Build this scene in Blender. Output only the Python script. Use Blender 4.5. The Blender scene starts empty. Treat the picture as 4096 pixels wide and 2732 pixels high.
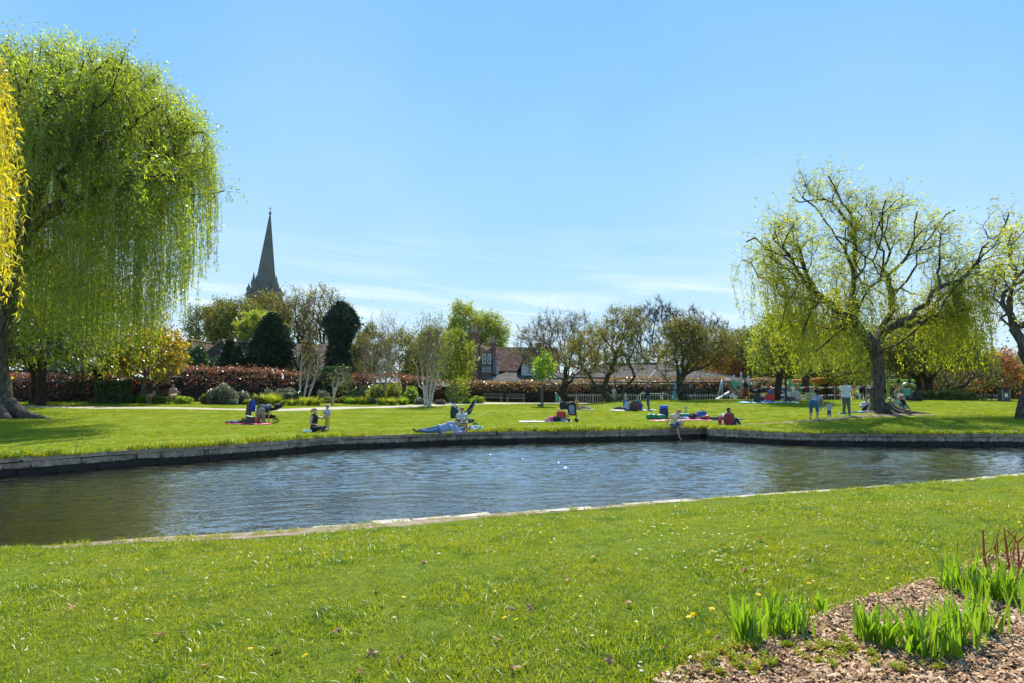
import bpy, bmesh, math, random
import numpy as np
from mathutils import Vector, Matrix
R = math.radians
S = bpy.context.scene
C = S.collection
rng = np.random.default_rng(11)
random.seed(11)

# ------------------------------------------------------------------ camera
CAM_Z = 1.65
F = 682.67
TILT = math.atan(48.5 / 683)
CT, ST = math.cos(TILT), math.sin(TILT)
cd = bpy.data.cameras.new('camera'); cam = bpy.data.objects.new('camera', cd); C.objects.link(cam)
cam.location = (0, 0, CAM_Z); cam.rotation_euler = (R(90) + TILT, 0, 0)
cd.lens = 24; cd.sensor_width = 36; cd.clip_start = .1; cd.clip_end = 6000
S.camera = cam

# ------------------------------------------------------------------ world
SUN_EL, SUN_AZ = 50.0, 4.0          # azimuth in degrees to the right of the view direction (+Y)
W = bpy.data.worlds.new('World'); S.world = W; W.use_nodes = True
wt = W.node_tree; wt.nodes.clear()
def wn(t, **k):
 n = wt.nodes.new(t)
 for a, b in k.items(): setattr(n, a, b)
 return n
wo = wn('ShaderNodeOutputWorld'); wb = wn('ShaderNodeBackground')
sky = wn('ShaderNodeTexSky', sky_type='NISHITA', sun_disc=False, sun_elevation=R(SUN_EL), sun_rotation=R(SUN_AZ),
         altitude=50, air_density=1.0, dust_density=0.15, ozone_density=3.0)
SKY_STRENGTH = .125
wb.inputs['Strength'].default_value = SKY_STRENGTH
tc = wn('ShaderNodeTexCoord'); sx = wn('ShaderNodeSeparateXYZ'); wt.links.new(tc.outputs['Generated'], sx.inputs[0])
gr = wn('ShaderNodeValToRGB'); GP = [(0, (4.7, 6.0, 7.0)), (.06, (4.0, 5.7, 7.0)), (.18, (2.7, 5.0, 7.0)), (.34, (1.7, 4.3, 7.0)), (.55, (1.0, 3.55, 6.9)), (.75, (.8, 2.9, 6.3)), (1, (.9, 2.7, 5.6))]
while len(gr.color_ramp.elements) < len(GP): gr.color_ramp.elements.new(.5)
for e, (q_, c_) in zip(gr.color_ramp.elements, GP): e.position = q_; e.color = (*[v * .67 / 8 for v in c_], 1)
wt.links.new(sx.outputs[2], gr.inputs[0])
g8 = wn('ShaderNodeVectorMath', operation='SCALE'); g8.inputs['Scale'].default_value = 8; wt.links.new(gr.outputs[0], g8.inputs[0])
hs = wn('ShaderNodeMix', data_type='RGBA'); hs.inputs['Factor'].default_value = .86
wt.links.new(sky.outputs[0], hs.inputs[6]); wt.links.new(g8.outputs[0], hs.inputs[7])
# thin cirrus low over the horizon
def wm(op, a, b=None, c=None):
 n = wn('ShaderNodeMath', operation=op)
 for i, v in enumerate((a, b, c)):
  if v is None: continue
  if isinstance(v, (int, float)): n.inputs[i].default_value = v
  else: wt.links.new(v, n.inputs[i])
 return n.outputs[0]
az = wm('ARCTAN2', sx.outputs[0], sx.outputs[1])
cv = wn('ShaderNodeCombineXYZ')
wt.links.new(wm('MULTIPLY', az, 3.2), cv.inputs[0])
wt.links.new(wm('ADD', wm('MULTIPLY', sx.outputs[2], 34.0), wm('MULTIPLY', az, 3.0)), cv.inputs[1])
nz = wn('ShaderNodeTexNoise'); nz.inputs['Scale'].default_value = 1.0; nz.inputs['Detail'].default_value = 7; nz.inputs['Roughness'].default_value = .58
nz.inputs['Distortion'].default_value = .6
wt.links.new(cv.outputs[0], nz.inputs['Vector'])
def wramp(v, pts):
 r = wn('ShaderNodeValToRGB')
 while len(r.color_ramp.elements) < len(pts): r.color_ramp.elements.new(.5)
 for e, (p, c) in zip(r.color_ramp.elements, pts): e.position = p; e.color = (c, c, c, 1)
 wt.links.new(v, r.inputs[0]); return r.outputs[0]
streak = wramp(nz.outputs[0], ((.47, 0), (.68, 1)))
band = wramp(sx.outputs[2], ((.0, .15), (.07, .7), (.115, 1), (.17, .35), (.24, 0)))
cl = wm('MULTIPLY', wm('MULTIPLY', streak, band), .7)
nz2 = wn('ShaderNodeTexNoise'); nz2.inputs['Scale'].default_value = 2.2; nz2.inputs['Detail'].default_value = 4
wt.links.new(tc.outputs['Generated'], nz2.inputs['Vector'])
veil = wm('MULTIPLY', wm('MULTIPLY', wramp(nz2.outputs[0], ((.3, 0), (.75, 1))), wramp(sx.outputs[2], ((0, 1), (.35, .7), (.75, 0)))), .22)
mx = wn('ShaderNodeMix', data_type='RGBA')
wt.links.new(wm('ADD', cl, veil), mx.inputs['Factor'])
wt.links.new(hs.outputs[2], mx.inputs[6]); mx.inputs[7].default_value = (5.6, 5.9, 6.2, 1)
wt.links.new(mx.outputs[2], wb.inputs['Color'])
wt.links.new(wb.outputs[0], wo.inputs['Surface'])

# ------------------------------------------------------------------ sun, exposure
sl = bpy.data.lights.new('sun', 'SUN'); so = bpy.data.objects.new('sun', sl); C.objects.link(so)
sl.energy = 5.0; sl.angle = R(.53); sl.color = (1, .95, .86)
d = Vector((math.sin(R(SUN_AZ)) * math.cos(R(SUN_EL)), math.cos(R(SUN_AZ)) * math.cos(R(SUN_EL)), math.sin(R(SUN_EL))))
so.rotation_euler = d.to_track_quat('Z', 'Y').to_euler(); so.location = (0, 60, 80)
S.view_settings.view_transform = 'Standard'; S.view_settings.look = 'None'
S.view_settings.exposure = 0.74; S.view_settings.gamma = 1; S.view_settings.use_curve_mapping = False
S.cycles.max_bounces = 6; S.cycles.transparent_max_bounces = 8; S.cycles.diffuse_bounces = 3; S.cycles.transmission_bounces = 4

# ------------------------------------------------------------------ object helpers
def tag(o, label=None, cat=None, group=None, kind=None):
 if label: o['label'] = label
 if cat: o['category'] = cat
 if group: o['group'] = group
 if kind: o['kind'] = kind
 return o
def thing(name, label, cat, loc=(0, 0, 0), rz=0, group=None):
 o = bpy.data.objects.new(name, None); C.objects.link(o); o.empty_display_size = .1
 o.location = loc; o.rotation_euler = (0, 0, rz)
 return tag(o, label, cat, group)
def link(name, me, parent=None, m=None):
 o = bpy.data.objects.new(name, me); C.objects.link(o)
 if parent is not None: o.parent = parent
 if m is not None:
  for q in (m if isinstance(m, (list, tuple)) else [m]): me.materials.append(q)
 return o
def np_mesh(name, V, Fc, smooth=False, mi=None):
 """V (n,3); Fc: (m,3)/(m,4) array or list of such arrays"""
 me = bpy.data.meshes.new(name)
 V = np.asarray(V, np.float32)
 fl = Fc if isinstance(Fc, list) and not isinstance(Fc[0], tuple) else [Fc]
 fl = [np.asarray(f, np.int32) for f in fl if len(f)]
 nl = sum(f.size for f in fl); nf = sum(len(f) for f in fl)
 me.vertices.add(len(V)); me.vertices.foreach_set('co', V.ravel())
 me.loops.add(nl); me.polygons.add(nf)
 me.loops.foreach_set('vertex_index', np.concatenate([f.ravel() for f in fl]))
 tot = np.concatenate([np.full(len(f), f.shape[1], np.int32) for f in fl])
 st = np.concatenate([[0], np.cumsum(tot)[:-1]]).astype(np.int32)
 me.polygons.foreach_set('loop_start', st); me.polygons.foreach_set('loop_total', tot)
 if mi is not None: me.polygons.foreach_set('material_index', np.asarray(mi, np.int32))
 if smooth: me.polygons.foreach_set('use_smooth', np.ones(nf, bool))
 me.update(calc_edges=True); me.validate()
 return me

class MB:
 """collects boxes, tubes, quads into one mesh"""
 def __init__(s): s.v = []; s.f = []
 def add(s, vs, fs):
  b = len(s.v); s.v += [tuple(v) for v in vs]; s.f += [tuple(i + b for i in f) for f in fs]; return s
 def box(s, c, d, rz=0, rot=None, taper=1.0, bev=0):
  hx, hy, hz = d[0] / 2, d[1] / 2, d[2] / 2
  M = rot if rot is not None else Matrix.Rotation(rz, 3, 'Z')
  c = Vector(c); vs = []
  for z, t in ((-hz, 1), (hz, taper)):
   for x, y in ((-hx, -hy), (hx, -hy), (hx, hy), (-hx, hy)): vs.append(c + M @ Vector((x * t, y * t, z)))
  return s.add(vs, [(3, 2, 1, 0), (4, 5, 6, 7), (0, 1, 5, 4), (1, 2, 6, 5), (2, 3, 7, 6), (3, 0, 4, 7)])
 def tube(s, pts, r, n=8, cap=True, flat=1.0):
  pts = [Vector(p) for p in pts]
  rr = r if isinstance(r, (list, tuple)) else [r] * len(pts)
  b = len(s.v); up = None
  for i, p in enumerate(pts):
   t = (pts[min(i + 1, len(pts) - 1)] - pts[max(i - 1, 0)]).normalized()
   if up is None: up = Vector((0, 0, 1)) if abs(t.z) < .9 else Vector((1, 0, 0))
   x = t.cross(up); x = x.normalized() if x.length > 1e-6 else Vector((1, 0, 0)); y = x.cross(t).normalized(); up = y
   for k in range(n):
    a = 2 * math.pi * k / n; s.v.append(tuple(p + x * (math.cos(a) * rr[i]) + y * (math.sin(a) * rr[i] * flat)))
  for i in range(len(pts) - 1):
   for k in range(n):
    a, c2 = b + i * n + k, b + i * n + (k + 1) % n
    s.f.append((a, c2, c2 + n, a + n))
  if cap:
   s.f.append(tuple(b + k for k in range(n))[::-1]); s.f.append(tuple(b + (len(pts) - 1) * n + k for k in range(n)))
  return s
 def ball(s, c, r, n=8, m=6):
  rx, ry, rz = r if isinstance(r, (list, tuple)) else (r, r, r); b = len(s.v)
  s.v.append((c[0], c[1], c[2] + rz))
  for i in range(1, m):
   t = math.pi * i / m
   for k in range(n):
    a = 2 * math.pi * k / n; s.v.append((c[0] + rx * math.sin(t) * math.cos(a), c[1] + ry * math.sin(t) * math.sin(a), c[2] + rz * math.cos(t)))
  s.v.append((c[0], c[1], c[2] - rz)); e = len(s.v) - 1
  for k in range(n):
   s.f.append((b, b + 1 + k, b + 1 + (k + 1) % n)); s.f.append((e, e - n + (k + 1) % n, e - n + k))
  for i in range(m - 2):
   for k in range(n):
    a, c2 = b + 1 + i * n + k, b + 1 + i * n + (k + 1) % n
    s.f.append((a, a + n, c2 + n, c2))
  return s
 def prism(s, poly, d, axis='y', off=0.0):
  """poly in a plane (u,v); extruded by d along axis"""
  n = len(poly)
  def P(u, v, w): return (u, off + w, v) if axis == 'y' else ((off + w, u, v) if axis == 'x' else (u, v, off + w))
  return s.add([P(u, v, 0) for u, v in poly] + [P(u, v, d) for u, v in poly],
                     [tuple(range(n)), tuple(range(n, 2 * n))[::-1]] + [(i, i + n, (i + 1) % n + n, (i + 1) % n) for i in range(n)])
 def mesh(s, name, smooth=False):
  me = bpy.data.meshes.new(name); me.from_pydata(s.v, [], s.f)
  bm = bmesh.new(); bm.from_mesh(me); bmesh.ops.recalc_face_normals(bm, faces=bm.faces); bm.to_mesh(me); bm.free()
  if smooth: me.polygons.foreach_set('use_smooth', np.ones(len(me.polygons), bool))
  return me
 def obj(s, name, m, parent=None, smooth=False, bevel=0):
  o = link(name, s.mesh(name, smooth), parent, m)
  if bevel:
   b = o.modifiers.new('bevel', 'BEVEL'); b.width = bevel; b.segments = 2; b.limit_method = 'ANGLE'; b.angle_limit = R(40)
  return o
def copy_tree(o, parent=None):
 c = o.copy(); C.objects.link(c)
 if parent is not None: c.parent = parent
 for ch in list(o.children): copy_tree(ch, c)
 return c

# ------------------------------------------------------------------ materials
TMP = bpy.data.scenes.new('tmp_eval')   # small scratch scene for evaluating modifiers, removed at the end
def tmp_dg():
 with bpy.context.temp_override(scene=TMP, view_layer=TMP.view_layers[0]):
  dg = bpy.context.evaluated_depsgraph_get(); dg.update(); return dg
_M = {}
class NT:
 def __init__(s, name):
  s.m = bpy.data.materials.new(name); s.m.use_nodes = True; s.t = s.m.node_tree; s.t.nodes.clear()
  s.out = s.n('ShaderNodeOutputMaterial')
 def n(s, t, **k):
  q = s.t.nodes.new(t)
  for a, b in k.items(): setattr(q, a, b)
  return q
 def l(s, a, b): s.t.links.new(a, b)
 def set(s, inp, v):
  if isinstance(v, bpy.types.NodeSocket): s.l(v, inp)
  elif isinstance(v, (int, float)): inp.default_value = v
  else: inp.default_value = (*v, 1) if len(v) == 3 and inp.type == 'RGBA' else v
 def math(s, op, a, b=None, c=None, clamp=False):
  q = s.n('ShaderNodeMath', operation=op); q.use_clamp = clamp
  for i, v in enumerate((a, b, c)):
   if v is not None: s.set(q.inputs[i], v)
  return q.outputs[0]
 def pos(s, obj=False):
  return s.n('ShaderNodeTexCoord').outputs['Object'] if obj else s.n('ShaderNodeNewGeometry').outputs['Position']
 def scale(s, v, sc):
  q = s.n('ShaderNodeMapping'); q.inputs['Scale'].default_value = sc if isinstance(sc, (tuple, list)) else (sc,) * 3; s.l(v, q.inputs[0]); return q.outputs[0]
 def noise(s, v, sc, det=4, rough=.55, dist=0):
  q = s.n('ShaderNodeTexNoise'); q.inputs['Scale'].default_value = sc; q.inputs['Detail'].default_value = det
  q.inputs['Roughness'].default_value = rough; q.inputs['Distortion'].default_value = dist; s.l(v, q.inputs['Vector']); return q.outputs[0]
 def ramp(s, v, pts):
  r = s.n('ShaderNodeValToRGB')
  while len(r.color_ramp.elements) < len(pts): r.color_ramp.elements.new(.5)
  for e, (p, c) in zip(r.color_ramp.elements, pts): e.position = p; e.color = (c, c, c, 1) if isinstance(c, (int, float)) else (*c, 1)
  s.l(v, r.inputs[0]); return r.outputs[0]
 def mix(s, f, a, b, mode='MIX'):
  q = s.n('ShaderNodeMix', data_type='RGBA', blend_type=mode); s.set(q.inputs[0], f); s.set(q.inputs[6], a); s.set(q.inputs[7], b); return q.outputs[2]
 def bump(s, h, dist, strength=1.0, nrm=None):
  q = s.n('ShaderNodeBump'); q.inputs['Distance'].default_value = dist; q.inputs['Strength'].default_value = strength; s.l(h, q.inputs['Height'])
  if nrm is not None: s.l(nrm, q.inputs['Normal'])
  return q.outputs[0]
 def pbr(s, col, rough=.7, nrm=None, metal=0, ior=None, spec=None):
  q = s.n('ShaderNodeBsdfPrincipled'); s.set(q.inputs['Base Color'], col); s.set(q.inputs['Roughness'], rough); q.inputs['Metallic'].default_value = metal
  if nrm is not None: s.l(nrm, q.inputs['Normal'])
  if ior: q.inputs['IOR'].default_value = ior
  if spec is not None: q.inputs['Specular IOR Level'].default_value = spec
  s.l(q.outputs[0], s.out.inputs[0]); return q
def mul(c, k): return tuple(min(1, x * k) for x in c)
def mat(name, col, rough=.7, var=.25, sc=6.0, bump=0, metal=0, obj=True, spec=None):
 if name in _M: return _M[name]
 t = NT(name); p = t.pos(obj)
 n = t.noise(p, sc, 5); c = t.mix(t.ramp(n, ((.3, 0.), (.7, 1.))), mul(col, 1 - var), mul(col, 1 + var))
 t.pbr(c, rough, t.bump(n, bump) if bump else None, metal, spec=spec); _M[name] = t.m; return t.m
def leaf_mat(name, cols, trans=.55, rough=.45, gloss=.12, patch=.35, tboost=(1.25, 1.15, .55), psc=.5):
 """cols: list of colours chosen per leaf; translucency lets the sun glow through"""
 if name in _M: return _M[name]
 t = NT(name); g = t.n('ShaderNodeNewGeometry')
 r = t.ramp(g.outputs['Random Per Island'], [((i + .5) / len(cols), c) for i, c in enumerate(cols)])
 n = t.ramp(t.noise(g.outputs['Position'], psc, 3), ((.3, 1 - patch), (.7, 1 + patch)))
 c = t.mix(1.0, r, n, 'MULTIPLY')
 d = t.n('ShaderNodeBsdfDiffuse'); t.l(c, d.inputs[0])
 tr = t.n('ShaderNodeBsdfTranslucent'); t.l(t.mix(1.0, c, tuple(v * 1.25 for v in tboost), 'MULTIPLY'), tr.inputs[0])
 m1 = t.n('ShaderNodeMixShader'); m1.inputs[0].default_value = trans; t.l(d.outputs[0], m1.inputs[1]); t.l(tr.outputs[0], m1.inputs[2])
 gl = t.n('ShaderNodeBsdfGlossy'); gl.inputs['Roughness'].default_value = rough; gl.inputs[0].default_value = (.9, .95, 1, 1)
 fr = t.n('ShaderNodeLayerWeight'); fr.inputs[0].default_value = .25
 m2 = t.n('ShaderNodeMixShader'); t.l(t.math('ADD', t.math('MULTIPLY', fr.outputs['Fresnel'], gloss), gloss * .25, clamp=True), m2.inputs[0]); t.l(m1.outputs[0], m2.inputs[1]); t.l(gl.outputs[0], m2.inputs[2])
 t.l(m2.outputs[0], t.out.inputs[0]); _M[name] = t.m; return t.m

# ------------------------------------------------------------------ projection helpers (used only to read real positions off the photograph)
def at(px, py, D):
 u = (px - 512) / F; v = (341.5 - py) / F
 k = D / (CT - v * ST)
 return Vector((u * k, D, CAM_Z + (ST + v * CT) * k))
def pxs(D): return F / D     # pixels per metre at distance D (about)

# ground heights, rows of distance by columns of picture x
_GD = [18, 27, 32, 37, 41, 46, 51, 56, 62, 70, 90, 160, 400]
_GX = [-150, 0, 150, 300, 430, 560, 640, 740, 815, 860, 1024, 1200]
_GZ = np.array([
 [0, .08, .26, .50, .62, .72, .78, .8, .8, .8, .8, .8, .8],
 [0, .08, .26, .50, .62, .72, .78, .8, .8, .8, .8, .8, .8],
 [0, .0, .08, .36, .55, .70, .76, .8, .8, .8, .8, .8, .8],
 [0, 0, 0, .12, .30, .50, .62, .7, .72, .72, .7, .7, .7],
 [0, 0, 0, .03, .15, .36, .46, .5, .5, .45, .4, .4, .4],
 [0, 0, 0, 0, .08, .27, .34, .34, .30, .28, .2, .2, .2],
 [0, 0, 0, 0, .06, .25, .72, .74, .38, .15, .1, .1, .1],
 [.03, .02, .02, .03, .10, .36, .78, .78, .40, .12, .1, .1, .1],
 [.05, .02, .17, .22, .30, .46, .80, .76, .35, .12, .1, .1, .1],
 [.05, .02, .24, .42, .50, .58, .80, .76, .35, .12, .1, .1, .1],
 [.05, .02, .24, .38, .44, .54, .72, .72, .5, .3, .2, .2, .2],
 [.05, .02, .24, .38, .44, .54, .70, .7, .5, .3, .2, .2, .2]]).T
def _ss(t): return t * t * (3 - 2 * t)
def G_far(x, y):
 x = np.asarray(x, float); y = np.asarray(y, float)
 px = 512 + F * x / np.maximum(y, 1)
 i = np.clip(np.searchsorted(_GD, y) - 1, 0, len(_GD) - 2); j = np.clip(np.searchsorted(_GX, px) - 1, 0, len(_GX) - 2)
 gd = np.array(_GD, float); gx = np.array(_GX, float)
 a = _ss(np.clip((y - gd[i]) / (gd[i + 1] - gd[i]), 0, 1)); b = _ss(np.clip((px - gx[j]) / (gx[j + 1] - gx[j]), 0, 1))
 z = (_GZ[i, j] * (1 - a) + _GZ[i + 1, j] * a) * (1 - b) + (_GZ[i, j + 1] * (1 - a) + _GZ[i + 1, j + 1] * a) * b
 return z + .012 * np.sin(x * 1.7 + y * .6) * np.sin(y * 1.3 - x * .4)
WATER_Z = -.45
def wl(pts, z):   # picture points on the plane z -> world
 out = []
 for px, py in pts:
  a = at(px, py, 1.0); k = (z - CAM_Z) / (a.z - CAM_Z); out.append((a.x * k, k))
 return out
FW = wl([(-60, 484), (0, 477.3), (69, 471.8), (138, 465.6), (207, 461.4), (276, 455.2), (325, 450), (400, 447.2), (461, 444.3), (520, 442.8), (575, 442), (661, 439.8), (708, 438.2)], WATER_Z)
FW2 = wl([(709.5, 440), (775, 443.8), (814, 445.4), (900, 446), (1024, 446.5), (1100, 446.8)], WATER_Z)
NE = wl([(-80, 549), (0, 547), (62, 544.5), (117, 540), (250, 533.7), (369, 523.5), (488, 514), (590, 508), (650, 502.7), (729, 497), (809, 491.7), (888, 486), (968, 479.8), (1024, 474), (1100, 466)], -.33)
def lerp_line(L, x):
 xs = [p[0] for p in L]; ys = [p[1] for p in L]
 return np.interp(x, xs, ys)
def G_near(x, y):
 x = np.asarray(x, float); y = np.asarray(y, float)
 e = lerp_line(NE, x); t = np.clip((e - .3 - y) / 4.5, 0, 1)
 return -.31 + .31 * _ss(t) + .015 * np.sin(x * 1.1 + 1) * np.sin(y * 1.4) * t
def G1(x, y):
 return float(G_near(x, y)) if y < lerp_line(NE, x) else float(G_far(x, y))
def gpx(px, D):      # point on the ground under picture column px at distance D
 x = (px - 512) / F * D
 z = G1(x, D)
 py = 390
 for _ in range(2):
  v = (341.5 - py) / F; x = (px - 512) / F * D / (CT - v * ST); z = G1(x, D); py = 341.5 - F * (((z - CAM_Z) * CT - D * ST) / (D * CT + (z - CAM_Z) * ST))
 return Vector((x, D, z))
def gpy(px, py, D0=18, D1=60):   # first ground point seen at a picture point
 D = D0
 while D < D1:
  p = at(px, py, D)
  if p.z <= G1(p.x, D): return Vector((p.x, D, G1(p.x, D)))
  D += .05
 return gpx(px, D1)
# ================================================================== GROUND, RIVER, BANKS
def ext(L, x0, x1):
 (ax, ay), (bx, by) = L[0], L[1]; (cx, cy), (dx, dy) = L[-1], L[-2]
 return [(x0, ay + (ay - by) / (ax - bx) * (x0 - ax))] + L + [(x1, cy + (cy - dy) / (cx - dx) * (x1 - cx))]
FWx = ext(FW, -22, 8.6); FWx = [p for p in FW]; FWx = [(-60, 2.0), (-22, 11.5)] + FWx + [(8.62, 30.0)]
FW2x = FW2 + [(40, 25.2), (90, 25)]
NEx = [(-60, 4), (-14, 7.6)] + NE + [(24, 21.5), (40, 24.0), (90, 25.0)]
def far_edge(x):
 return np.where(np.asarray(x) < 8.5, lerp_line(FWx, x), lerp_line(FW2x, x))
def near_edge(x): return lerp_line(NEx, x)
FW2x = [(x, max(y, 0)) for x, y in FW2x]
NEx = [(x, min(y, float(far_edge(x)) - 3)) for x, y in NEx]

def grass_ground_mat():
 t = NT('lawn_soil_green'); p = t.pos()
 a = t.noise(p, .35, 4, .6); b = t.noise(p, 3.0, 5, .6); c = t.noise(p, 24, 4, .6)
 col = t.mix(t.ramp(a, ((.35, 0.), (.65, 1.))), (.13, .20, .010), (.21, .26, .02))
 col = t.mix(t.ramp(b, ((.45, 0.), (.75, .55))), col, (.26, .27, .045))
 col = t.mix(t.math('MULTIPLY', t.ramp(c, ((.3, 1.), (.55, 0.))), .45), col, (.045, .085, .012))
 t.pbr(col, .95, t.bump(t.noise(p, 14, 6, .7), .05, .9), spec=.05); return t.m
def soil_mat(name, c1, c2, sc=9, bump=.02):
 t = NT(name); p = t.pos(); n = t.noise(p, sc, 6, .65)
 t.pbr(t.mix(t.ramp(n, ((.35, 0.), (.65, 1.))), c1, c2), .95, t.bump(t.noise(p, sc * 3, 6, .7), bump), spec=.08); return t.m
M_LAWN = grass_ground_mat()
M_PATH = soil_mat('path_grit', (.36, .31, .25), (.50, .44, .37), 5, .008)
M_DIRT = soil_mat('bare_earth', (.15, .11, .075), (.30, .235, .17), 2.5, .04)
M_MULCH = soil_mat('mulch_soil', (.12, .07, .04), (.36, .23, .14), 22, .05)

def sheet(name, xs, rows, zf, m, widen=False):
 """rows(x array)-> list of y arrays"""
 nx = len(xs); Y = rows(xs); nr = len(Y); V = []
 for y in Y:
  w = np.maximum(1, y / 60) if widen else 1
  X = xs * w; V.append(np.stack([X, y, zf(X, y)], 1))
 V = np.concatenate(V); i = np.arange(nr - 1)[:, None] * nx + np.arange(nx - 1)[None, :]
 i = i.ravel(); Fq = np.stack([i, i + 1, i + 1 + nx, i + nx], 1)
 o = link(name, np_mesh(name, V, Fq, True), None, m); tag(o, kind='structure'); return o
xs = np.concatenate([np.linspace(-72, -30, 40), np.arange(-29.6, 8.4, .4), [8.45, 8.55], np.arange(8.9, 30, .4), np.linspace(30.5, 72, 40)])
offs = [0, .12, .3, .6, 1, 1.5, 2, 2.6, 3.3, 4]
def far_rows(xs):
 e = far_edge(xs); out = [e + o for o in offs]
 for k in np.linspace(0, 1, 70)[1:]: out.append((e + 4) * (1 - k) + 75 * k)
 for y in (80, 90, 105, 130, 170, 230, 320, 450, 700, 1100, 1800, 3000, 4800): out.append(np.full_like(xs, y))
 return out
def zfar(X, y):
 z = G_far(X, y); e = far_edge(X)
 return z + np.where(y < 60, .05 * np.clip((y - e) / .5, 0, 1), .05)
sheet('far_lawn', xs, far_rows, zfar, M_LAWN, True)
xn = np.arange(-30, 40.2, .4)
def near_rows(xs):
 e = near_edge(xs) - .12; return [(-8 * (1 - k) + e * k) for k in np.linspace(0, 1, 60)]
sheet('near_lawn', xn, near_rows, lambda X, y: G_near(X, y), soil_mat('near_turf', (.08, .125, .008), (.17, .215, .016), 11, .03))
def Gz(x, y):
 x = np.asarray(x, float); y = np.asarray(y, float)
 return np.where(y < near_edge(x) + .2, G_near(x, y), zfar(x, y))
def drop(p): return Vector((p[0], p[1], float(Gz(p[0], p[1]))))

# bed and banks below the water, then the water sheet itself
t = NT('river_bed_gravel'); p = t.pos()
t.pbr(t.ramp(t.noise(p, 3.2, 6, .65), ((.3, (.04, .034, .015)), (.5, (.12, .095, .035)), (.62, (.20, .15, .05)), (.8, (.30, .26, .15)))), .9, t.bump(t.noise(p, 9, 4), .05));
M_BED = t.m
link('river_bed', np_mesh('river_bed', [(-90, -9, -.95), (120, -9, -.95), (120, 40, -.95), (-90, 40, -.95)], [(0, 1, 2, 3)]), None, M_BED)['kind'] = 'structure'
t = NT('river_water'); p = t.pos()
s1 = t.scale(p, (1.0, 2.1, 1)); s2 = t.scale(p, (.35, .9, 1))
w1 = t.noise(s1, 5.0, 2, .5, .6); w2 = t.noise(s1, 11, 2, .5, .3); w3 = t.noise(s2, .8, 2, .5)
amp = t.ramp(t.noise(p, .16, 3, .5), ((.38, .45), (.62, 1.25)))
h = t.math('MULTIPLY', t.math('ADD', t.math('ADD', t.math('MULTIPLY', w1, 1.0), t.math('MULTIPLY', w2, .15)), t.math('MULTIPLY', w3, .7)), amp)
nb = t.bump(h, .022, 1.0)
q = t.n('ShaderNodeBsdfPrincipled'); q.inputs['Base Color'].default_value = (.022, .020, .010, 1); q.inputs['Roughness'].default_value = .035
q.inputs['IOR'].default_value = 1.33; t.l(nb, q.inputs['Normal'])
# clear shallow water: part of the light passes to the bed, tinted brown
tr = t.n('ShaderNodeBsdfTransparent'); tr.inputs[0].default_value = (.62, .56, .36, 1)
gl = t.n('ShaderNodeBsdfGlossy'); gl.inputs['Roughness'].default_value = .015; t.l(nb, gl.inputs['Normal'])
fr = t.n('ShaderNodeFresnel'); fr.inputs['IOR'].default_value = 1.42; t.l(nb, fr.inputs['Normal'])
mb = t.n('ShaderNodeMixShader'); mb.inputs[0].default_value = .55
df = t.n('ShaderNodeBsdfDiffuse'); df.inputs[0].default_value = (.085, .068, .036, 1)
t.l(df.outputs[0], mb.inputs[1]); t.l(tr.outputs[0], mb.inputs[2])
mm = t.n('ShaderNodeMixShader'); t.l(t.math('ADD', t.math('MULTIPLY', fr.outputs[0], 1.5), .20, clamp=True), mm.inputs[0]); t.l(mb.outputs[0], mm.inputs[1]); t.l(gl.outputs[0], mm.inputs[2])
t.l(mm.outputs[0], t.out.inputs[0]); t.t.nodes.remove(q)
M_WATER = t.m
# the water surface is a real rippled sheet between the two banks
def ripples(x, y, seed=9):
 q = np.random.default_rng(seed); h = np.zeros_like(x)
 wx = x + .5 * np.sin(y * .7 + x * .23) ; wy = y + .35 * np.sin(x * .9 + 1.3) + .15 * np.sin(x * 2.3 + y * 1.1)
 for k in range(34):
  lam = .20 * 2 ** q.uniform(0, 1.9); a = R(90) + q.normal(0, .42); kk = 2 * math.pi / lam; amp = lam * .0068 * q.uniform(.6, 1.3); f = kk * (wx * math.cos(a) + wy * math.sin(a)) + q.uniform(0, 6.28)
  grp = .55 + .45 * np.sin(x * q.uniform(.4, 1.6) * q.choice([-1, 1]) + y * q.uniform(.4, 1.6) + q.uniform(0, 6.28))
  h += amp * np.sin(f) * grp
 calm = np.clip(.75 + .35 * nz2d(x.ravel(), y.ravel(), .33, 71).reshape(x.shape), .3, 1.3)
 return h * calm
def nz2d(x, y, s, seed=0):
 r = np.random.default_rng(seed); v = np.zeros_like(x)
 for k in range(7):
  a = r.uniform(0, 6.28); f = s * 2 ** r.uniform(-.6, 1.4); v += np.sin((x * math.cos(a) + y * math.sin(a)) * f + r.uniform(0, 6.28))
 return v / 3
wxs = np.concatenate([np.linspace(-62, -15, 40), np.linspace(-14.9, 17.9, 470), np.linspace(18, 70, 46)]); wf = np.linspace(0, 1, 290)
n0 = near_edge(wxs) - .9; n1 = np.interp(wxs, [-62, -22, -13, -9, -6, 0, 8, 14, 70], [8, 13.5, 17.5, 22.8, 26.8, 29.3, 31.5, 31.5, 31.5])
WX = np.repeat(wxs[None], len(wf), 0); WY = n0[None] + (n1 - n0)[None] * wf[:, None]; WZ = WATER_Z + ripples(WX, WY) * np.clip(1.2 - np.abs(WX) / 40, .2, 1)
i = (np.arange(len(wf) - 1)[:, None] * len(wxs) + np.arange(len(wxs) - 1)[None]).ravel(); nx_ = len(wxs)
link('river_water', np_mesh('river_water', np.stack([WX, WY, WZ], 2).reshape(-1, 3), np.stack([i, i + 1, i + 1 + nx_, i + nx_], 1), True), None, M_WATER)['kind'] = 'structure'

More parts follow.
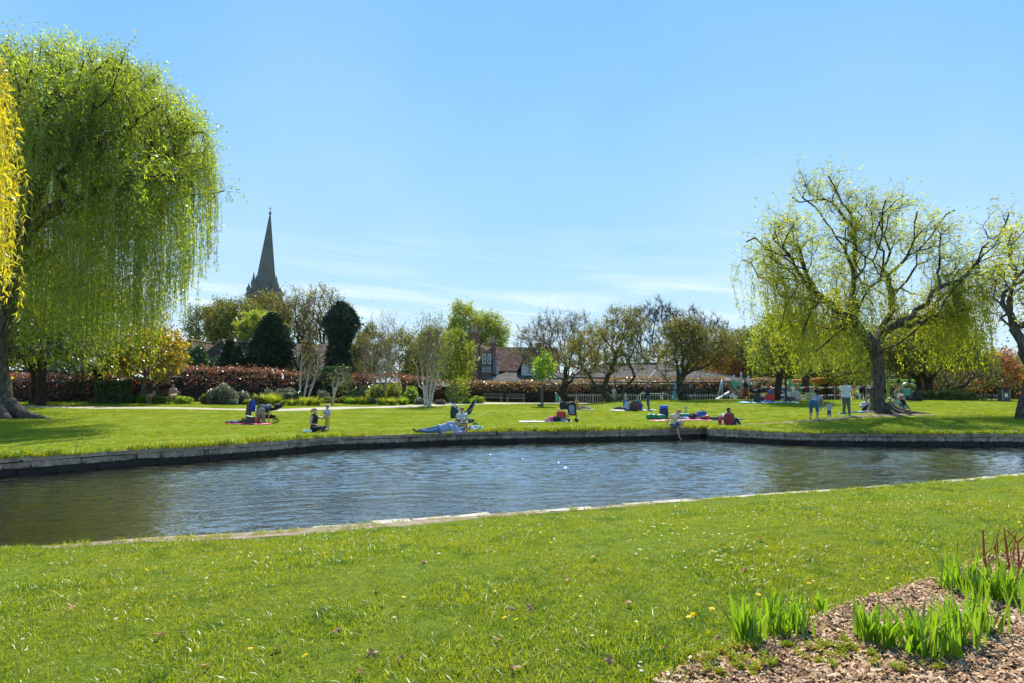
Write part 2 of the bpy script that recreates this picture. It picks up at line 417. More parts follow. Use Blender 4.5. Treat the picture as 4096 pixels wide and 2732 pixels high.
# ---- far river wall: coursed blocks, each its own piece
t = NT('wall_stone'); p = t.pos(); g = t.n('ShaderNodeObjectInfo')
n = t.noise(p, 7, 6, .65); n2 = t.noise(p, 1.6, 4, .6); z = t.n('ShaderNodeSeparateXYZ'); t.l(p, z.inputs[0])
c = t.mix(t.ramp(n, ((.3, 0.), (.7, 1.))), (.12, .10, .072), (.40, .345, .275))
c = t.mix(t.math('MULTIPLY', g.outputs['Random'], .45), c, (.15, .13, .105))
c = t.mix(t.ramp(n2, ((.52, 0.), (.68, .75))), c, (.07, .075, .045))
zz = t.math('ADD', z.outputs[2], t.math('MULTIPLY', t.math('SUBTRACT', n, .5), .16))
c = t.mix(t.ramp(t.math('MULTIPLY', zz, -1.0), ((.24, 0.), (.29, 1.))), c, (.014, .013, .009))
t.pbr(c, .85, t.bump(n, .03)); M_WALL = t.m
M_CORE = mat('wall_mortar', (.035, .03, .025), .95, obj=False)
def block_mesh(name, seed, nx=4, rough=.06):
 r = np.random.default_rng(seed); bm = bmesh.new(); bmesh.ops.create_cube(bm, size=1)
 bmesh.ops.bevel(bm, geom=bm.edges[:], offset=.035, segments=1, affect='EDGES')
 for v in bm.verts: v.co += Vector((r.normal(0, rough * .35), r.normal(0, rough * .8), r.normal(0, rough)))
 me = bpy.data.meshes.new(name); bm.to_mesh(me); bm.free(); return me
BLK = [block_mesh('stone_block', 50 + i) for i in range(7)]
for me in BLK: me.materials.append(M_WALL)
def wall_blocks(parent, L, courses, lens, depth, proud, skipf=None):
 L = [Vector((a, b, 0)) for a, b in L]; cum = [0]
 for a, b in zip(L, L[1:]): cum.append(cum[-1] + (b - a).length)
 def pt(s):
  s = max(0, min(cum[-1] - 1e-4, s)); k = max(i for i, c_ in enumerate(cum) if c_ <= s); k = min(k, len(L) - 2)
  return L[k].lerp(L[k + 1], (s - cum[k]) / (cum[k + 1] - cum[k]))
 for ci, (z0, z1) in enumerate(courses):
  s = -random.random() * .4
  while s < cum[-1]:
   l = random.uniform(*lens[ci]); e = min(s + l, cum[-1]); a, b = pt(s), pt(e); s2 = s; s = e
   if (b - a).length < .08: continue
   o = bpy.data.objects.new('stone_block', random.choice(BLK)); C.objects.link(o); o.parent = parent
   dxy = (b - a); ang = math.atan2(dxy.y, dxy.x); nrm = Vector((math.sin(ang), -math.cos(ang), 0))
   jit = random.uniform(-.015, .02) + proud[ci]
   o.location = (a + b) / 2 - nrm * (depth / 2 - jit) + Vector((0, 0, (z0 + z1) / 2 + random.uniform(-.006, .006)))
   o.rotation_euler = (0, 0, ang + random.uniform(-.012, .012)); o.scale = (dxy.length - .018, depth, (z1 - z0) - .014)
def core(parent, L, z0, z1, back=.06, th=.5):
 m = MB()
 for a, b in zip(L, L[1:]):
  a = Vector((*a, 0)); b = Vector((*b, 0)); ang = math.atan2((b - a).y, (b - a).x); nrm = Vector((math.sin(ang), -math.cos(ang), 0))
  m.box((a + b) / 2 - nrm * (back + th / 2) + Vector((0, 0, (z0 + z1) / 2)), ((b - a).length + .12, th, z1 - z0), rz=ang)
 m.obj('wall_core', M_CORE, parent)
CR = [(-.12, .012), (-.29, -.12), (-.50, -.29)]; LN = [(1.0, 2.2), (.55, 1.2), (.5, 1.1)]
w = thing('river_wall', 'weathered grey stone river wall along the picnic lawn, left of the inlet corner', 'wall', (0, 0, 0), group='stone walls of the river')
A = [(-22, 11.5)] + FW + [(8.5, 29.97)]
A = [p for p in A if p[0] > -23]
core(w, A, -.95, -.03); wall_blocks(w, A, CR, LN, .3, (.03, 0, .012))
w = thing('river_wall', 'weathered grey stone river wall under the big willow bank, right of the inlet corner', 'wall', group='stone walls of the river')
B = FW2 + [(30, 25.4)]
core(w, B, -.95, -.03); wall_blocks(w, B, CR, [(.8, 1.8), (.3, .7), (.3, .8)], .3, (.03, 0, .012))
Cn = [(8.47, 30.0), (8.33, 28.98)]
core(w, Cn, -.95, -.03); wall_blocks(w, Cn, CR, LN, .3, (.0, 0, .0))
# ---- near coping: pale rough limestone slabs at the water's edge
t = NT('pale_coping'); p = t.pos(); n = t.noise(p, 6, 6, .7)
t.pbr(t.ramp(n, ((.25, (.16, .13, .10)), (.45, (.36, .31, .25)), (.7, (.52, .47, .40)))), .85, t.bump(n, .02)); M_COP = t.m
CB = [block_mesh('coping_stone', 80 + i, rough=.06) for i in range(5)]
for me in CB: me.materials.append(M_COP)
w = thing('river_wall', 'low pale coping edge at the foot of the near lawn', 'wall')
L = [(-14, 7.6)] + NE + [(24, 21.5)]
core(w, L, -.95, -.42, -.05, .5)
Lp = [Vector((a, b, 0)) for a, b in L]
for a, b in zip(Lp, Lp[1:]):
 n = max(1, round((b - a).length / .75)); ang = math.atan2((b - a).y, (b - a).x)
 for k in range(n):
  q = a.lerp(b, (k + .5) / n); o = bpy.data.objects.new('coping_stone', random.choice(CB)); C.objects.link(o); o.parent = w
  vis = -2.6 < q.x; wd = .24 + random.uniform(-.04, .07) if vis else .2
  nrm = Vector((math.sin(ang), -math.cos(ang), 0))
  o.location = (q.x + nrm.x * (wd / 2 - random.uniform(-.02, .04)), q.y + nrm.y * (wd / 2 - .0 + random.uniform(-.04, .03)), -.375 + random.uniform(-.015, .012) - (.02 if not vis else 0))
  o.rotation_euler = (0, random.uniform(-.012, .012), ang + random.uniform(-.04, .04)); o.scale = ((b - a).length / n - random.uniform(.01, .05), wd, .13)

# ---- footpath and bare earth
def ribbon(name, pts, wid, m, zoff, n=120, wob=.0, seed=0):
 P = np.array([(p[0], p[1]) for p in pts], float); wd = np.array(wid if isinstance(wid, (list, tuple)) else [wid] * len(pts), float)
 s = np.concatenate([[0], np.cumsum(np.linalg.norm(np.diff(P, axis=0), axis=1))]); q = np.linspace(0, s[-1], n)
 X = np.interp(q, s, P[:, 0]); Y = np.interp(q, s, P[:, 1]); Wd = np.interp(q, s, wd)
 k = np.ones(7) / 7
 Xs = np.convolve(np.pad(X, 3, 'edge'), k, 'valid'); Ys = np.convolve(np.pad(Y, 3, 'edge'), k, 'valid')
 T = np.stack([np.gradient(Xs), np.gradient(Ys)], 1); T /= np.linalg.norm(T, axis=1)[:, None]; N = np.stack([-T[:, 1], T[:, 0]], 1)
 r = np.random.default_rng(seed); V = []
 m_ = 9
 for j in range(m_):
  f = (j / (m_ - 1) - .5)
  wv = Wd * (1 + wob * np.convolve(r.normal(0, 1, n + 4), np.ones(5) / 5, 'valid')) if j in (0, m_ - 1) else Wd
  x = Xs + N[:, 0] * wv * f; y = Ys + N[:, 1] * wv * f
  V.append(np.stack([x, y, Gz(x, y) + (zoff * .7 if 0 < j < m_ - 1 else -.03)], 1))
 V = np.concatenate(V); i = (np.arange(m_ - 1)[:, None] * n + np.arange(n - 1)[None, :]).ravel()
 o = link(name, np_mesh(name, V, np.stack([i, i + n, i + n + 1, i + 1], 1), True), None, m); tag(o, kind='structure')
 return np.stack([Xs, Ys, Wd / 2], 1)
PATH = ribbon('footpath', [gpx(-120, 41), gpx(0, 41), gpx(100, 40.5), gpx(200, 41), gpx(300, 43), gpx(370, 46), gpx(430, 51), gpx(475, 58), gpx(510, 64), gpx(555, 67.5), gpx(600, 70)],
              [1.9, 1.9, 1.9, 1.9, 2, 2.1, 2.4, 3.8, 5, 4, 3], M_PATH, .03, 200, .03)
TRACK = ribbon('dirt_track', [gpy(728, 426.5), gpy(760, 425), gpy(800, 423), gpy(845, 418.8), gpy(880, 417), gpy(910, 415.5), gpy(935, 416)], [.25, .5, .9, .7, 1.1, 1.3, .4], M_DIRT, .035, 100, .22, 3)
TR2 = ribbon('worn_patch', [(7.3, 30.9), (8.1, 31.2), (9.0, 31.3)], [.2, .8, .2], M_DIRT, .03, 40, .2, 4)
TR3 = ribbon('worn_river_edge', [(-5.9, 8.62), (-4.9, 9.05), (-3.5, 9.35), (-2.1, 9.98), (-.4, 10.8), (1.2, 11.4), (3.0, 12.2)], [.15, .35, .55, .55, .35, .25, .1], soil_mat('sandy_earth', (.22, .17, .11), (.40, .32, .23), 7, .03), .012, 120, .35, 5)
# ---- mulch bed
BED = wl([(640, 690), (675, 674), (702, 660), (739, 651.5), (768, 643.6), (800, 634), (812, 620), (833, 612), (857, 602), (888, 594), (912, 585), (941, 577), (968, 566), (989, 561), (1024, 551), (1060, 545)], 0)
BED = BED + [(9, 8.2), (11, 5), (9, 0), (1.0, 0)]
me = bpy.data.meshes.new('mulch_bed'); bm = bmesh.new()
f = bm.faces.new([bm.verts.new((x, y, 0)) for x, y in BED]); bmesh.ops.triangulate(bm, faces=[f])
bmesh.ops.subdivide_edges(bm, edges=bm.edges[:], cuts=6, use_grid_fill=True)
for v in bm.verts: v.co.z = float(G_near(v.co.x, v.co.y)) + .02
bm.to_mesh(me); bm.free(); tag(link('mulch_bed', me, None, M_MULCH), kind='structure')
def in_poly(x, y, P):
 c = np.zeros(np.shape(x), bool); n = len(P)
 for i in range(n):
  (x1, y1), (x2, y2) = P[i], P[(i + 1) % n]
  if y1 == y2: continue
  c ^= ((y1 > y) != (y2 > y)) & (x < (x2 - x1) * (y - y1) / (y2 - y1) + x1)
 return c
def on_band(x, y, band, k=1.0):
 d = (x[:, None] - band[None, ::2, 0]) ** 2 + (y[:, None] - band[None, ::2, 1]) ** 2
 j = d.argmin(1); return np.sqrt(d.min(1)) < band[::2, 2][j] * k

# ---- instanced ground cover (one object each; tuft meshes live inside the object, instanced by its own node group)
def scatter(name, variants, pts, rot, scl, m, tilt=None):
 """variants: list of (V, F) tuft meshes; pts (n,3)"""
 nv = len(variants); V = []; Fl = []; b = 0; idv = []
 for k, (v, f) in enumerate(variants):
  V.append(np.asarray(v) + np.array([0, 0, 0])); Fl.append(np.asarray(f) + b); b += len(v); idv.append(np.full(len(v), k))
 pts = np.asarray(pts); V.append(pts); idv.append(np.full(len(pts), -1))
 F3 = [f for f in Fl if f.shape[1] == 3]; F4 = [f for f in Fl if f.shape[1] == 4]
 fl = ([np.concatenate(F3)] if F3 else []) + ([np.concatenate(F4)] if F4 else [])
 me = bpy.data.meshes.new(name); Vv = np.concatenate(V).astype(np.float32)
 nl = sum(f.size for f in fl); nf = sum(len(f) for f in fl)
 me.vertices.add(len(Vv)); me.vertices.foreach_set('co', Vv.ravel()); me.loops.add(nl); me.polygons.add(nf)
 me.loops.foreach_set('vertex_index', np.concatenate([f.ravel() for f in fl]).astype(np.int32))
 tot = np.concatenate([np.full(len(f), f.shape[1], np.int32) for f in fl])
 me.polygons.foreach_set('loop_start', np.concatenate([[0], np.cumsum(tot)[:-1]]).astype(np.int32)); me.polygons.foreach_set('loop_total', tot)
 me.update(calc_edges=True)
 a = me.attributes.new('tid', 'INT', 'POINT'); a.data.foreach_set('value', np.concatenate(idv).astype(np.int32))
 n0 = b; rr = np.zeros((len(Vv), 3), np.float32); rr[n0:, 2] = rot
 if tilt is not None: rr[n0:, :2] = tilt
 a = me.attributes.new('rot', 'FLOAT_VECTOR', 'POINT'); a.data.foreach_set('vector', rr.ravel())
 ss = np.ones((len(Vv), 3), np.float32); ss[n0:] = scl if np.ndim(scl) == 2 else np.repeat(np.asarray(scl)[:, None], 3, 1)
 a = me.attributes.new('scl', 'FLOAT_VECTOR', 'POINT'); a.data.foreach_set('vector', ss.ravel())
 pk = np.zeros(len(Vv), np.int32); pk[n0:] = rng.integers(0, nv, len(pts))
 a = me.attributes.new('pick', 'INT', 'POINT'); a.data.foreach_set('value', pk)
 o = link(name, me, None, m)
 g = bpy.data.node_groups.new(name + '_nodes', 'GeometryNodeTree')
 g.interface.new_socket('Geometry', in_out='INPUT', socket_type='NodeSocketGeometry'); g.interface.new_socket('Geometry', in_out='OUTPUT', socket_type='NodeSocketGeometry')
 N = g.nodes.new; Lk = g.links.new
 gi = N('NodeGroupInput'); go = N('NodeGroupOutput')
 def attr(nm, ty):
  q = N('GeometryNodeInputNamedAttribute'); q.data_type = ty; q.inputs[0].default_value = nm; return q.outputs['Attribute']
 def sep(k):
  cp = N('FunctionNodeCompare'); cp.data_type = 'INT'; cp.operation = 'EQUAL'; Lk(attr('tid', 'INT'), cp.inputs[2]); cp.inputs[3].default_value = k
  s = N('GeometryNodeSeparateGeometry'); s.domain = 'POINT'; Lk(gi.outputs[0], s.inputs[0]); Lk(cp.outputs[0], s.inputs[1]); return s.outputs[0]
 gti = N('GeometryNodeGeometryToInstance')
 for k in reversed(range(nv)): Lk(sep(k), gti.inputs[0])
 mp = N('GeometryNodeMeshToPoints'); Lk(sep(-1), mp.inputs[0])
 io = N('GeometryNodeInstanceOnPoints'); Lk(mp.outputs[0], io.inputs['Points']); Lk(gti.outputs[0], io.inputs['Instance'])
 io.inputs['Pick Instance'].default_value = True; Lk(attr('pick', 'INT'), io.inputs['Instance Index'])
 Lk(attr('rot', 'FLOAT_VECTOR'), io.inputs['Rotation']); Lk(attr('scl', 'FLOAT_VECTOR'), io.inputs['Scale'])
 sm = N('GeometryNodeSetMaterial'); Lk(io.outputs[0], sm.inputs[0]); sm.inputs['Material'].default_value = m if not isinstance(m, list) else m[0]
 if isinstance(m, list): Lk(io.outputs[0], go.inputs[0])
 else: Lk(sm.outputs[0], go.inputs[0])
 md = o.modifiers.new('scatter', 'NODES'); md.node_group = g
 return tag(o, kind='stuff')
def blades(n, rad, h0, h1, w, seed, lean=.6, seg=2, square=True):
 r = np.random.default_rng(seed); x = r.uniform(-rad, rad, n); y = r.uniform(-rad, rad, n)
 h = r.uniform(h0, h1, n); a = r.uniform(0, 6.283, n); b = r.uniform(0, 6.283, n); ln = np.abs(r.normal(0, lean, n)) * h
 dx, dy = np.cos(a), np.sin(a); wx, wy = np.cos(b) * w / 2, np.sin(b) * w / 2; wk = r.uniform(.7, 1.3, n); wx *= wk; wy *= wk
 Z = np.zeros(n)
 P = [np.stack([x - wx, y - wy, Z], 1), np.stack([x + wx, y + wy, Z], 1),
         np.stack([x + dx * ln * .35 + wx * .8, y + dy * ln * .35 + wy * .8, h * .62], 1), np.stack([x + dx * ln * .35 - wx * .8, y + dy * ln * .35 - wy * .8, h * .62], 1),
         np.stack([x + dx * ln, y + dy * ln, h * (1 - .2 * np.minimum(1, ln / h))], 1)]
 V = np.stack(P, 1).reshape(-1, 3); i = np.arange(n)[:, None] * 5
 Ft = np.concatenate([i + [0, 1, 2], i + [0, 2, 3], i + [3, 2, 4]]); return V, Ft
t = NT('grass_blade'); g = t.n('ShaderNodeNewGeometry'); p = g.outputs['Position']; oi = t.n('ShaderNodeObjectInfo')
a = t.noise(p, .45, 4, .6); b = t.noise(p, 2.6, 4, .6)
c = t.ramp(g.outputs['Random Per Island'], ((.05, (.10, .17, .005)), (.3, (.19, .28, .007)), (.62, (.29, .37, .010)), (.88, (.32, .35, .02)), (1.0, (.50, .44, .12))))
c = t.mix(t.ramp(a, ((.42, .0), (.60, .6))), c, (.31, .32, .02))
c = t.mix(t.ramp(b, ((.50, .0), (.66, .7))), c, (.05, .135, .012))
df = t.n('ShaderNodeBsdfDiffuse'); t.l(c, df.inputs[0]); tr = t.n('ShaderNodeBsdfTranslucent'); t.l(t.mix(1., c, (1.5, 1.4, .7), 'MULTIPLY'), tr.inputs[0])
m1 = t.n('ShaderNodeMixShader'); m1.inputs[0].default_value = .5; t.l(df.outputs[0], m1.inputs[1]); t.l(tr.outputs[0], m1.inputs[2])
gl = t.n('ShaderNodeBsdfGlossy'); gl.inputs['Roughness'].default_value = .38; gl.inputs[0].default_value = (.9, 1, .95, 1)
m2 = t.n('ShaderNodeMixShader'); m2.inputs[0].default_value = .035; t.l(m1.outputs[0], m2.inputs[1]); t.l(gl.outputs[0], m2.inputs[2]); t.l(m2.outputs[0], t.out.inputs[0])
M_GRASS = t.m
def nz2d(x, y, s, seed=0):
 r = np.random.default_rng(seed); v = np.zeros_like(x)
 for k in range(7):
  a = r.uniform(0, 6.28); f = s * 2 ** r.uniform(-.6, 1.4); v += np.sin((x * math.cos(a) + y * math.sin(a)) * f + r.uniform(0, 6.28))
 return v / 3
def grid_pts(x0, x1, y0, y1, st, seed):
 r = np.random.default_rng(seed); X, Y = np.meshgrid(np.arange(x0, x1, st), np.arange(y0, y1, st))
 X = X.ravel() + r.uniform(-st / 2, st / 2, X.size); Y = Y.ravel() + r.uniform(-st / 2, st / 2, Y.size); return X, Y
X, Y = grid_pts(-16, 19, 2.2, 18.5, .15, 1)
e = near_edge(X); k = (Y < e - .22) & (np.abs(X) < .86 * Y + 1.8) & ~in_poly(X, Y, BED) & ~(on_band(X, Y, TR3, .8) & (rng.random(len(X)) < .8))
k &= (Y < 9) | (rng.random(len(Y)) < .75)
k &= rng.random(len(X)) < np.clip(1.15 - .35 * (nz2d(X, Y, 3.1, 8) > .9), 0, 1)
X, Y = X[k], Y[k]; sc = np.clip(.85 + .28 * nz2d(X, Y, 1.8, 5) + .5 * np.clip(nz2d(X, Y, 2.6, 6) - 1.0, 0, 1), .5, 1.9) * rng.uniform(.85, 1.2, len(X))
for (tx, ty), tr_, ts in zip(wl([(205, 640), (345, 622), (470, 598), (655, 668), (640, 640), (120, 600), (560, 560), (835, 525), (700, 560), (420, 655)], 0), (.42, .5, .6, .5, .35, .4, .5, .5, .4, .35), (1.1, 1.2, .9, 1.3, .8, .6, .5, .7, .5, .7)):
 dd = np.hypot(X - tx, (Y - ty)) ; sc = sc + ts * np.exp(-(dd / tr_) ** 2 * 2.5) * rng.uniform(.5, 1, len(X))
P = np.stack([X, Y, Gz(X, Y) - .004], 1)
scatter('near_grass', [blades(100, .15, .014, .052, .0052, 20 + i, 1.15) for i in range(6)], P, rng.uniform(0, 6.28, len(X)), sc, M_GRASS)
# taller fringe round the mulch bed and along the coping
bx = []; by = []
Lb = BED[:16]
for (ax, ay), (cx, cy) in zip(Lb, Lb[1:]):
 n = int(math.hypot(cx - ax, cy - ay) / .035)
 for i in range(n):
  q = rng.random(); bx.append(ax + (cx - ax) * q + rng.normal(0, .035) - .04); by.append(ay + (cy - ay) * q + rng.normal(0, .035) + .04)
for (ax, ay), (cx, cy) in zip(NE, NE[1:]):
 n = int(math.hypot(cx - ax, cy - ay) / .055)
 for i in range(n):
  q = rng.random(); o_ = abs(rng.normal(0, .09)) + .2; xx = ax + (cx - ax) * q
  if -2.9 < xx < 4 and rng.random() < .6: continue
  bx.append(xx); by.append(ay + (cy - ay) * q - o_)
bx = np.array(bx); by = np.array(by)
scatter('grass_fringe', [blades(20, .07, .03, .10, .006, 40 + i, 1.1) for i in range(4)], np.stack([bx, by, Gz(bx, by)], 1), rng.uniform(0, 6.28, len(bx)), rng.uniform(.6, 1.15, len(bx)), M_GRASS)
# far lawn
X, Y = grid_pts(-46, 52, 14, 60, .55, 2)
e = far_edge(X); k = (Y > e + .12) & (np.abs(X) < .82 * Y + 3) & ~on_band(X, Y, PATH, 1.15) & ~on_band(X, Y, TRACK, .9) & ~on_band(X, Y, TR2, .8)
X, Y = X[k], Y[k]
scatter('far_grass', [blades(230, .36, .03, .075, .012, 60 + i, .8) for i in range(5)], np.stack([X, Y, Gz(X, Y) - .008], 1), rng.uniform(0, 6.28, len(X)),
  np.clip(.8 + .25 * nz2d(X, Y, 1.0, 9), .5, 1.4), M_GRASS)
# long grass overhanging the far wall
bx = []; by = []; bs = []
for Lw in (FWx[1:], FW2x[:-1]):
 for (ax, ay), (cx, cy) in zip(Lw, Lw[1:]):
  n = int(math.hypot(cx - ax, cy - ay) / .028)
  for i in range(n):
   q = rng.random(); x = ax + (cx - ax) * q; y = ay + (cy - ay) * q
   hv = nz2d(np.array([x]), np.array([y]), 1.2, 12)[0]
   o_ = rng.normal(.22, .17) - (.14 if (x < -8.3 or x > 9 or (hv > .3)) else 0)
   bx.append(x); by.append(y + max(o_, -.07)); bs.append((1.1 if x < -7 or -1 < x < 8 else .85) * rng.uniform(.6, 1.4) * (1 + .35 * hv))
bx = np.array(bx); by = np.array(by)
scatter('bank_edge_grass', [blades(30, .09, .05, .17, .013, 75 + i, .9) for i in range(5)], np.stack([bx, by, np.maximum(Gz(bx, by), .0) - .01], 1), rng.uniform(0, 6.28, len(bx)), np.array(bs), M_GRASS)
# ---- daisies
def daisy_mesh(r=.011, h=.055):
 V = [(0, 0, h + .001)] + [(r * (1 if i % 2 else .8) * math.cos(i * math.pi / 5), r * (1 if i % 2 else .8) * math.sin(i * math.pi / 5), h + .002) for i in range(10)]
 V += [(r * .38 * math.cos(i * math.pi / 3), r * .38 * math.sin(i * math.pi / 3), h + .0035) for i in range(6)] + [(0, 0, h + .006)]
 Ft = [(0, 1 + i, 1 + (i + 1) % 10) for i in range(10)] + [(17, 11 + i, 11 + (i + 1) % 6) for i in range(6)]
 V += [(-.001, 0, 0), (.001, 0, 0), (0, 0, h)]; Ft += [(18, 19, 20)]
 return np.array(V), np.array(Ft), [0] * 10 + [1] * 6 + [2]
M_WHITE_PETAL = leaf_mat('daisy_petal', [(.80, .80, .78), (.85, .84, .82)], .4, .5, .05, .02, (1, 1, 1))
M_YEL = leaf_mat('dandelion_yellow', [(.85, .55, .01), (.90, .62, .02)], .4, .5, .05, .05, (1, 1, .6))
def flowers(name, X, Y, hz, sc, seed):
 r = np.random.default_rng(seed); v, f, mi = daisy_mesh(); n = len(X); a = r.uniform(0, 6.28, n); ti = r.normal(0, .3, n); s = sc * r.uniform(.8, 1.25, n)
 VV = np.repeat(v[None], n, 0) * s[:, None, None]; VV[:, :, 2] *= (hz / (sc * .055))
 ca, sa = np.cos(a)[:, None], np.sin(a)[:, None]; x = VV[:, :, 0] * ca - VV[:, :, 1] * sa; y = VV[:, :, 0] * sa + VV[:, :, 1] * ca
 z = VV[:, :, 2] + y * np.tan(ti)[:, None] * .8; Z = Gz(X, Y)
 P = np.stack([x + X[:, None], y + Y[:, None], z + Z[:, None]], 2).reshape(-1, 3)
 Fz = (f[None] + np.arange(n)[:, None, None] * len(v)).reshape(-1, 3)
 o = link(name, np_mesh(name, P, Fz, mi=np.tile(mi, n)), None, [M_WHITE_PETAL, M_YEL, M_GRASS]); tag(o, kind='stuff')
X = rng.uniform(-8, 12, 26000); Y = rng.uniform(3.2, 16, 26000)
dens = np.clip(nz2d(X, Y, 1.6, 21) * .5 - .22, 0, 1) * np.clip(.32 + .12 * (X + 2), .15, 1) * np.clip(1.4 - Y / 11, .1, 1)
k = (rng.random(len(X)) < (dens * .8 + .006)) & (Y < near_edge(X) - .5) & ~in_poly(X, Y, BED); flowers('daisies', X[k], Y[k], .056, 1.15, 3)
X = rng.uniform(-26, 30, 30000); Y = rng.uniform(15, 44, 30000)
dens = np.clip(nz2d(X, Y, 1.0, 22) * .5 - .1, 0, 1) * (.25 + .75 * ((X < -8) | (X > 10)))
k = (rng.random(len(X)) < dens * .22) & (Y > far_edge(X) + .3) & (np.abs(X) < .8 * Y) & ~on_band(X, Y, PATH, 1.3); flowers('far_bank_daisies', X[k], Y[k], .06, 1.5, 4)
# ================================================================== TREES
M_BARK = soil_mat('bark_brown', (.028, .020, .014), (.085, .066, .048), 9, .03)
M_BARKG = soil_mat('bark_lichen', (.035, .032, .020), (.12, .11, .07), 4, .03)
M_BARKR = soil_mat('bark_grey', (.075, .065, .055), (.20, .18, .15), 6, .03)
M_BIRCH = soil_mat('birch_bark', (.30, .27, .23), (.66, .62, .56), 7, .005)
M_TWIG = mat('twigs', (.085, .066, .048), .9, obj=False)
M_TWIGW = mat('birch_twigs', (.26, .20, .15), .9, obj=False)
M_TWIGG = mat('bare_twigs_grey', (.13, .105, .085), .9, obj=False)
M_WSTEM = mat('willow_whips', (.13, .12, .03), .8, obj=False)
L_WIL = leaf_mat('willow_leaf', [(.15, .22, .025), (.22, .29, .03), (.28, .33, .035), (.14, .21, .04)], .6, .4, .08, .4, (1.65, 1.5, .35), .5)
L_WIL2 = leaf_mat('willow_leaf_young', [(.22, .27, .03), (.30, .34, .035), (.36, .37, .04), (.18, .24, .04)], .6, .4, .05, .3, (1.5, 1.35, .35), .4)
L_YELW = leaf_mat('willow_leaf_yellow', [(.36, .36, .025), (.46, .40, .03), (.54, .46, .04), (.28, .33, .03)], .6, .35, .10, .2, (1.4, 1.25, .4), 2.)
L_BUD = leaf_mat('bud_leaf', [(.17, .165, .035), (.24, .22, .045), (.30, .27, .05), (.10, .10, .035)], .4, .5, .06, .3, (1.3, 1.2, .5), .3)
L_OLIVE = leaf_mat('olive_leaf', [(.12, .14, .035), (.17, .18, .045), (.21, .22, .05), (.09, .11, .035)], .45, .5, .06, .3, (1.35, 1.25, .45), .3)
L_LIME = leaf_mat('lime_leaf', [(.19, .25, .035), (.25, .30, .04), (.16, .23, .035), (.31, .33, .05)], .5, .5, .06, .25, (1.4, 1.3, .4), .4)
L_FRESH = leaf_mat('fresh_leaf', [(.16, .27, .03), (.22, .34, .035), (.13, .24, .03)], .55, .45, .06, .2, (1.4, 1.3, .4), 1)
L_DARK = leaf_mat('yew_leaf', [(.024, .045, .018), (.038, .068, .026), (.055, .09, .034)], .15, .5, .10, .35, (1.1, 1.1, .6), .5)
L_YEWB = leaf_mat('yew_leaf_blue', [(.028, .052, .034), (.045, .078, .048), (.065, .105, .06)], .15, .5, .10, .35, (1.1, 1.1, .6), .7)
L_IVY = leaf_mat('ivy_leaf', [(.035, .085, .022), (.055, .12, .028), (.08, .16, .035)], .25, .35, .16, .3, (1.2, 1.2, .4), 1)
L_COPPER = leaf_mat('copper_leaf', [(.12, .062, .038), (.17, .088, .052), (.23, .125, .078), (.31, .19, .12), (.07, .042, .028)], .45, .4, .16, .3, (1.5, .95, .65), 1)
L_HEDGE = leaf_mat('mixed_hedge_leaf', [(.24, .12, .065), (.33, .18, .10), (.11, .14, .04), (.17, .20, .05), (.08, .06, .035)], .5, .4, .14, .4, (1.5, 1.15, .7), .5)
L_ORANGE = leaf_mat('orange_leaf', [(.34, .14, .05), (.42, .19, .07), (.27, .11, .04), (.30, .20, .07)], .45, .5, .05, .25, (1.3, 1.0, .5), .4)
L_GOLD = leaf_mat('gold_leaf', [(.42, .32, .03), (.36, .28, .03), (.26, .25, .03), (.12, .12, .02)], .5, .45, .08, .25, (1.4, 1.2, .4), .6)
L_BLOSSOM = leaf_mat('blossom', [(.62, .56, .52), (.75, .70, .66), (.10, .13, .04), (.50, .36, .16), (.15, .18, .05)], .45, .5, .05, .2, (1.1, 1.05, .95), .6)
L_RED = leaf_mat('red_leaf', [(.30, .05, .04), (.42, .10, .08), (.22, .04, .03)], .45, .4, .12, .2, (1.4, .9, .8), .8)
L_SILVER = leaf_mat('silver_leaf', [(.17, .18, .13), (.24, .24, .19), (.32, .30, .25), (.08, .10, .05), (.10, .13, .05)], .35, .4, .14, .3, (1.1, 1.1, .8), 1)
L_HAZY = leaf_mat('distant_leaf', [(.12, .14, .06), (.15, .17, .07), (.10, .12, .06)], .3, .6, .03, .25, (1.2, 1.2, .6), .1)

def skeleton(base, pts, seeds=None, k=.45, step=.5, jit=.12, r=None, droop=0):
 """grow branches: join every crown point to the cheapest place on the skeleton grown so far"""
 P = [np.array(base, float)]; par = [-1]; ln = [0.0]
 def addchain(i, q):
  a = P[i]; L = np.linalg.norm(q - a); n = max(1, int(round(L / step))); j = i
  off = r.normal(0, jit, (n, 3)) * min(L, 2) * .5
  for m_ in range(1, n + 1):
   f = m_ / n; p = a + (q - a) * f + off[m_ - 1] * (4 * f * (1 - f)) * .6 + np.array([0, 0, droop * L * 4 * f * (1 - f)])
   P.append(p); par.append(j); ln.append(ln[j] + np.linalg.norm(P[-1] - P[j])); j = len(P) - 1
  return j
 if seeds:
  for (pi, line) in seeds:      # pi: -1 base or index of nearest existing to the first point
   q0 = np.array(line[0], float)
   A = np.array(P); j = int(((A - q0) ** 2).sum(1).argmin())
   for q in line:
    q = np.array(q, float)
    if np.linalg.norm(q - P[j]) > .05: j = addchain(j, q)
 order = np.argsort(np.linalg.norm(pts - np.array(P[-1] if seeds is None else base), axis=1))
 cap = len(P) + int(len(pts) * 12) + 64; A = np.zeros((cap, 3)); Ln = np.zeros(cap); n = len(P); A[:n] = P; Ln[:n] = ln
 for o in order:
  q = pts[o]; d = np.linalg.norm(A[:n] - q, axis=1); c = d + k * Ln[:n] + (A[:n, 2] > q[2]) * d * .25
  j = int(c.argmin())
  if d[j] < 1e-3: continue
  addchain(j, q); n2 = len(P)
  if n2 > cap: break
  A[n:n2] = P[n:n2]; Ln[n:n2] = ln[n:n2]; n = n2
 P = np.array(P); par = np.array(par); return P, par
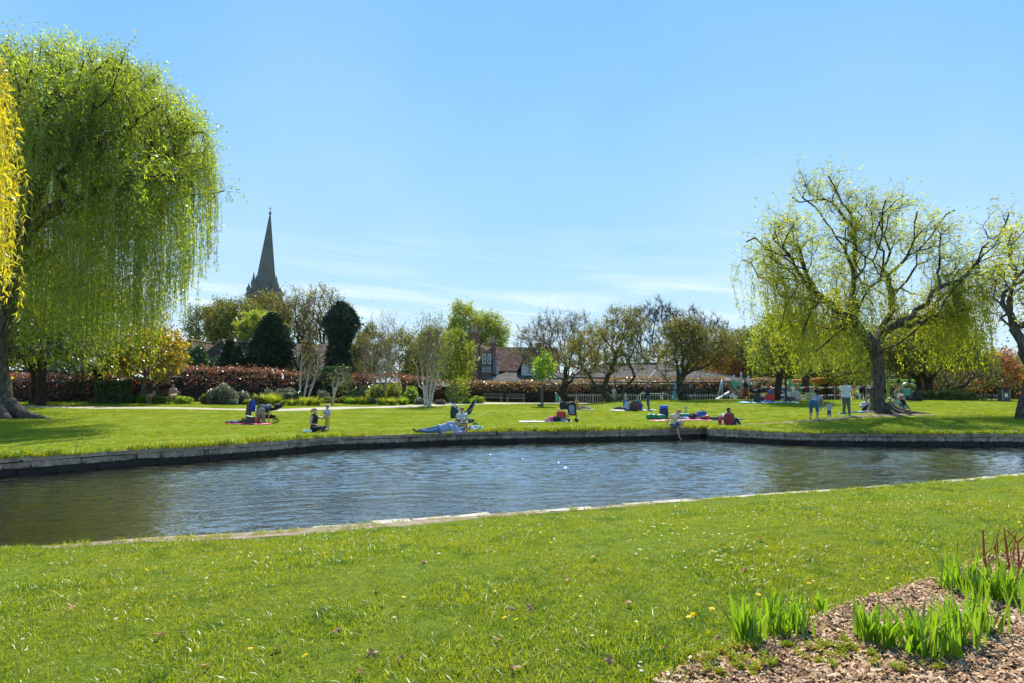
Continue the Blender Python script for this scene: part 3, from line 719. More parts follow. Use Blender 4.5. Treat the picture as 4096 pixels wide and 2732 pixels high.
def radii(P, par, rt, rmin=.006, e=2.4):
 n = len(P); w = np.zeros(n); kids = np.zeros(n, int)
 for i in range(n - 1, 0, -1):
  if kids[i] == 0: w[i] = 1
  w[par[i]] += w[i]; kids[par[i]] += 1
 rr = (w / w[0]) ** (1 / e) * rt; return np.maximum(rr, rmin), kids
def tubes(P, par, rr, sel, n):
 """n-sided frustum for every selected edge"""
 i = np.where(sel)[0]; i = i[par[i] >= 0]
 a = P[par[i]]; b = P[i]; ra = np.minimum(rr[par[i]], rr[i] * 1.35); rb = rr[i]
 t = b - a; L = np.linalg.norm(t, axis=1, keepdims=True); t = t / np.maximum(L, 1e-6)
 up = np.where(np.abs(t[:, 2:3]) < .95, [[0, 0, 1.]], [[1., 0, 0]]); x = np.cross(t, up); x /= np.linalg.norm(x, axis=1, keepdims=True); y = np.cross(x, t)
 an = np.arange(n) * 2 * math.pi / n; cs, sn = np.cos(an)[None, :, None], np.sin(an)[None, :, None]
 ring = x[:, None] * cs + y[:, None] * sn
 V = np.concatenate([a[:, None] + ring * ra[:, None, None], b[:, None] + t[:, None] * (rb * .35)[:, None, None] + ring * rb[:, None, None]], 1)
 m = len(i); k = np.arange(n); q = np.stack([k, (k + 1) % n, (k + 1) % n + n, k + n], 1)
 return V.reshape(-1, 3), (np.arange(m)[:, None, None] * 2 * n + q[None]).reshape(-1, 4)
def twigs(o, dirs, L, r0, r, cheap=False):
 """thin 3-sided tapering spikes"""
 n = len(o); t = dirs / np.linalg.norm(dirs, axis=1, keepdims=True)
 up = r.normal(size=(n, 3)); x = np.cross(t, up); x /= np.linalg.norm(x, axis=1, keepdims=True); y = np.cross(x, t)
 bend = r.normal(0, .012 if cheap else .12, (n, 3)) * L[:, None]; mid = o + t * L[:, None] * .5 + bend; tip = o + t * L[:, None]
 if cheap:
  V = np.stack([o - x * r0, o + x * r0, mid + y * r0 * .7, tip], 1).reshape(-1, 3); i = np.arange(n)[:, None] * 4
  return V, np.concatenate([i + [0, 1, 3], i + [0, 1, 2], i + [1, 3, 2]]), tip, mid
 V = [];
 for a in (0, 2.094, 4.189): V.append(o + (x * math.cos(a) + y * math.sin(a)) * r0)
 for a in (0, 2.094, 4.189): V.append(mid + (x * math.cos(a) + y * math.sin(a)) * r0 * .6)
 V.append(tip); V = np.stack(V, 1).reshape(-1, 3); i = np.arange(n)[:, None] * 7
 Ft = np.concatenate([i + f for f in ([0, 1, 4], [0, 4, 3], [1, 2, 5], [1, 5, 4], [2, 0, 3], [2, 3, 5], [3, 4, 6], [4, 5, 6], [5, 3, 6])])
 return V, Ft, tip, mid
def leaves(c, size, r, aspect=.5, dirs=None, tri=False, flat=None):
 """leaf-sized faces at points c"""
 n = len(c); a = dirs if dirs is not None else r.normal(size=(n, 3)); a = a / np.linalg.norm(a, axis=1, keepdims=True)
 b = np.cross(a, r.normal(size=(n, 3))); b /= np.linalg.norm(b, axis=1, keepdims=True)
 s = (size * r.uniform(.65, 1.35, n))[:, None]
 if tri:
  V = np.stack([c - b * s * aspect * .6, c + b * s * aspect * .6, c + a * s], 1).reshape(-1, 3); return V, np.arange(n * 3).reshape(-1, 3)
 V = np.stack([c, c + a * s * .45 + b * s * aspect * .5, c + a * s, c + a * s * .45 - b * s * aspect * .5], 1).reshape(-1, 3)
 return V, np.arange(n * 4).reshape(-1, 4)
def join(L):
 V = []; Fq = []; Ft = []; b = 0
 for v, f in L:
  V.append(v); (Fq if f.shape[1] == 4 else Ft).append(f + b); b += len(v)
 return np.concatenate(V), ([np.concatenate(Ft)] if Ft else []) + ([np.concatenate(Fq)] if Fq else [])
def ell(n, c, rad, r, shell=.55, flat_bottom=None, lump=0, seed=0, pw=1.0):
 """points in an ellipsoid crown, mostly near its outside; lumpy outline"""
 d = r.normal(size=(n * 3, 3)); d /= np.linalg.norm(d, axis=1, keepdims=True)
 u = r.uniform(shell ** 3, 1, n * 3) ** (1 / 3)
 if lump:
  q = np.random.default_rng(seed + 5); f = np.zeros(n * 3)
  for k in range(9):
   ax = q.normal(size=3); ax /= np.linalg.norm(ax); f += np.cos((d @ ax) * q.uniform(4, 9) + q.uniform(0, 6.28))
  u = u * (1 + lump * f / 3)
 p = d * u[:, None] * np.array(rad);
 if flat_bottom is not None: p = p[p[:, 2] > flat_bottom * rad[2]]
 return p[:n] + np.array(c)
def tree(name, label, cat, D, px, base_py=None, crown=None, trunk_r=.2, fork=None, n=260, tw=5, twl=.5, lf=6, ls=.12, bark=None, leaf=None, twm=None, seed=1, k=.45,
         jit=.12, shell=.5, lump=.12, group=None, depth=1.0, up=.5, base_z=None, asp=.6, crown2=None, seeds=None, flat=-.75, tri=True, twr=.012, step=.6, rmin=.008, lean=0, leafspread=.25, pe=1.68):
 """crown: (px_left, px_right, py_top, py_bottom) as seen; grown at distance D"""
 r = np.random.default_rng(seed * 7 + 1)
 base = gpx(px, D) if base_z is None else Vector(((px - 512) / F * D / (CT), D, base_z))
 base = Vector((base.x, D, (float(Gz(base.x, D)) if base_z is None else base_z) - .1))
 cr = [crown] + (crown2 or []); PTS = []
 tot = sum((c[1] - c[0]) * (c[3] - c[2]) for c in cr)
 for ci, c in enumerate(cr):
  a = at(c[0], c[2], D); b = at(c[1], c[3], D); dd = c[4] if len(c) > 4 else 0
  cen = np.array([(a.x + b.x) / 2, D + dd, (a.z + b.z) / 2]); rad = np.array([(b.x - a.x) / 2, (b.x - a.x) / 2 * depth, (a.z - b.z) / 2])
  rad[1] = max(rad[1], .6)
  m_ = max(8, int(n * (c[1] - c[0]) * (c[3] - c[2]) / tot)); PTS.append(ell(m_, cen, rad * .93, r, shell, flat, lump, seed + ci))
 pts = np.concatenate(PTS); cz = pts[:, 2]
 H = cz.max() - base.z; fk = fork if fork is not None else .25
 top = np.array([base.x + lean, base.y, base.z + H * fk])
 sd = [(-1, [base + (Vector(top) - base) * .5 + Vector((lean * .1, 0, 0)), top])] + (seeds or [])
 P, par = skeleton(np.array(base), pts, sd, k, step, jit, r)
 rr, kids = radii(P, par, trunk_r, rmin, pe)
 # root flare
 near = (P[:, 2] - base.z) < .35; rr = np.where(near & (rr > trunk_r * .6), rr * 1.25, rr)
 root = thing(name, label, cat, base, 0, group); Bs = np.array(base)
 big = rr > trunk_r * .35
 v, f = tubes(P - Bs, par, rr, big, 9); link('trunk', np_mesh('trunk', v, f, True), root, bark or M_BARK)
 mid = ~big & (rr > .028); fine = ~big & ~mid; L = []
 for s_, nn in ((mid, 5), (fine, 3)):
  if s_[1:].any(): L.append(tubes(P - Bs, par, rr, s_, nn))
 tips = np.where((rr < max(.05, rr.min() * 2.2)) & (np.arange(len(P)) > 3))[0]
 outward = P[tips] - P[par[tips]]; outward /= np.maximum(np.linalg.norm(outward, axis=1, keepdims=True), 1e-6)
 if tw:
  tw_ = int(tw * 1.5) if lf < 7 else tw; o = np.repeat(P[tips], tw_, 0) - Bs; dr = np.repeat(outward, tw_, 0) + r.normal(0, .75, (len(o), 3)) + np.array([0, 0, up])
  Lt = r.uniform(.4, 1.4, len(o)) * twl; v, f, tip, md = twigs(o, dr, Lt, twr, r, True); L.append((v, f))
 else: tip = md = np.repeat(P[tips], 2, 0) - Bs
 v, f = join(L); link('branches', np_mesh('branches', v, f), root, twm or M_TWIG)
 if lf:
  src = np.concatenate([tip, md]); q = src[r.integers(0, len(src), int(len(src) * lf / 2))] + r.normal(0, leafspread * twl, (int(len(src) * lf / 2), 3))
  v, f = leaves(q, ls, r, asp, None, tri); link('foliage', np_mesh('foliage', v, f), root, leaf or L_OLIVE)
 return root
# ---- big weeping willow on the left bank
def whips(origins, lens, r, seg=.35, sway=.05, wind=(0, 0), lsize=.1, per=5, asp=.2, rad=.006, spread=.05, taper=.3):
 """hanging strands from origins; returns stem mesh and leaf mesh"""
 n = len(origins); S_ = []; C_ = []; Dv = []
 ns = np.maximum(2, (lens / seg).astype(int)); mx_ = ns.max(); ph = r.uniform(0, 6.28, n); P = origins.copy(); prev = P.copy(); dirn = r.normal(0, .22, (n, 2))
 for i in range(mx_):
  act = ns > i; f = i / ns
  st = lens / ns; dx = dirn[:, 0] * np.maximum(0, 1 - f * 2.2) * st + sway * st * np.sin(ph + i * .8) + wind[0] * st
  dy = dirn[:, 1] * np.maximum(0, 1 - f * 2.2) * st + sway * st * np.cos(ph * 1.3 + i * .7) + wind[1] * st
  Q = P + np.stack([dx, dy, -st], 1); A, B = P[act], Q[act]
  S_.append((A, B)); m_ = len(A); t_ = r.uniform(0, 1, (m_, per))[..., None]; c = A[:, None] + (B - A)[:, None] * t_ + r.normal(0, spread, (m_, per, 3))
  d_ = r.normal(0, .55, (m_, per, 3)) + np.array([0, 0, -1.]); C_.append(c.reshape(-1, 3)); Dv.append(d_.reshape(-1, 3)); P = np.where(act[:, None], Q, P)
 A = np.concatenate([a for a, b in S_]); B = np.concatenate([b for a, b in S_]); m_ = len(A); w = np.array([rad, 0, 0]); w2 = np.array([0, rad, 0])
 V = np.stack([A - w, A + w2, A + w, B - w, B + w2, B + w], 1).reshape(-1, 3); i = np.arange(m_)[:, None] * 6
 Fq = np.concatenate([i + [0, 1, 4, 3], i + [1, 2, 5, 4]]); c = np.concatenate(C_); dv = np.concatenate(Dv)
 return (V, Fq), leaves(c, lsize, r, asp, dv, True)
r = np.random.default_rng(77)
WD = 33.0
base = drop(gpx(0, WD)); base.z -= .15
root = thing('weeping_willow', 'huge weeping willow with long hanging curtains of green at the left edge', 'tree', base)
def wp(px, py, dy=0): return np.array(at(px, py, WD + dy))
sd = [(-1, [wp(1, 400), wp(-2, 360), wp(2, 310), wp(8, 275)]),
      (-1, [wp(8, 275), wp(22, 232), wp(36, 195), wp(46, 165, -1), wp(50, 120, -1), wp(60, 80, -1)]),
      (-1, [wp(22, 232), wp(60, 205, -1), (wp(85, 196, -2)), wp(107, 186, -2), wp(128, 190, -3), wp(140, 205, -4)]),
      (-1, [wp(46, 165, -1), wp(80, 150, 0), wp(120, 130, 0), wp(160, 125, 1), wp(190, 135, 1)]),
      (-1, [wp(-2, 360), wp(10, 280, 3), wp(55, 250, 5), wp(100, 215, 6)]),
      (-1, [wp(2, 310), wp(-20, 250, 2), wp(-40, 180, 2), wp(-50, 100, 2)]),
      (-1, [wp(36, 195), wp(10, 150, -4), wp(-10, 90, -5)]),
      (-1, [wp(85, 196, -2), wp(130, 175, -5), wp(165, 175, -6)])]
cen = np.array(at(48, 230, WD)); c1 = ell(520, np.array(at(62, 170, WD)), (8.0, 7.0, 7.2), r, .45, -.25, .16, 4)
c2 = ell(150, np.array(at(135, 160, WD)), (4.2, 4.5, 4.6), r, .5, -.1, .15, 6)
c3 = ell(90, np.array(at(-45, 170, WD)), (5, 6, 7), r, .5, -.2, .15, 8)
pts = np.concatenate([c1, c2, c3])
def right_edge(py): return np.interp(py, [0, 12, 30, 45, 60, 80, 105, 130, 160, 185, 220, 260], [30, 62, 98, 130, 158, 172, 182, 196, 208, 214, 212, 200])
def top_edge(px): return np.interp(px, [-60, 0, 20, 62, 80, 100, 140, 172, 190, 207, 220], [30, 30, 26, 26, 36, 48, 66, 84, 118, 150, 190])
pxp = 512 + F * pts[:, 0] / pts[:, 1]; pyp = 390 - F * (pts[:, 2] - CAM_Z) / pts[:, 1]
rg = 9 * np.sin(pyp * .11 + 1) + 7 * np.sin(pyp * .27) + 5 * np.sin(pts[:, 1] * 2); tg = 7 * np.sin(pxp * .16) + 5 * np.sin(pxp * .37 + 1)
pts = pts[(pxp < right_edge(pyp) + rg - 4) & (pyp > top_edge(pxp) + tg + 3) & (nz2d(pts[:, 0] + pts[:, 2] * .7, pts[:, 1] + pts[:, 2], .9, 5) > -.95)]
P, par = skeleton(np.array(base), pts, sd, .4, .7, .12, r); rr, kids = radii(P, par, .62, .012, 1.95)
low = P[:, 2] < base.z + 5; rr = np.where(low & (rr > .25), .42 + .30 * np.exp(-(P[:, 2] - base.z) / .7), rr)
Bs = np.array(base); big = rr > .12
v, f = tubes(P - Bs, par, rr, big, 12)
# root buttresses
rts = []
for a, L_, r0 in ((-1.5, 2.0, .3), (-.9, 2.3, .30), (-.35, 2.9, .36), (-.05, 1.8, .24), (.5, 1.3, .3), (2.4, 2, .3), (3.4, 1.8, .3), (-2.3, 1.7, .28)):
 q = [(.25 * math.cos(a), .25 * math.sin(a), .95)]
 for s_ in (.25, .5, .75, 1):
  x, y = math.cos(a + .2 * s_) * L_ * (.15 + .85 * s_), math.sin(a + .2 * s_) * L_ * (.15 + .85 * s_)
  q.append((x, y, float(Gz(base.x + x, base.y + y)) - base.z + .62 * (1 - s_) ** 2.2 - .03))
 mb_ = MB().tube(q, [r0 * 1.1, r0, r0 * .75, r0 * .5, r0 * .12], 9); rts.append((np.array(mb_.v), [f_ for f_ in mb_.f if len(f_) == 4]))
v, fl = join([(v, f)] + [(a, np.array(b)) for a, b in rts])
t = NT('willow_bark'); p = t.pos(); n = t.noise(t.scale(p, (5, 5, 1.1)), 2.2, 6, .7, .6)
t.pbr(t.ramp(n, ((.35, (.022, .017, .012)), (.5, (.085, .07, .055)), (.68, (.22, .19, .155)))), .9, t.bump(n, .12)); M_WBARK = t.m
link('trunk', np_mesh('trunk', v, fl, True), root, M_WBARK)
v, f = join([tubes(P - Bs, par, rr, ~big & (rr > .04), 5), tubes(P - Bs, par, rr, ~big & (rr <= .04), 3)])
link('branches', np_mesh('branches', v, f), root, M_BARK)
tips = np.where((rr < .10))[0]
o = P[tips]; cen_l = r.random(len(o)); o = np.repeat(o + r.normal(0, .2, o.shape), 5, 0); cen_l = np.repeat(cen_l, 5); o = o + r.normal(0, .10, o.shape) + np.array([0, 0, .1])
# how far each curtain hangs, read from the photograph's outline
def lowest(px): return np.interp(px, [-60, 0, 20, 45, 60, 75, 95, 110, 125, 140, 148, 160, 170, 185, 200, 212, 224], [330, 322, 330, 345, 330, 325, 335, 378, 345, 372, 345, 322, 330, 318, 300, 270, 235])
pxo = 512 + F * o[:, 0] / o[:, 1]; keep = pxo < 225; o = o[keep]; pxo = pxo[keep]; cen_l = cen_l[keep]
targ = lowest(pxo + r.normal(0, 5, len(o))); zmin = np.array([at(a, b, c)[2] for a, b, c in zip(pxo, targ, o[:, 1])])
Lm = o[:, 2] - zmin; front = np.clip(.5 + (WD - o[:, 1]) / 14, .15, 1)
jl = r.uniform(.8, 1.0, len(o))
L_ = np.where(cen_l < .16, Lm * (.8 + .24 * cen_l / .16) * jl, Lm * (.08 + .55 * (cen_l - .16)) * jl)
gap = nz2d(o[:, 0] * 1.0, o[:, 1] * .55, 2.3, 33); L_ = np.where(gap < .05, L_ * r.uniform(.3, .5, len(o)), L_)
pyo = 390 - F * (o[:, 2] - CAM_Z) / o[:, 1]; win = (pxo > 12) & (pxo < 66) & (o[:, 1] < WD + .5) & (r.random(len(o)) < .9)
L_ = np.where(win, np.minimum(L_, np.maximum(.5, (np.interp(pxo, [12, 30, 50, 66], [225, 175, 150, 170]) + r.normal(0, 12, len(o)) - pyo) * o[:, 1] / F)), L_)
under = win & (pyo > 170); L_ = np.where(under, .4, L_)
backl = (o[:, 1] > WD + 1) & (pxo < 110) & (cen_l < .35); L_ = np.where(backl, Lm * r.uniform(.8, 1.02, len(o)), L_)
L_ = np.clip(np.minimum(L_, 14.5), .4, None)
xo = []; xl = []
for (a_, b_) in [(25, 372), (38, 352), (48, 345), (60, 332), (72, 350), (80, 366), (90, 338), (98, 372), (106, 350), (112, 379), (118, 352), (127, 345), (136, 332), (148, 379), (150, 350), (160, 332), (170, 326), (178, 300), (184, 318), (188, 290), (198, 282), (206, 268), (214, 236), (140, 360), (55, 368)]:
 D_ = r.uniform(28.5, 36);
 for k in range(17):
  q_ = np.array(at(a_ + r.normal(0, 1.7), r.uniform(165, 225) if a_ < 195 else r.uniform(140, 185), D_ + r.normal(0, .15))); zb_ = at(a_, b_ - abs(r.normal(0, 16)), D_)[2]; xo.append(q_); xl.append(q_[2] - zb_)
o = np.concatenate([o, np.array(xo)]); L_ = np.concatenate([L_, np.array(xl)])
st, lv = whips(o - Bs, L_, r, .40, .05, (.02, 0), .15, 5, .27, .005, .05)
link('hanging_whips', np_mesh('hanging_whips', *st), root, M_WSTEM)
link('foliage', np_mesh('foliage', *lv), root, L_WIL)
print('willow', len(o), len(lv[1]))
# upright tufty shoots on the crown top
sel = np.where((rr < .06) & (P[:, 2] > base.z + 9))[0]; oo = np.repeat(P[sel], 5, 0) - Bs
v, f, tip, md = twigs(oo, r.normal(0, .6, oo.shape) + [0.15, 0, .75], r.uniform(.5, 1.2, len(oo)), .010, r)
link('crown_shoots', np_mesh('crown_shoots', v, f), root, M_WSTEM)
q = np.concatenate([tip, md]); q = np.repeat(q, 9, 0) + r.normal(0, .16, (len(q) * 9, 3))
link('crown_foliage', np_mesh('crown_foliage', *leaves(q, .16, r, .28, None, True)), root, L_WIL)

# ---- yellow willow strands hanging into the picture at the far left, close by
YD = 9.0
bY = (-9.5, 6.3, 0.0); z0 = -.3
root = thing('willow_tree', 'near willow with bright yellow-green strands hanging down the left edge', 'tree', (bY[0], bY[1], z0))
o = []
sdl = [np.array([0, 0, 0.]), np.array([.1, .1, 2.]), np.array([.3, .5, 4.]), np.array([.9, 1.2, 5.6]), np.array([1.7, 2.1, 6.7]), np.array([2.3, 2.8, 7.3])]
mb_ = MB().tube(sdl, [.34, .27, .22, .13, .07, .03], 10)
for a in range(5):
 b0 = sdl[2] + np.array([.1 * a - .3, 0, .15 * a]); mb_.tube([b0, b0 + np.array([-1.2 + .4 * a, .2 + .4 * a, 1.4]), b0 + np.array([-2.0 + .8 * a, 1.2 + .5 * a, 2.4])], [.10, .05, .008], 6)
for ax_, ay_, ad_ in ((-4, 66, 9.0), (7, 84, 9.4), (-22, 40, 8.7), (-40, 60, 9.6), (2, 75, 8.5), (-60, 30, 8.8), (-30, 90, 10), (9, 110, 9.0)):
 e_ = np.array(at(ax_, ay_, ad_)) - np.array([bY[0], bY[1], z0]); b0 = sdl[4]; mb_.tube([b0, b0 * .55 + e_ * .45 + np.array([0, 0, .35]), e_], [.05, .025, .006], 5)
mb_.obj('trunk', M_BARK, root, True)
r = np.random.default_rng(5)
for i in range(150):
 px = r.normal(-9, 9); D = YD + r.uniform(-.7, 1.0);
 if px > 17: px = 17 - r.uniform(0, 12)
 py0 = 60 + max(0, px) * 2.2 + r.uniform(-10, 60) if r.random() < .5 else r.uniform(90, 260)
 o.append(at(px, py0, D))
for i in range(110): o.append(at(r.uniform(-95, -14), r.uniform(-20, 190), r.uniform(7.9, 10.2)))
o = np.array(o) - np.array([bY[0], bY[1], z0]); zz = o[:, 2]
px = 512 + F * (o[:, 0] + bY[0]) / (o[:, 1] + bY[1])
zb = np.array([at(a, np.interp(a, [-30, 0, 8, 13, 20], [335, 318, 300, 262, 215]) - r.uniform(0, 30), D)[2] for a, D in zip(px, o[:, 1] + bY[1])]) - z0
L_ = np.clip(zz - zb, .3, None) * r.uniform(.3, 1, len(o))
st, lv = whips(o, L_, r, .14, .05, (0, 0), .085, 6, .17, .003, .015)
link('hanging_whips', np_mesh('hanging_whips', *st), root, mat('yellow_whip', (.42, .30, .05), .7, obj=False));
st2, lv2 = lv, None
link('foliage', np_mesh('foliage', *lv), root, L_YELW)

# ---- big open willow on the right bank
r = np.random.default_rng(91); TD = 36.0
base = drop(gpx(884, TD)); base.z -= .12; Bs = np.array(base)
root = thing('willow_tree', 'tall open willow with dark spreading limbs and a thick straight trunk on the right bank', 'tree', base)
def tp(x, y, dy=0):  # x,y in the 2084x1568 crop of [2900..4096]x[600..1500]
 return np.array(at((2900 + x / 1.7425) / 4, (600 + y / 1.7425) / 4, TD + dy))
sd = [(-1, [tp(1062, 1900), tp(1065, 1480), tp(1045, 1390)]),
      (-1, [tp(1045, 1390), tp(985, 1310, 0), tp(905, 1235, -.5), tp(830, 1155, -1), tp(760, 1095, -1), tp(700, 1045, -1.5), tp(600, 985, -2), tp(550, 910, -2), tp(500, 830, -2), tp(455, 740, -2.5), tp(400, 680, -3), tp(430, 600, -3), tp(480, 520, -3)]),
      (-1, [tp(500, 830, -2), tp(380, 820, -2), tp(350, 770, -2), tp(300, 740, -2.5)]),
      (-1, [tp(455, 740, -2.5), tp(320, 705, -2), tp(285, 690, -2), tp(210, 610, -2), tp(150, 640, -2)]),
      (-1, [tp(700, 1045, -1.5), tp(600, 1110, -2.5), tp(560, 1220, -3), tp(540, 1290, -3)]),
      (-1, [tp(700, 1045, -1.5), tp(560, 1110, -.5), tp(540, 1060, 0)]),
      (-1, [tp(550, 910, -2), tp(470, 1010, -2), tp(420, 1090, -2), tp(390, 1240, -2)]),
      (-1, [tp(985, 1310), tp(900, 1200, 1), tp(865, 1100, 1.5), tp(880, 1010, 2), tp(905, 850, 2), tp(905, 640, 2), tp(905, 540, 2), tp(850, 500, 2), tp(790, 410, 2), tp(750, 370, 2), tp(700, 345, 2), tp(600, 350, 2), tp(520, 365, 2), tp(470, 330, 2)]),
      (-1, [tp(905, 540, 2), tp(870, 430, 1), tp(815, 370, 1), tp(760, 250, 1), tp(720, 180, 1)]),
      (-1, [tp(905, 540, 2), tp(960, 460, 3)]),
      (-1, [tp(1045, 1390), tp(1075, 1260, 1), tp(1130, 1180, 1), tp(1165, 1120, 1), tp(1160, 1000, 1), tp(1130, 900, .5), tp(1070, 860, 0), tp(1030, 770, 0), tp(970, 740, 0), tp(900, 650, 0), tp(775, 600, 0)]),
      (-1, [tp(1130, 880, .5), tp(1200, 820, 1), tp(1270, 740, 1), tp(1320, 620, 1), tp(1320, 520, 1), tp(1340, 430, 1)]),
      (-1, [tp(1270, 740, 1), tp(1350, 700, 1), tp(1500, 668, 1.5)]),
      (-1, [tp(1350, 700, 1), tp(1400, 640, 1), tp(1470, 545, 1), tp(1540, 450, 1), tp(1600, 420, 1)]),
      (-1, [tp(1030, 770), tp(1060, 700, -1), tp(1095, 600, -1), tp(1095, 470, -1), tp(1120, 350, -1)]),
      (-1, [tp(1065, 1430), tp(1110, 1390, -1), tp(1250, 1320, -1), tp(1350, 1240, -1), tp(1400, 1180, -1.5), tp(1480, 1150, -1.5), tp(1530, 1050, -1), tp(1600, 960, -1), tp(1720, 840, -1), tp(1790, 740, -1), tp(1880, 670, -1), tp(1930, 560, -1), tp(1980, 440, -1)]),
      (-1, [tp(1160, 960, 1), tp(1300, 1000, 2), tp(1450, 1020, 3), tp(1560, 990, 3)]),
      (-1, [tp(905, 1235), tp(820, 1250, -2), tp(760, 1290, -2.5), tp(640, 1400, -3)]),
      (-1, [tp(1130, 1020, 1), tp(1020, 950, 1), tp(950, 930, 1), tp(930, 860, 1)])]
def tell(x0, x1, y0, y1, n, dd=0, sh=.35, sd_=1, fb=-.9):
 a, b = tp(x0, y0, dd), tp(x1, y1, dd); return ell(n, (a + b) / 2, ((b[0] - a[0]) / 2, max(1.2, (b[0] - a[0]) / 2.6), (a[2] - b[2]) / 2), r, sh, fb, .15, sd_)
pts = np.concatenate([tell(150, 680, 470, 1100, 150, -2, .3, 1), tell(640, 1240, 420, 1050, 170, 1, .3, 2), tell(480, 800, 150, 400, 38, 2, .3, 3), tell(700, 1010, 260, 560, 40, 1.5, .3, 4),
                      tell(1180, 1640, 420, 900, 90, 1, .3, 5), tell(1400, 1900, 700, 1150, 100, 0, .3, 6), tell(1780, 2020, 440, 760, 30, -1, .3, 7), tell(1000, 1250, 300, 500, 24, 0, .3, 8),
                      tell(300, 1000, 1000, 1300, 90, -1, .3, 9), tell(1150, 1750, 1000, 1250, 80, 0, .3, 10)])
ns_ = len(skeleton(Bs, pts[:0], sd, .5, .5, .2, np.random.default_rng(0))[0]); pts = pts[r.random(len(pts)) < .68]
P, par = skeleton(Bs, pts, sd, .5, .5, .12, r); rr, kids = radii(P, par, .46, .007, 1.72)
sl_ = np.arange(len(P)) < ns_; rr = np.where(sl_, np.maximum(rr, .038), rr)
low = (P[:, 2] < base.z + 3.6) & (rr > .3); rr = np.where(low, .33 + .26 * np.exp(-(P[:, 2] - base.z) / .35), rr)
v, f = tubes(P - Bs, par, rr, rr > .07, 10)
rts = []
for a, L2, r0 in ((-1.5, 1.3, .14), (-.9, 1.6, .14), (-.3, 2.2, .13), (.1, 1.4, .12), (3.3, 1.2, .14), (-2.4, 1.1, .14)):
 q = [(.2 * math.cos(a), .2 * math.sin(a), .6)]
 for s_ in (.3, .6, 1):
  x, y = math.cos(a) * L2 * s_, math.sin(a) * L2 * s_; q.append((x, y, float(Gz(base.x + x, base.y + y)) - base.z + .35 * (1 - s_) ** 2))
 mb_ = MB().tube(q, [r0 * 1.1, r0, r0 * .6, r0 * .2], 8); rts.append((np.array(mb_.v), np.array([f_ for f_ in mb_.f if len(f_) == 4])))
v, fl = join([(v, f)] + rts)
link('trunk', np_mesh('trunk', v, fl, True), root, M_WBARK)
L = [tubes(P - Bs, par, rr, (rr <= .07) & (rr > .03), 5), tubes(P - Bs, par, rr, rr <= .03, 3)]
sel = np.where(rr < .035)[0]; oo = np.repeat(P[sel], 4, 0) - Bs; hz = (oo[:, 2:3] > 6)
v, f, tip, md = twigs(oo, r.normal(0, .8, oo.shape) + [0.25, 0, .45], r.uniform(.5, 1.7, len(oo)), .008, r); L.append((v, f))
link('branches', np_mesh('branches', *join(L)), root, M_BARK)
q = np.concatenate([tip, md]); q = q[r.random(len(q)) < .62]; q = np.repeat(q, 7, 0) + r.normal(0, .11, (len(q) * 7, 3)); dv = r.normal(0, .5, q.shape) + [1.0, 0, .1]
link('foliage', np_mesh('foliage', *leaves(q, .16, r, .28, dv, True)), root, L_WIL2)
sel = np.where((rr < .12) & (P[:, 2] > base.z + 3))[0]; o = np.repeat(P[sel], 2, 0) + r.normal(0, .3, (len(sel) * 2, 3)); o = o[(o[:, 2] - base.z < 8) | (r.random(len(o)) < .5)]
px = 512 + F * o[:, 0] / o[:, 1]; zz = o[:, 2] - base.z
Lw = np.where(zz < 8, r.uniform(.6, 3.6, len(o)), r.uniform(.3, 1.4, len(o))); Lw = np.clip(np.minimum(Lw, zz - 2.3), .3, 5)
k_ = ((np.abs(px - 884) > 12) | (zz > 6)) & ((zz < 8) | (r.random(len(o)) < .35)); o = o[k_]; Lw = Lw[k_]
st, lv = whips(o - Bs, Lw, r, .3, .12, (.12, -.03), .15, 5, .28, .005, .07)
link('hanging_whips', np_mesh('hanging_whips', *st), root, M_WSTEM); link('hanging_foliage', np_mesh('hanging_foliage', *lv), root, L_WIL2)
print('rwillow', len(P), len(q), len(lv[1]))
# ================================================================== CATHEDRAL SPIRE, HILL
M_STONE = None
t = NT('cathedral_stone'); p = t.pos(True); n = t.noise(p, .5, 6, .65); n2 = t.noise(t.scale(p, (1, 1, .15)), .9, 5, .6)
bk = t.n('ShaderNodeTexBrick'); bk.inputs['Scale'].default_value = .9; bk.inputs['Color1'].default_value = (.115, .122, .128, 1); bk.inputs['Color2'].default_value = (.082, .088, .094, 1); bk.inputs['Mortar'].default_value = (.10, .095, .085, 1); bk.inputs['Mortar Size'].default_value = .015
t.l(t.scale(p, (1, 1, 1)), bk.inputs['Vector'])
c = t.mix(t.ramp(n2, ((.35, 0.), (.65, .8))), bk.outputs[0], (.12, .115, .10)); c = t.mix(t.ramp(n, ((.5, 0.), (.7, .3))), c, (.20, .18, .14))
t.pbr(c, .9, t.bump(n, .1)); M_STONE = t.m
M_STONED = mat('stone_shadow', (.04, .038, .035), .9)
CD = 440.0; sc_ = CD / F
cb = at(262.5, 390, CD); cx = cb.x; W2 = 9.2
root = thing('cathedral_tower', 'tall grey stone cathedral tower with a slender spire rising behind the trees', 'cathedral', (cx, CD, 1.0), R(14))
def zpy(py): return at(262, py, CD).z - 1.0
zt = zpy(297)
m = MB(); m.box((0, 0, zt / 2), (2 * W2, 2 * W2, zt)); m.obj('tower_wall', M_STONE, root)
m = MB()
for s_ in (-1, 1):
 for q in (-1, 1):
  m.tube([(s_ * W2, q * W2, 0), (s_ * W2, q * W2, zt + .8)], 1.5, 8)
  m.box((s_ * W2, q * W2, 12), (3.6, 3.6, 24))
m.obj('corner_turret', M_STONE, root)
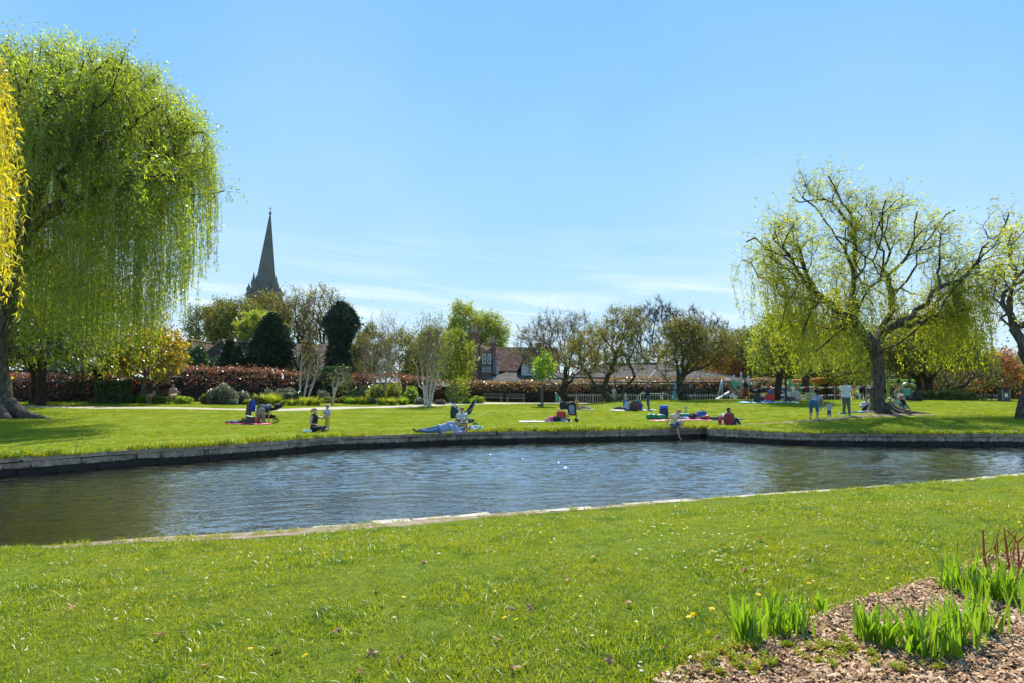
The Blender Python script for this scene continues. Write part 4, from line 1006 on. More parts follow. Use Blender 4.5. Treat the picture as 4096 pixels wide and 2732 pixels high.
# string courses and parapet
m = MB()
for z in (zt - 1.2, zt - 10.5, zt - 12, zt - 22): m.box((0, 0, z), (2 * W2 + .9, 2 * W2 + .9, .5))
for k in range(13):
 x = -W2 + .7 + k * (2 * W2 - 1.4) / 12
 for s_ in (-1, 1): m.box((x, s_ * W2, zt + .8), (.75, .6, 1.5)); m.box((s_ * W2, x, zt + .8), (.6, .75, 1.5))
m.box((0, 0, zt + .3), (2 * W2 + .5, 2 * W2 + .5, .5)); m.obj('parapet', M_STONE, root)
# belfry openings
for zc in (zt - 6, zt - 17.5):
 for k in range(4):
  x = -W2 + 2.9 + k * (2 * W2 - 5.8) / 3
  for s_ in (-1,):
   for ax in (0, 1):
    m = MB(); w_ = .62
    poly = [(-w_, -3.6), (w_, -3.6), (w_, 2.2), (w_ * .6, 3.1), (0, 3.7), (-w_ * .6, 3.1), (-w_, 2.2)]
    m.prism(poly, .35, 'y', -.2); o = m.obj('belfry_opening', M_STONED, root)
    o.location = (x, s_ * (W2 + .02), zc) if ax == 0 else (s_ * (W2 + .02), x, zc)
    if ax: o.rotation_euler = (0, 0, R(-90))
# spire: eight tapering faces, slightly leaning, with two carved bands
ztip = zpy(214); rb = 7.2; lean = 1.9
def ring(z, r_, n=8):
 f = (z - zt) / (ztip - zt); return [(r_ * math.cos(2 * math.pi * (k + .5) / n) + lean * f, r_ * math.sin(2 * math.pi * (k + .5) / n), z) for k in range(n)]
m = MB(); zs = [zt, zt + 8, zt + 20, zt + 35, ztip]; V = []; Fq = []
for i, z in enumerate(zs): V += ring(z, max(.25, rb * (1 - (z - zt) / (ztip - zt))))
for i in range(len(zs) - 1):
 for k in range(8): a = i * 8 + k; b = i * 8 + (k + 1) % 8; Fq.append((a, b, b + 8, a + 8))
m.add(V, Fq); m.obj('spire', M_STONE, root)
m = MB()
for k in range(8):
 a0 = Vector(ring(zt, rb + .12)[k]); a1 = Vector(ring(ztip, .28)[k]); m.tube([a0, a1], [.28, .12], 5)
m.obj('spire_rib', M_STONE, root)
for zb in (zt + 15.5, zt + 32.5):
 m = MB(); f0 = rb * (1 - (zb - zt) / (ztip - zt)); f1 = rb * (1 - (zb + 3.6 - zt) / (ztip - zt))
 A = ring(zb, f0 + .22); B = ring(zb + 3.6, f1 + .22); m.add(A + B, [(k, (k + 1) % 8, (k + 1) % 8 + 8, k + 8) for k in range(8)] + [tuple(range(8)), tuple(range(8, 16))])
 for k in range(8):
  a, b, c2, d2 = Vector(A[k]), Vector(A[(k + 1) % 8]), Vector(B[k]), Vector(B[(k + 1) % 8])
  for j in range(3):
   m.tube([a.lerp(b, j / 3), c2.lerp(d2, (j + 1) / 3)], .16, 4); m.tube([a.lerp(b, (j + 1) / 3), c2.lerp(d2, j / 3)], .16, 4)
 m.obj('carved_band', M_STONE, root)
for k, a in enumerate((45, 135, 225, 315)):
 for rr_, h_, w_ in ((W2 * 1.36, 7.5, 1.25), (W2 * .98, 15.5, 1.3)):
  x, y = rr_ * math.cos(R(a)), rr_ * math.sin(R(a)); m = MB(); m.box((x, y, zt + h_ * .25), (w_ * 1.9, w_ * 1.9, h_ * .5)); m.tube([(x, y, zt + h_ * .5), (x, y, zt + h_)], [w_ * 1.05, .05], 8)
  for sx_ in (-1, 1):
   for sy_ in (-1, 1): m.tube([(x + sx_ * w_, y + sy_ * w_, zt + h_ * .4), (x + sx_ * w_, y + sy_ * w_, zt + h_ * .68)], [.28, .03], 4)
  m.obj('pinnacle', M_STONE, root)
for a in (0, 90, 180, 270):
 x, y = 6.4 * math.cos(R(a)), 6.4 * math.sin(R(a)); m = MB(); m.box((x, y, zt + 3), (2.2, 2.2, 6)); m.tube([(x, y, zt + 6), (x, y, zt + 10.5)], [1.5, .05], 4); m.obj('spire_light', M_STONE, root)
m = MB(); m.ball((lean, 0, ztip + .6), (.95, .95, .8), 8, 6); m.tube([(lean, 0, ztip - .5), (lean, 0, ztip + 5.2)], [.28, .12], 5); m.box((lean, 0, ztip + 3.7), (1.9, .2, .22)); m.box((lean, 0, ztip + 2.0), (1.1, .2, .2))
m.obj('cross', M_STONED, root)
# small distant spire
p0 = at(363.5, 352, 300); root = thing('church_spire', 'small grey distant spire poking above the trees left of the birches', 'spire', (p0.x, 300, 0))
m = MB(); z1 = at(363, 343, 300).z; z2 = at(363, 328, 300).z; m.box((0, 0, z1 / 2), (3.2, 3.2, z1)); m.tube([(0, 0, z1), (0, 0, z2)], [2.0, .08], 8); m.obj('spire', M_STONE, root)
# far hill with its wood and mast
t = NT('far_hill_wood'); p = t.pos(); n = t.noise(p, .03, 5, .7)
t.pbr(t.ramp(n, ((.35, (.045, .07, .03)), (.6, (.09, .11, .05)))), .9, t.bump(n, 6, 1)); M_HILL = t.m
V = []; nx = 140; ny = 16; hx = np.linspace(-2600, 3400, nx)
r = np.random.default_rng(3); hp = np.interp(hx, [-2600, -600, 300, 700, 900, 1050, 1300, 2000, 3400], [22, 20, 26, 45, 66, 78, 66, 60, 40]) + np.convolve(r.normal(0, 4, nx + 6), np.ones(7) / 7, 'valid')
for j in range(ny):
 f = j / (ny - 1); V.append(np.stack([hx, 1350 + 420 * f + 0 * hx, hp * math.sin(f * math.pi) ** .8 - 2], 1))
V = np.concatenate(V); i = (np.arange(ny - 1)[:, None] * nx + np.arange(nx - 1)[None]).ravel()
tag(link('hills', np_mesh('hills', V, np.stack([i, i + 1, i + 1 + nx, i + nx], 1), True), None, M_HILL), kind='structure')
r = np.random.default_rng(4); n = 2600; x = r.uniform(500, 1700, n); f = r.uniform(.08, .62, n); z = np.interp(x, hx, hp) * np.sin(f * np.pi) ** .8 - 2
c0 = np.stack([x, 1350 + 420 * f, z + 2], 1); cc = np.repeat(c0, 22, 0) + r.normal(0, 1, (n * 22, 3)) * np.array([4.2, 4.2, 3.2])
tag(link('hillside_wood', np_mesh('hillside_wood', *leaves(cc, 3.2, r, .8, None, True)), None, L_HAZY), kind='stuff')
for k in range(14):
 x = 1010 + k * 17 + r.uniform(-5, 5); m = MB(); q = thing('house', 'tiny pale house on the far hillside beyond the park', 'house', (x, 1372 + r.uniform(-8, 18), float(np.interp(x, hx, hp)) * .22 + 3 + r.uniform(-3, 7)), r.uniform(-.5, .5), 'houses on the far hillside')
 m.box((0, 0, 3), (9, 7, 8)); m.obj('wall', mat('far_render', (.55, .50, .45), .8, .1, .2), q); m = MB(); m.prism([(-5, 7), (5, 7), (0, 10.5)], 7.6, 'y', -3.8); m.obj('roof', mat('far_roof', (.20, .10, .08), .8, .1, .2), q)
mp_ = at(993, 366, 1500); root = thing('radio_mast', 'lattice radio mast standing on the far wooded hill', 'mast', (mp_.x, 1500, at(993, 368, 1500).z))
H = at(993, 324, 1500).z - at(993, 368, 1500).z; m = MB()
for a in range(3):
 x, y = math.cos(a * 2.094), math.sin(a * 2.094); m.tube([(x * 3.2, y * 3.2, 0), (x * 1.1, y * 1.1, H * .75), (x * .4, y * .4, H)], [.55, .45, .3], 4)
for k in range(12):
 z = k * H * .75 / 12; w_ = 3.2 - 2.1 * k / 12
 for a in range(3): m.tube([(w_ * math.cos(a * 2.094), w_ * math.sin(a * 2.094), z), (w_ * .9 * math.cos((a + 1) * 2.094), w_ * .9 * math.sin((a + 1) * 2.094), z + H / 16)], .3, 3)
m.box((0, 0, H * .55), (6, 2, 4)); m.box((0, 0, H * .75), (4.5, 2, 3)); m.obj('lattice', mat('mast_steel', (.22, .22, .23), .6), root)

# ================================================================== BUILDINGS
def tile_mat(name, c1, c2, c3, row=.12, stripes=False):
 t = NT(name); p = t.pos(True); s = t.n('ShaderNodeSeparateXYZ'); t.l(p, s.inputs[0])
 uz = t.math('DIVIDE', s.outputs[2], row); ux = t.math('DIVIDE', t.math('ADD', s.outputs[0], s.outputs[1]), .17)
 rowi = t.math('FLOOR', uz); colx = t.math('FLOOR', t.math('ADD', ux, t.math('MULTIPLY', t.math('MODULO', rowi, 2.0), .5)))
 cv = t.n('ShaderNodeCombineXYZ'); t.l(rowi, cv.inputs[0]); t.l(colx, cv.inputs[1]); w = t.n('ShaderNodeTexWhiteNoise'); t.l(cv.outputs[0], w.inputs['Vector'])
 c = t.ramp(w.outputs[0], ((.15, c1), (.55, c2), (.9, c3)))
 c = t.mix(t.ramp(t.noise(p, .8, 5, .65), ((.45, 0.), (.7, .6))), c, mul(c1, .7))
 fr = t.math('FRACT', uz); c = t.mix(t.ramp(fr, ((.0, .75), (.22, 0.))), c, (.02, .017, .015))
 t.pbr(c, .95, t.bump(t.math('SUBTRACT', 1.0, fr), .03), spec=.05); return t.m
M_TILE = tile_mat('clay_tiles', (.06, .036, .028), (.11, .068, .05), (.17, .115, .085))
M_TILEP = tile_mat('purple_tiles', (.075, .052, .055), (.13, .09, .085), (.20, .14, .11), .14)
M_SLATE = tile_mat('grey_roof_tiles', (.075, .068, .062), (.11, .102, .092), (.16, .145, .13), .17)
def brick_mat(name, a, b, mo=(.25, .22, .19)):
 t = NT(name); p = t.pos(True); s = t.n('ShaderNodeSeparateXYZ'); t.l(p, s.inputs[0]); cv = t.n('ShaderNodeCombineXYZ'); t.l(t.math('ADD', s.outputs[0], s.outputs[1]), cv.inputs[0]); t.l(s.outputs[2], cv.inputs[1])
 bk = t.n('ShaderNodeTexBrick'); bk.inputs['Scale'].default_value = 4.4; bk.inputs['Color1'].default_value = (*a, 1); bk.inputs['Color2'].default_value = (*b, 1); bk.inputs['Mortar'].default_value = (*mo, 1); bk.inputs['Mortar Size'].default_value = .022
 t.l(cv.outputs[0], bk.inputs['Vector']); n = t.noise(p, 1.1, 5, .65); t.pbr(t.mix(t.ramp(n, ((.45, 0.), (.75, .6))), bk.outputs[0], mul(a, .45)), .9); return t.m
M_BRICK = brick_mat('red_brick', (.27, .095, .055), (.20, .075, .05)); M_BRICKO = brick_mat('orange_brick', (.42, .16, .08), (.34, .13, .07)); M_BRICKB = brick_mat('brown_brick', (.17, .11, .075), (.22, .14, .09))
M_WHITE = mat('white_paint', (.78, .78, .76), .5, .06); M_GLASS = mat('window_glass', (.03, .04, .05), .08, .1, spec=.8); M_GUT = mat('dark_gutter', (.03, .03, .032), .5); M_POT = mat('chimney_pot', (.33, .27, .19), .8); M_LEAD = mat('lead_grey', (.20, .24, .27), .5)
M_CLAD = mat('white_gable_render', (.62, .62, .60), .8, .1)
def roof(parent, name, ridge, eave, m, th=.12):
 """ridge: (a,b) points; eave: (a,b) below them"""
 A, B = map(Vector, ridge); Cc, D_ = map(Vector, eave); n = (B - A).cross(Cc - A).normalized(); n = n if n.z > 0 else -n
 mb = MB(); P = [A, B, D_, Cc]; mb.add(P + [q - n * th for q in P], [(0, 1, 2, 3), (7, 6, 5, 4), (0, 4, 5, 1), (1, 5, 6, 2), (2, 6, 7, 3), (3, 7, 4, 0)]); return mb.obj(name, m, parent)
def window(parent, c, w, h, bars=(1, 1), d=.12, fm=None):
 f = MB(); x, y, z = c
 for s_ in (-1, 1): f.box((x + s_ * w / 2, y, z), (.08, d, h + .08)); f.box((x, y + .002 * s_, z + s_ * h / 2), (w + .06, d + .006, .08))
 for k in range(bars[0]): f.box((x - w / 2 + w * (k + 1) / (bars[0] + 1), y + .01, z), (.045, d * .6, h))
 for k in range(bars[1]): f.box((x, y + .012, z - h / 2 + h * (k + 1) / (bars[1] + 1)), (w, d * .6, .045))
 o = f.obj('window', fm or M_WHITE, parent); MB().box((x, y + .03, z), (w, .03, h)).obj('pane', M_GLASS, o); return o
# ---- barn-like house (left): two hipped tiled roofs and orange gable walls
def bl(px, py, D, o): q = at(px, py, D); return (q.x - o[0], q.y - o[1], q.z - o[2])
D1 = 64.0; O = (at(200, 366, D1).x, D1, 0.6)
root = thing('brick_house', 'long low red brick house with mossy hipped clay tile roofs behind the copper hedge', 'house', O)
x0, x1 = at(150, 366, D1).x - O[0], at(252, 366, D1).x - O[0]; ze = at(200, 366, D1).z - O[2]; zr = at(200, 340, D1).z - O[2]
MB().box(((x0 + x1) / 2, 4, ze / 2), (x1 - x0, 8, ze)).obj('wall', M_BRICKO, root)
yr = 4.0
roof(root, 'roof', ((x0 - .5, yr, zr), (x1, yr, zr)), ((x0 - .5, -.4, ze - .1), (x1, -.4, ze - .1)), M_TILE); roof(root, 'roof', ((x0 - .5, yr, zr), (x1, yr, zr)), ((x0 - .5, 8.4, ze - .1), (x1, 8.4, ze - .1)), M_TILE)
for gx in (at(193, 350, D1).x - O[0], at(226, 350, D1).x - O[0]):       # projecting hipped wings
 hw = 1.6 if gx < 0 else 1.5; hw = 2.2; m = MB(); m.box((gx, -1.4, ze / 2 - .2), (hw * 2, 2.4, ze - .4)); m.obj('wing_wall', M_BRICKO, root)
 zz = zr - .05; P = [(gx - hw - .3, -2.9, ze - .5), (gx + hw + .3, -2.9, ze - .5), (gx + hw + .3, 3.4, ze - .5), (gx - hw - .3, 3.4, ze - .5), (gx, -.9, zz), (gx, 3.9, zz)]
 MB().add(P, [(0, 1, 4), (1, 2, 5, 4), (3, 0, 4, 5), (2, 3, 5), (3, 2, 1, 0)]).obj('hipped_roof', M_TILE, root)
 m = MB();
 for e in ((P[0], P[4]), (P[1], P[4]), (P[4], P[5])): m.tube([e[0], e[1]], .11, 6)
 m.obj('ridge_tiles', mat('mossy_ridge', (.16, .12, .05), .9), root)
 window(root, (gx, -2.62, ze - 1.6), 1.2, 1.1)
m = MB(); m.tube([(x0 - .5, yr, zr + .05), (x1, yr, zr + .05)], .13, 6); m.obj('ridge_tiles', mat('mossy_ridge', (.16, .12, .05), .9), root)
q = bl(232, 340, D1, O); m = MB(); m.box((q[0], 5, zr - .3), (.9, .9, 3.0)); m.box((q[0], 5, zr + 1.25), (1.1, 1.1, .2)); o = m.obj('chimney', M_BRICK, root); MB().tube([(q[0], 5, zr + 1.3), (q[0], 5, zr + 1.9)], [.22, .17], 8).obj('chimney_pot', M_POT, o)
m = MB(); q = bl(212, 352, D1, O); m.tube([(q[0], -4.5, ze - 2), (q[0], -4.5, zr - .3)], .13, 6); m.obj('timber_post', M_BARK, root)
D2 = 68.0; O = (at(325, 366, D2).x, D2, .6)
root = thing('brick_house', 'house with a wide purple-brown tiled roof behind the two dark yews', 'house', O)
x0, x1 = at(288, 366, D2).x - O[0], at(364, 366, D2).x - O[0]; ze = at(325, 367, D2).z - O[2]; zr = at(325, 341, D2).z - O[2]; xr = at(344, 366, D2).x - O[0]
MB().box(((x0 + x1) / 2, 4, ze / 2), (x1 - x0 - .5, 7.2, ze)).obj('wall', M_BRICK, root)
P = [(x0 - .4, -.5, ze - .1), (x1, -.5, ze - .1), (x1, 8.5, ze - .1), (x0 - .4, 8.5, ze - .1), (x0 - .4, 4, zr), (xr, 4, zr)]
MB().add(P, [(0, 1, 5, 4), (1, 2, 5), (2, 3, 4, 5), (3, 0, 4), (3, 2, 1, 0)]).obj('roof', M_TILEP, root)
MB().box(((x0 + x1) / 2, -.55, ze - .16), (x1 - x0, .12, .16)).obj('gutter', M_WHITE, root)
for k in range(3): window(root, (x0 + 2 + k * 2.4, .36, ze - 1.0), 1.1, 1.1)
# ---- tall red brick house with chimney stacks (medical centre)
D3 = 82.0; O = (at(515, 385, D3).x, D3, .2); root = thing('brick_house', 'old red brick house with tall chimney stacks and a white gable, beside the clinic roof', 'house', O)
def h3(px, py): q = at(px, py, D3); return q.x - O[0], q.z - O[2]
xa, zr = h3(479, 345); xb, _ = h3(560, 345); _, ze = h3(500, 371);
MB().box(((xa + xb) / 2, 4.2, ze / 2), (xb - xa, 8, ze)).obj('wall', M_BRICK, root)
roof(root, 'roof', ((xa, 4.2, zr), (xb, 4.2, zr)), ((xa, -.1, ze), (xb, -.1, ze)), M_TILE); roof(root, 'roof', ((xa, 4.2, zr), (xb, 4.2, zr)), ((xa, 8.5, ze), (xb, 8.5, ze)), M_TILE)
MB().box(((xa + xb) / 2 + 2, -.16, ze + .0), (xb - xa - 6, .14, .14)).obj('gutter', M_WHITE, root)
# left gable wing facing us
g0, zg = h3(479.5, 372); g1, _ = h3(493.5, 372); ga, za = h3(485, 352)
m = MB(); m.prism([(g0 - .8, 0), (g1, 0), (g1, zg + 2.2), (g1 - .3, h3(0, 357)[1]), (h3(491, 0)[0], h3(0, 352)[1] + .3), (g0 - .2, zg + 1), (g0 - .8, zg)], 3.0, 'y', -2.6); m.obj('wing_wall', M_BRICKB, root)
roof(root, 'wing_roof', ((h3(480, 0)[0], 1.2, zr + .1), (h3(492, 0)[0], 1.2, zr - .2)), ((h3(485, 0)[0], -2.7, h3(0, 362)[1]), (h3(490.5, 0)[0], -2.7, h3(0, 353)[1])), M_TILE)
for px in (485.2, 490.0):
 q = h3(px, 360); window(root, (q[0], -2.68, q[1]), .3, 1.05, (0, 1))
# sign board with lettering
q = h3(486.5, 370.5); bd = MB().box((q[0] + .1, -2.66, q[1]), (1.15, .06, .72)).obj('sign_board', mat('sign_brown', (.24, .19, .14), .7), root)
def text(body, size, loc, m, parent, align='CENTER', rot=(R(90), 0, 0), sx_=1.0, ext=.004):
 cu = bpy.data.curves.new('lettering', 'FONT'); cu.body = body; cu.size = size; cu.align_x = align; cu.align_y = 'CENTER'; cu.extrude = ext; cu.resolution_u = 2; cu.space_character = 1.05
 tmp = bpy.data.objects.new('lettering_tmp', cu); TMP.collection.objects.link(tmp); dg = tmp_dg()
 me = bpy.data.meshes.new_from_object(tmp.evaluated_get(dg)); bpy.data.objects.remove(tmp); bpy.data.curves.remove(cu)
 me.materials.clear(); o = link('lettering', me, parent, m); o.location = loc; o.rotation_euler = rot; o.scale = (sx_, 1, 1); return o
text('HARCOURT', .26, (q[0] + .1, -2.70, q[1] + .16), M_WHITE, bd, sx_=.72); text('MEDICAL CENTRE', .26, (q[0] + .1, -2.70, q[1] - .16), M_WHITE, bd, sx_=.50)
q = h3(496.3, 371); MB().box((q[0], -.2, q[1]), (.55, .08, 1.0)).obj('notice', M_WHITE, root)
# chimneys
def stack(px0, px1, pyt, pyb, y, dep=1.2, pots=1, flare=False, nm='chimney'):
 a, zt_ = h3(px0, pyt); b, zb_ = h3(px1, pyb); m = MB(); w_ = b - a; cx_ = (a + b) / 2
 m.box((cx_, y, (zt_ + zb_) / 2), (w_, dep, zt_ - zb_)); m.box((cx_, y, zt_ - .12), (w_ + .25, dep + .25, .22)); m.box((cx_, y, zt_ - .75), (w_ + .12, dep + .12, .14))
 if flare: m.box((cx_ - .25, y, zb_ + 1.6), (w_ + 1.0, dep + .4, 3.2), taper=.8)
 o = m.obj(nm, M_BRICK, root)
 for k in range(pots):
  px_ = cx_ + (k - (pots - 1) / 2) * .42; MB().tube([(px_, y, zt_), (px_, y, zt_ + .7), (px_, y, zt_ + .8)], [.19, .15, .19], 8).obj('chimney_pot', M_POT, o)
 return o
m_ = stack(471.2, 478.4, 333.5, 388, -1.2, 1.7, 2); a, z_ = h3(470, 364); b, _ = h3(479, 364); MB().box(((a + b) / 2 - .1, -1.2, z_ / 2 + .01), (b - a + .3, 1.9, z_)).obj('chimney_base', M_BRICK, root)
stack(491, 495.5, 343, 357, -.6, 1.2, 1); a, z_ = h3(489.5, 357); MB().box((h3(492.6, 0)[0], -.6, z_ - .8), (1.15, 1.25, 2.6)).obj('chimney_shoulder', M_BRICKO, root); MB().box((h3(493.8, 0)[0], -1.0, h3(0, 358.5)[1]), (1.1, 1.6, .25)).obj('lead_flashing', M_LEAD, root)
MB().box((h3(494.5, 0)[0], -.9, h3(0, 366)[1]), (.7, 1.5, 1.9)).obj('dormer_cheek', M_LEAD, root)
stack(538, 545, 341, 356, 4, 1.4, 0)
m = MB(); q = h3(482, 375); m.tube([(h3(482.3, 0)[0], -2.72, .2), (h3(482.3, 0)[0], -2.72, h3(0, 361)[1])], .07, 6); m.tube([(h3(493.8, 0)[0], -2.72, .2), (h3(493.8, 0)[0], -2.72, h3(0, 359)[1])], .07, 6); m.obj('downpipe', M_GUT, root)
# white gable
q0, zb_ = h3(521, 368); q1, _ = h3(540, 368); qm, zt_ = h3(530.5, 344)
MB().prism([(q0, 0), (q1, 0), (q1, zb_), (qm, zt_), (q0, zb_)], 2.6, 'y', -2.5).obj('white_gable', M_CLAD, root)
roof(root, 'gable_roof', ((qm, -2.8, zt_ + .12), (qm, 3.5, zt_ + .12)), ((q0 - .5, -2.8, zb_ - .45), (q0 - .5, 3.5, zb_ - .45)), M_TILE); roof(root, 'gable_roof', ((qm, -2.8, zt_ + .12), (qm, 3.5, zt_ + .12)), ((q1 + .5, -2.8, zb_ - .45), (q1 + .5, 3.5, zb_ - .45)), M_TILE)
window(root, (h3(529, 0)[0], -2.58, h3(0, 357)[1]), 1.7, 1.9, (2, 1))
# ---- long low clinic with hipped grey roof
D4 = 76.0; O = (at(600, 385, D4).x, D4, .1); root = thing('clinic', 'long low brick clinic with broad grey hipped roofs behind the playground', 'building', O)
def h4(px, py, D=D4): q = at(px, py, D); return q.x - O[0], q.z - O[2]
xa, ze = h4(480, 383.6); xb, _ = h4(748, 381.5);
MB().box(((xa + xb) / 2 + .5, 8, ze / 2 - .1), (xb - xa - 3, 15, ze - .2)).obj('wall', M_BRICKB, root)
def hip(px0, px1, pyr, rx0, rx1, pye, dy0, dy1, nm='roof'):
 a, e = h4(px0, pye); b, _ = h4(px1, pye); D_ = D4 + (dy0 + dy1) / 2; q = at(rx0, pyr, D_); q2 = at(rx1, pyr, D_); yr = (dy0 + dy1) / 2
 r0 = (q.x - O[0], yr, q.z - O[2]); r1 = (q2.x - O[0], yr, q2.z - O[2]); P = [(a, dy0, e), (b, dy0, e), (b, dy1, e), (a, dy1, e), r0, r1]
 MB().add(P, [(0, 1, 5, 4), (1, 2, 5), (2, 3, 4, 5), (3, 0, 4), (3, 2, 1, 0)]).obj(nm, M_SLATE, root)
 m = MB();
 for u_, v_ in ((0, 4), (1, 5), (4, 5)): m.tube([P[u_], P[v_]], .09, 6)
 m.obj('ridge_tiles', mat('ridge_grey', (.24, .22, .19), .8), root)
hip(480, 590, 372.5, 508, 560, 383.6, -.7, 11); hip(560, 752, 363.4, 604, 668, 381.8, 1.2, 19, 'main_roof'); hip(645, 757, 370.8, 655.5, 700, 381.9, -.2, 9.5)
MB().box(((xa + xb) / 2, -.75, ze - .14), (xb - xa, .12, .18)).obj('gutter', M_GUT, root)
for k in range(12):
 x = xa + 3 + k * (xb - xa - 6) / 11; window(root, (x, .44, ze - .95), 1.5, .9, (1, 0))
MB().box((h4(536, 0)[0], .3, h4(0, 386)[1]), (3.6, .2, .45)).obj('white_sign', M_WHITE, root)
for px in (665, 672): q = h4(px, 362); MB().box((q[0], 10, q[1] - .1), (.9, .9, .9)).obj('roof_vent', M_GUT, root)
# brown-brick garden wall behind the hedge on the left
w = thing('garden_wall', 'dark brick garden wall in shade under the trees at the far left', 'wall'); m = MB()
a, b = gpx(-30, 52), gpx(64, 52); m.box(((a.x + b.x) / 2, 52.5, a.z + 1.1), (b.x - a.x, .35, 2.3)); m.obj('brick_wall', M_BRICKB, w); MB().box(((a.x + b.x) / 2, 52.5, a.z + 2.32), (b.x - a.x + .1, .5, .14)).obj('wall_coping', M_TILE, w)

# ================================================================== HEDGES AND SHRUBS
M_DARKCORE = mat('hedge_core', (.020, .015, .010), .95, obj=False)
def hedge(name, label, line, top, depth, m, seed, dens=150, ls=.11, core=True, topvar=.1, stems=0, group=None, gaps=.0, fz=0):
 """line: ground points; top: heights at those points"""
 r = np.random.default_rng(seed); P = np.array([[p.x, p.y, float(Gz(p.x, p.y))] for p in line]); Tz = np.array(top, float)
 s = np.concatenate([[0], np.cumsum(np.linalg.norm(np.diff(P[:, :2], axis=0), axis=1))]); L = s[-1]; root = thing(name, label, 'hedge', P[len(P) // 2], 0, group); B = P[len(P) // 2]
 def bx(q):
  x = np.interp(q, s, P[:, 0]); y = np.interp(q, s, P[:, 1]); z = np.interp(q, s, P[:, 2]); h = np.interp(q, s, Tz); k = np.clip(np.searchsorted(s, q) - 1, 0, len(P) - 2)
  t_ = P[k + 1, :2] - P[k, :2]; t_ /= np.linalg.norm(t_, axis=1, keepdims=True); return x, y, z, h, np.stack([t_[:, 1], -t_[:, 0]], 1)
 Hm = Tz.mean(); nf = int(L * Hm * dens); nt = int(L * depth * dens)
 q1 = r.uniform(0, L, nf); x, y, z, h, n = bx(q1); v = r.uniform(.02, 1, nf); d_ = depth / 2 * (1 + .10 * nz2d(q1, v * 6, 2.2, seed)) - np.abs(r.normal(0, .10, nf)); sg = np.where(r.random(nf) < .8, 1, -1)
 A = np.stack([x + n[:, 0] * d_ * sg, y + n[:, 1] * d_ * sg, z + h * v], 1)
 if gaps: A = A[nz2d(q1, v * 5, 1.6, seed + 3) < 1.3 - gaps]
 q2 = r.uniform(0, L, nt); x, y, z, h, n = bx(q2); d_ = r.uniform(-.5, .5, nt) * depth
 T_ = np.stack([x + n[:, 0] * d_, y + n[:, 1] * d_, z + h * (1 + topvar * .3 * nz2d(q2, d_, 1.5, seed + 1)) + np.abs(r.normal(0, topvar, nt)) - .04], 1)
 c = np.concatenate([A, T_]); link('foliage', np_mesh('foliage', *leaves(c - B, ls, r, .75, None, True)), root, m)
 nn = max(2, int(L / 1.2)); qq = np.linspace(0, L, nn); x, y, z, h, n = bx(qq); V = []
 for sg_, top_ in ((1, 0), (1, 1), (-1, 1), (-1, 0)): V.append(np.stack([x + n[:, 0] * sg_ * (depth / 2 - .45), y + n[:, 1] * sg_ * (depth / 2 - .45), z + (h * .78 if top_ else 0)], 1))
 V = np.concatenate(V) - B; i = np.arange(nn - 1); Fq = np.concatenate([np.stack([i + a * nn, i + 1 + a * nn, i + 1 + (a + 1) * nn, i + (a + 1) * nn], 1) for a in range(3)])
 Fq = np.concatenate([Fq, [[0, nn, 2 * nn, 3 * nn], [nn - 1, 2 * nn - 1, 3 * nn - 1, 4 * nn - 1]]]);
 if core: link('dark_core', np_mesh('dark_core', V, Fq), root, M_DARKCORE)  # solid near-black core added behind the leaves for the hedge's shaded inside
 o = np.stack([np.interp(t_ := r.uniform(0, L, int(L * 9)), s, P[:, 0]), np.interp(t_, s, P[:, 1]), np.interp(t_, s, P[:, 2] + Tz) - .1], 1) - B + r.normal(0, .25, (int(L * 9), 3)) * [1, 1, .1]
 v, f, _, _ = twigs(o, r.normal(0, .3, o.shape) + [0, 0, 1], r.uniform(.2, .55, len(o)), .009, r); link('twigs', np_mesh('twigs', v, f), root, M_TWIG)
 return root
def htop(px, py, D): g = gpx(px, D); return at(px, py, D).z - g.z
def hl(pp): return [gpx(a, d) for a, b, d in pp], [htop(a, b, d) for a, b, d in pp]
l_, t_ = hl([(-20, 376, 50), (60, 378, 50), (110, 376, 50.5), (180, 371, 51), (230, 370.5, 53), (290, 374, 56), (345, 378, 58), (400, 378, 60), (455, 384, 62)])
hedge('beech_hedge', 'long copper-brown beech hedge behind the flower bed, left half of the park', l_, t_, 1.6, L_COPPER, 1, 150, .12, stems=1, gaps=.05, topvar=.16)
l_, t_ = hl([(455, 383.5, 73), (510, 383, 73), (565, 384, 73), (620, 379.5, 73.5), (700, 379.5, 74), (770, 381, 74), (840, 384, 74)])
hedge('beech_hedge', 'lower mottled brown and green hedge behind the park benches and playground railings', l_, t_, 1.6, L_HEDGE, 2, 110, .14, topvar=.12)
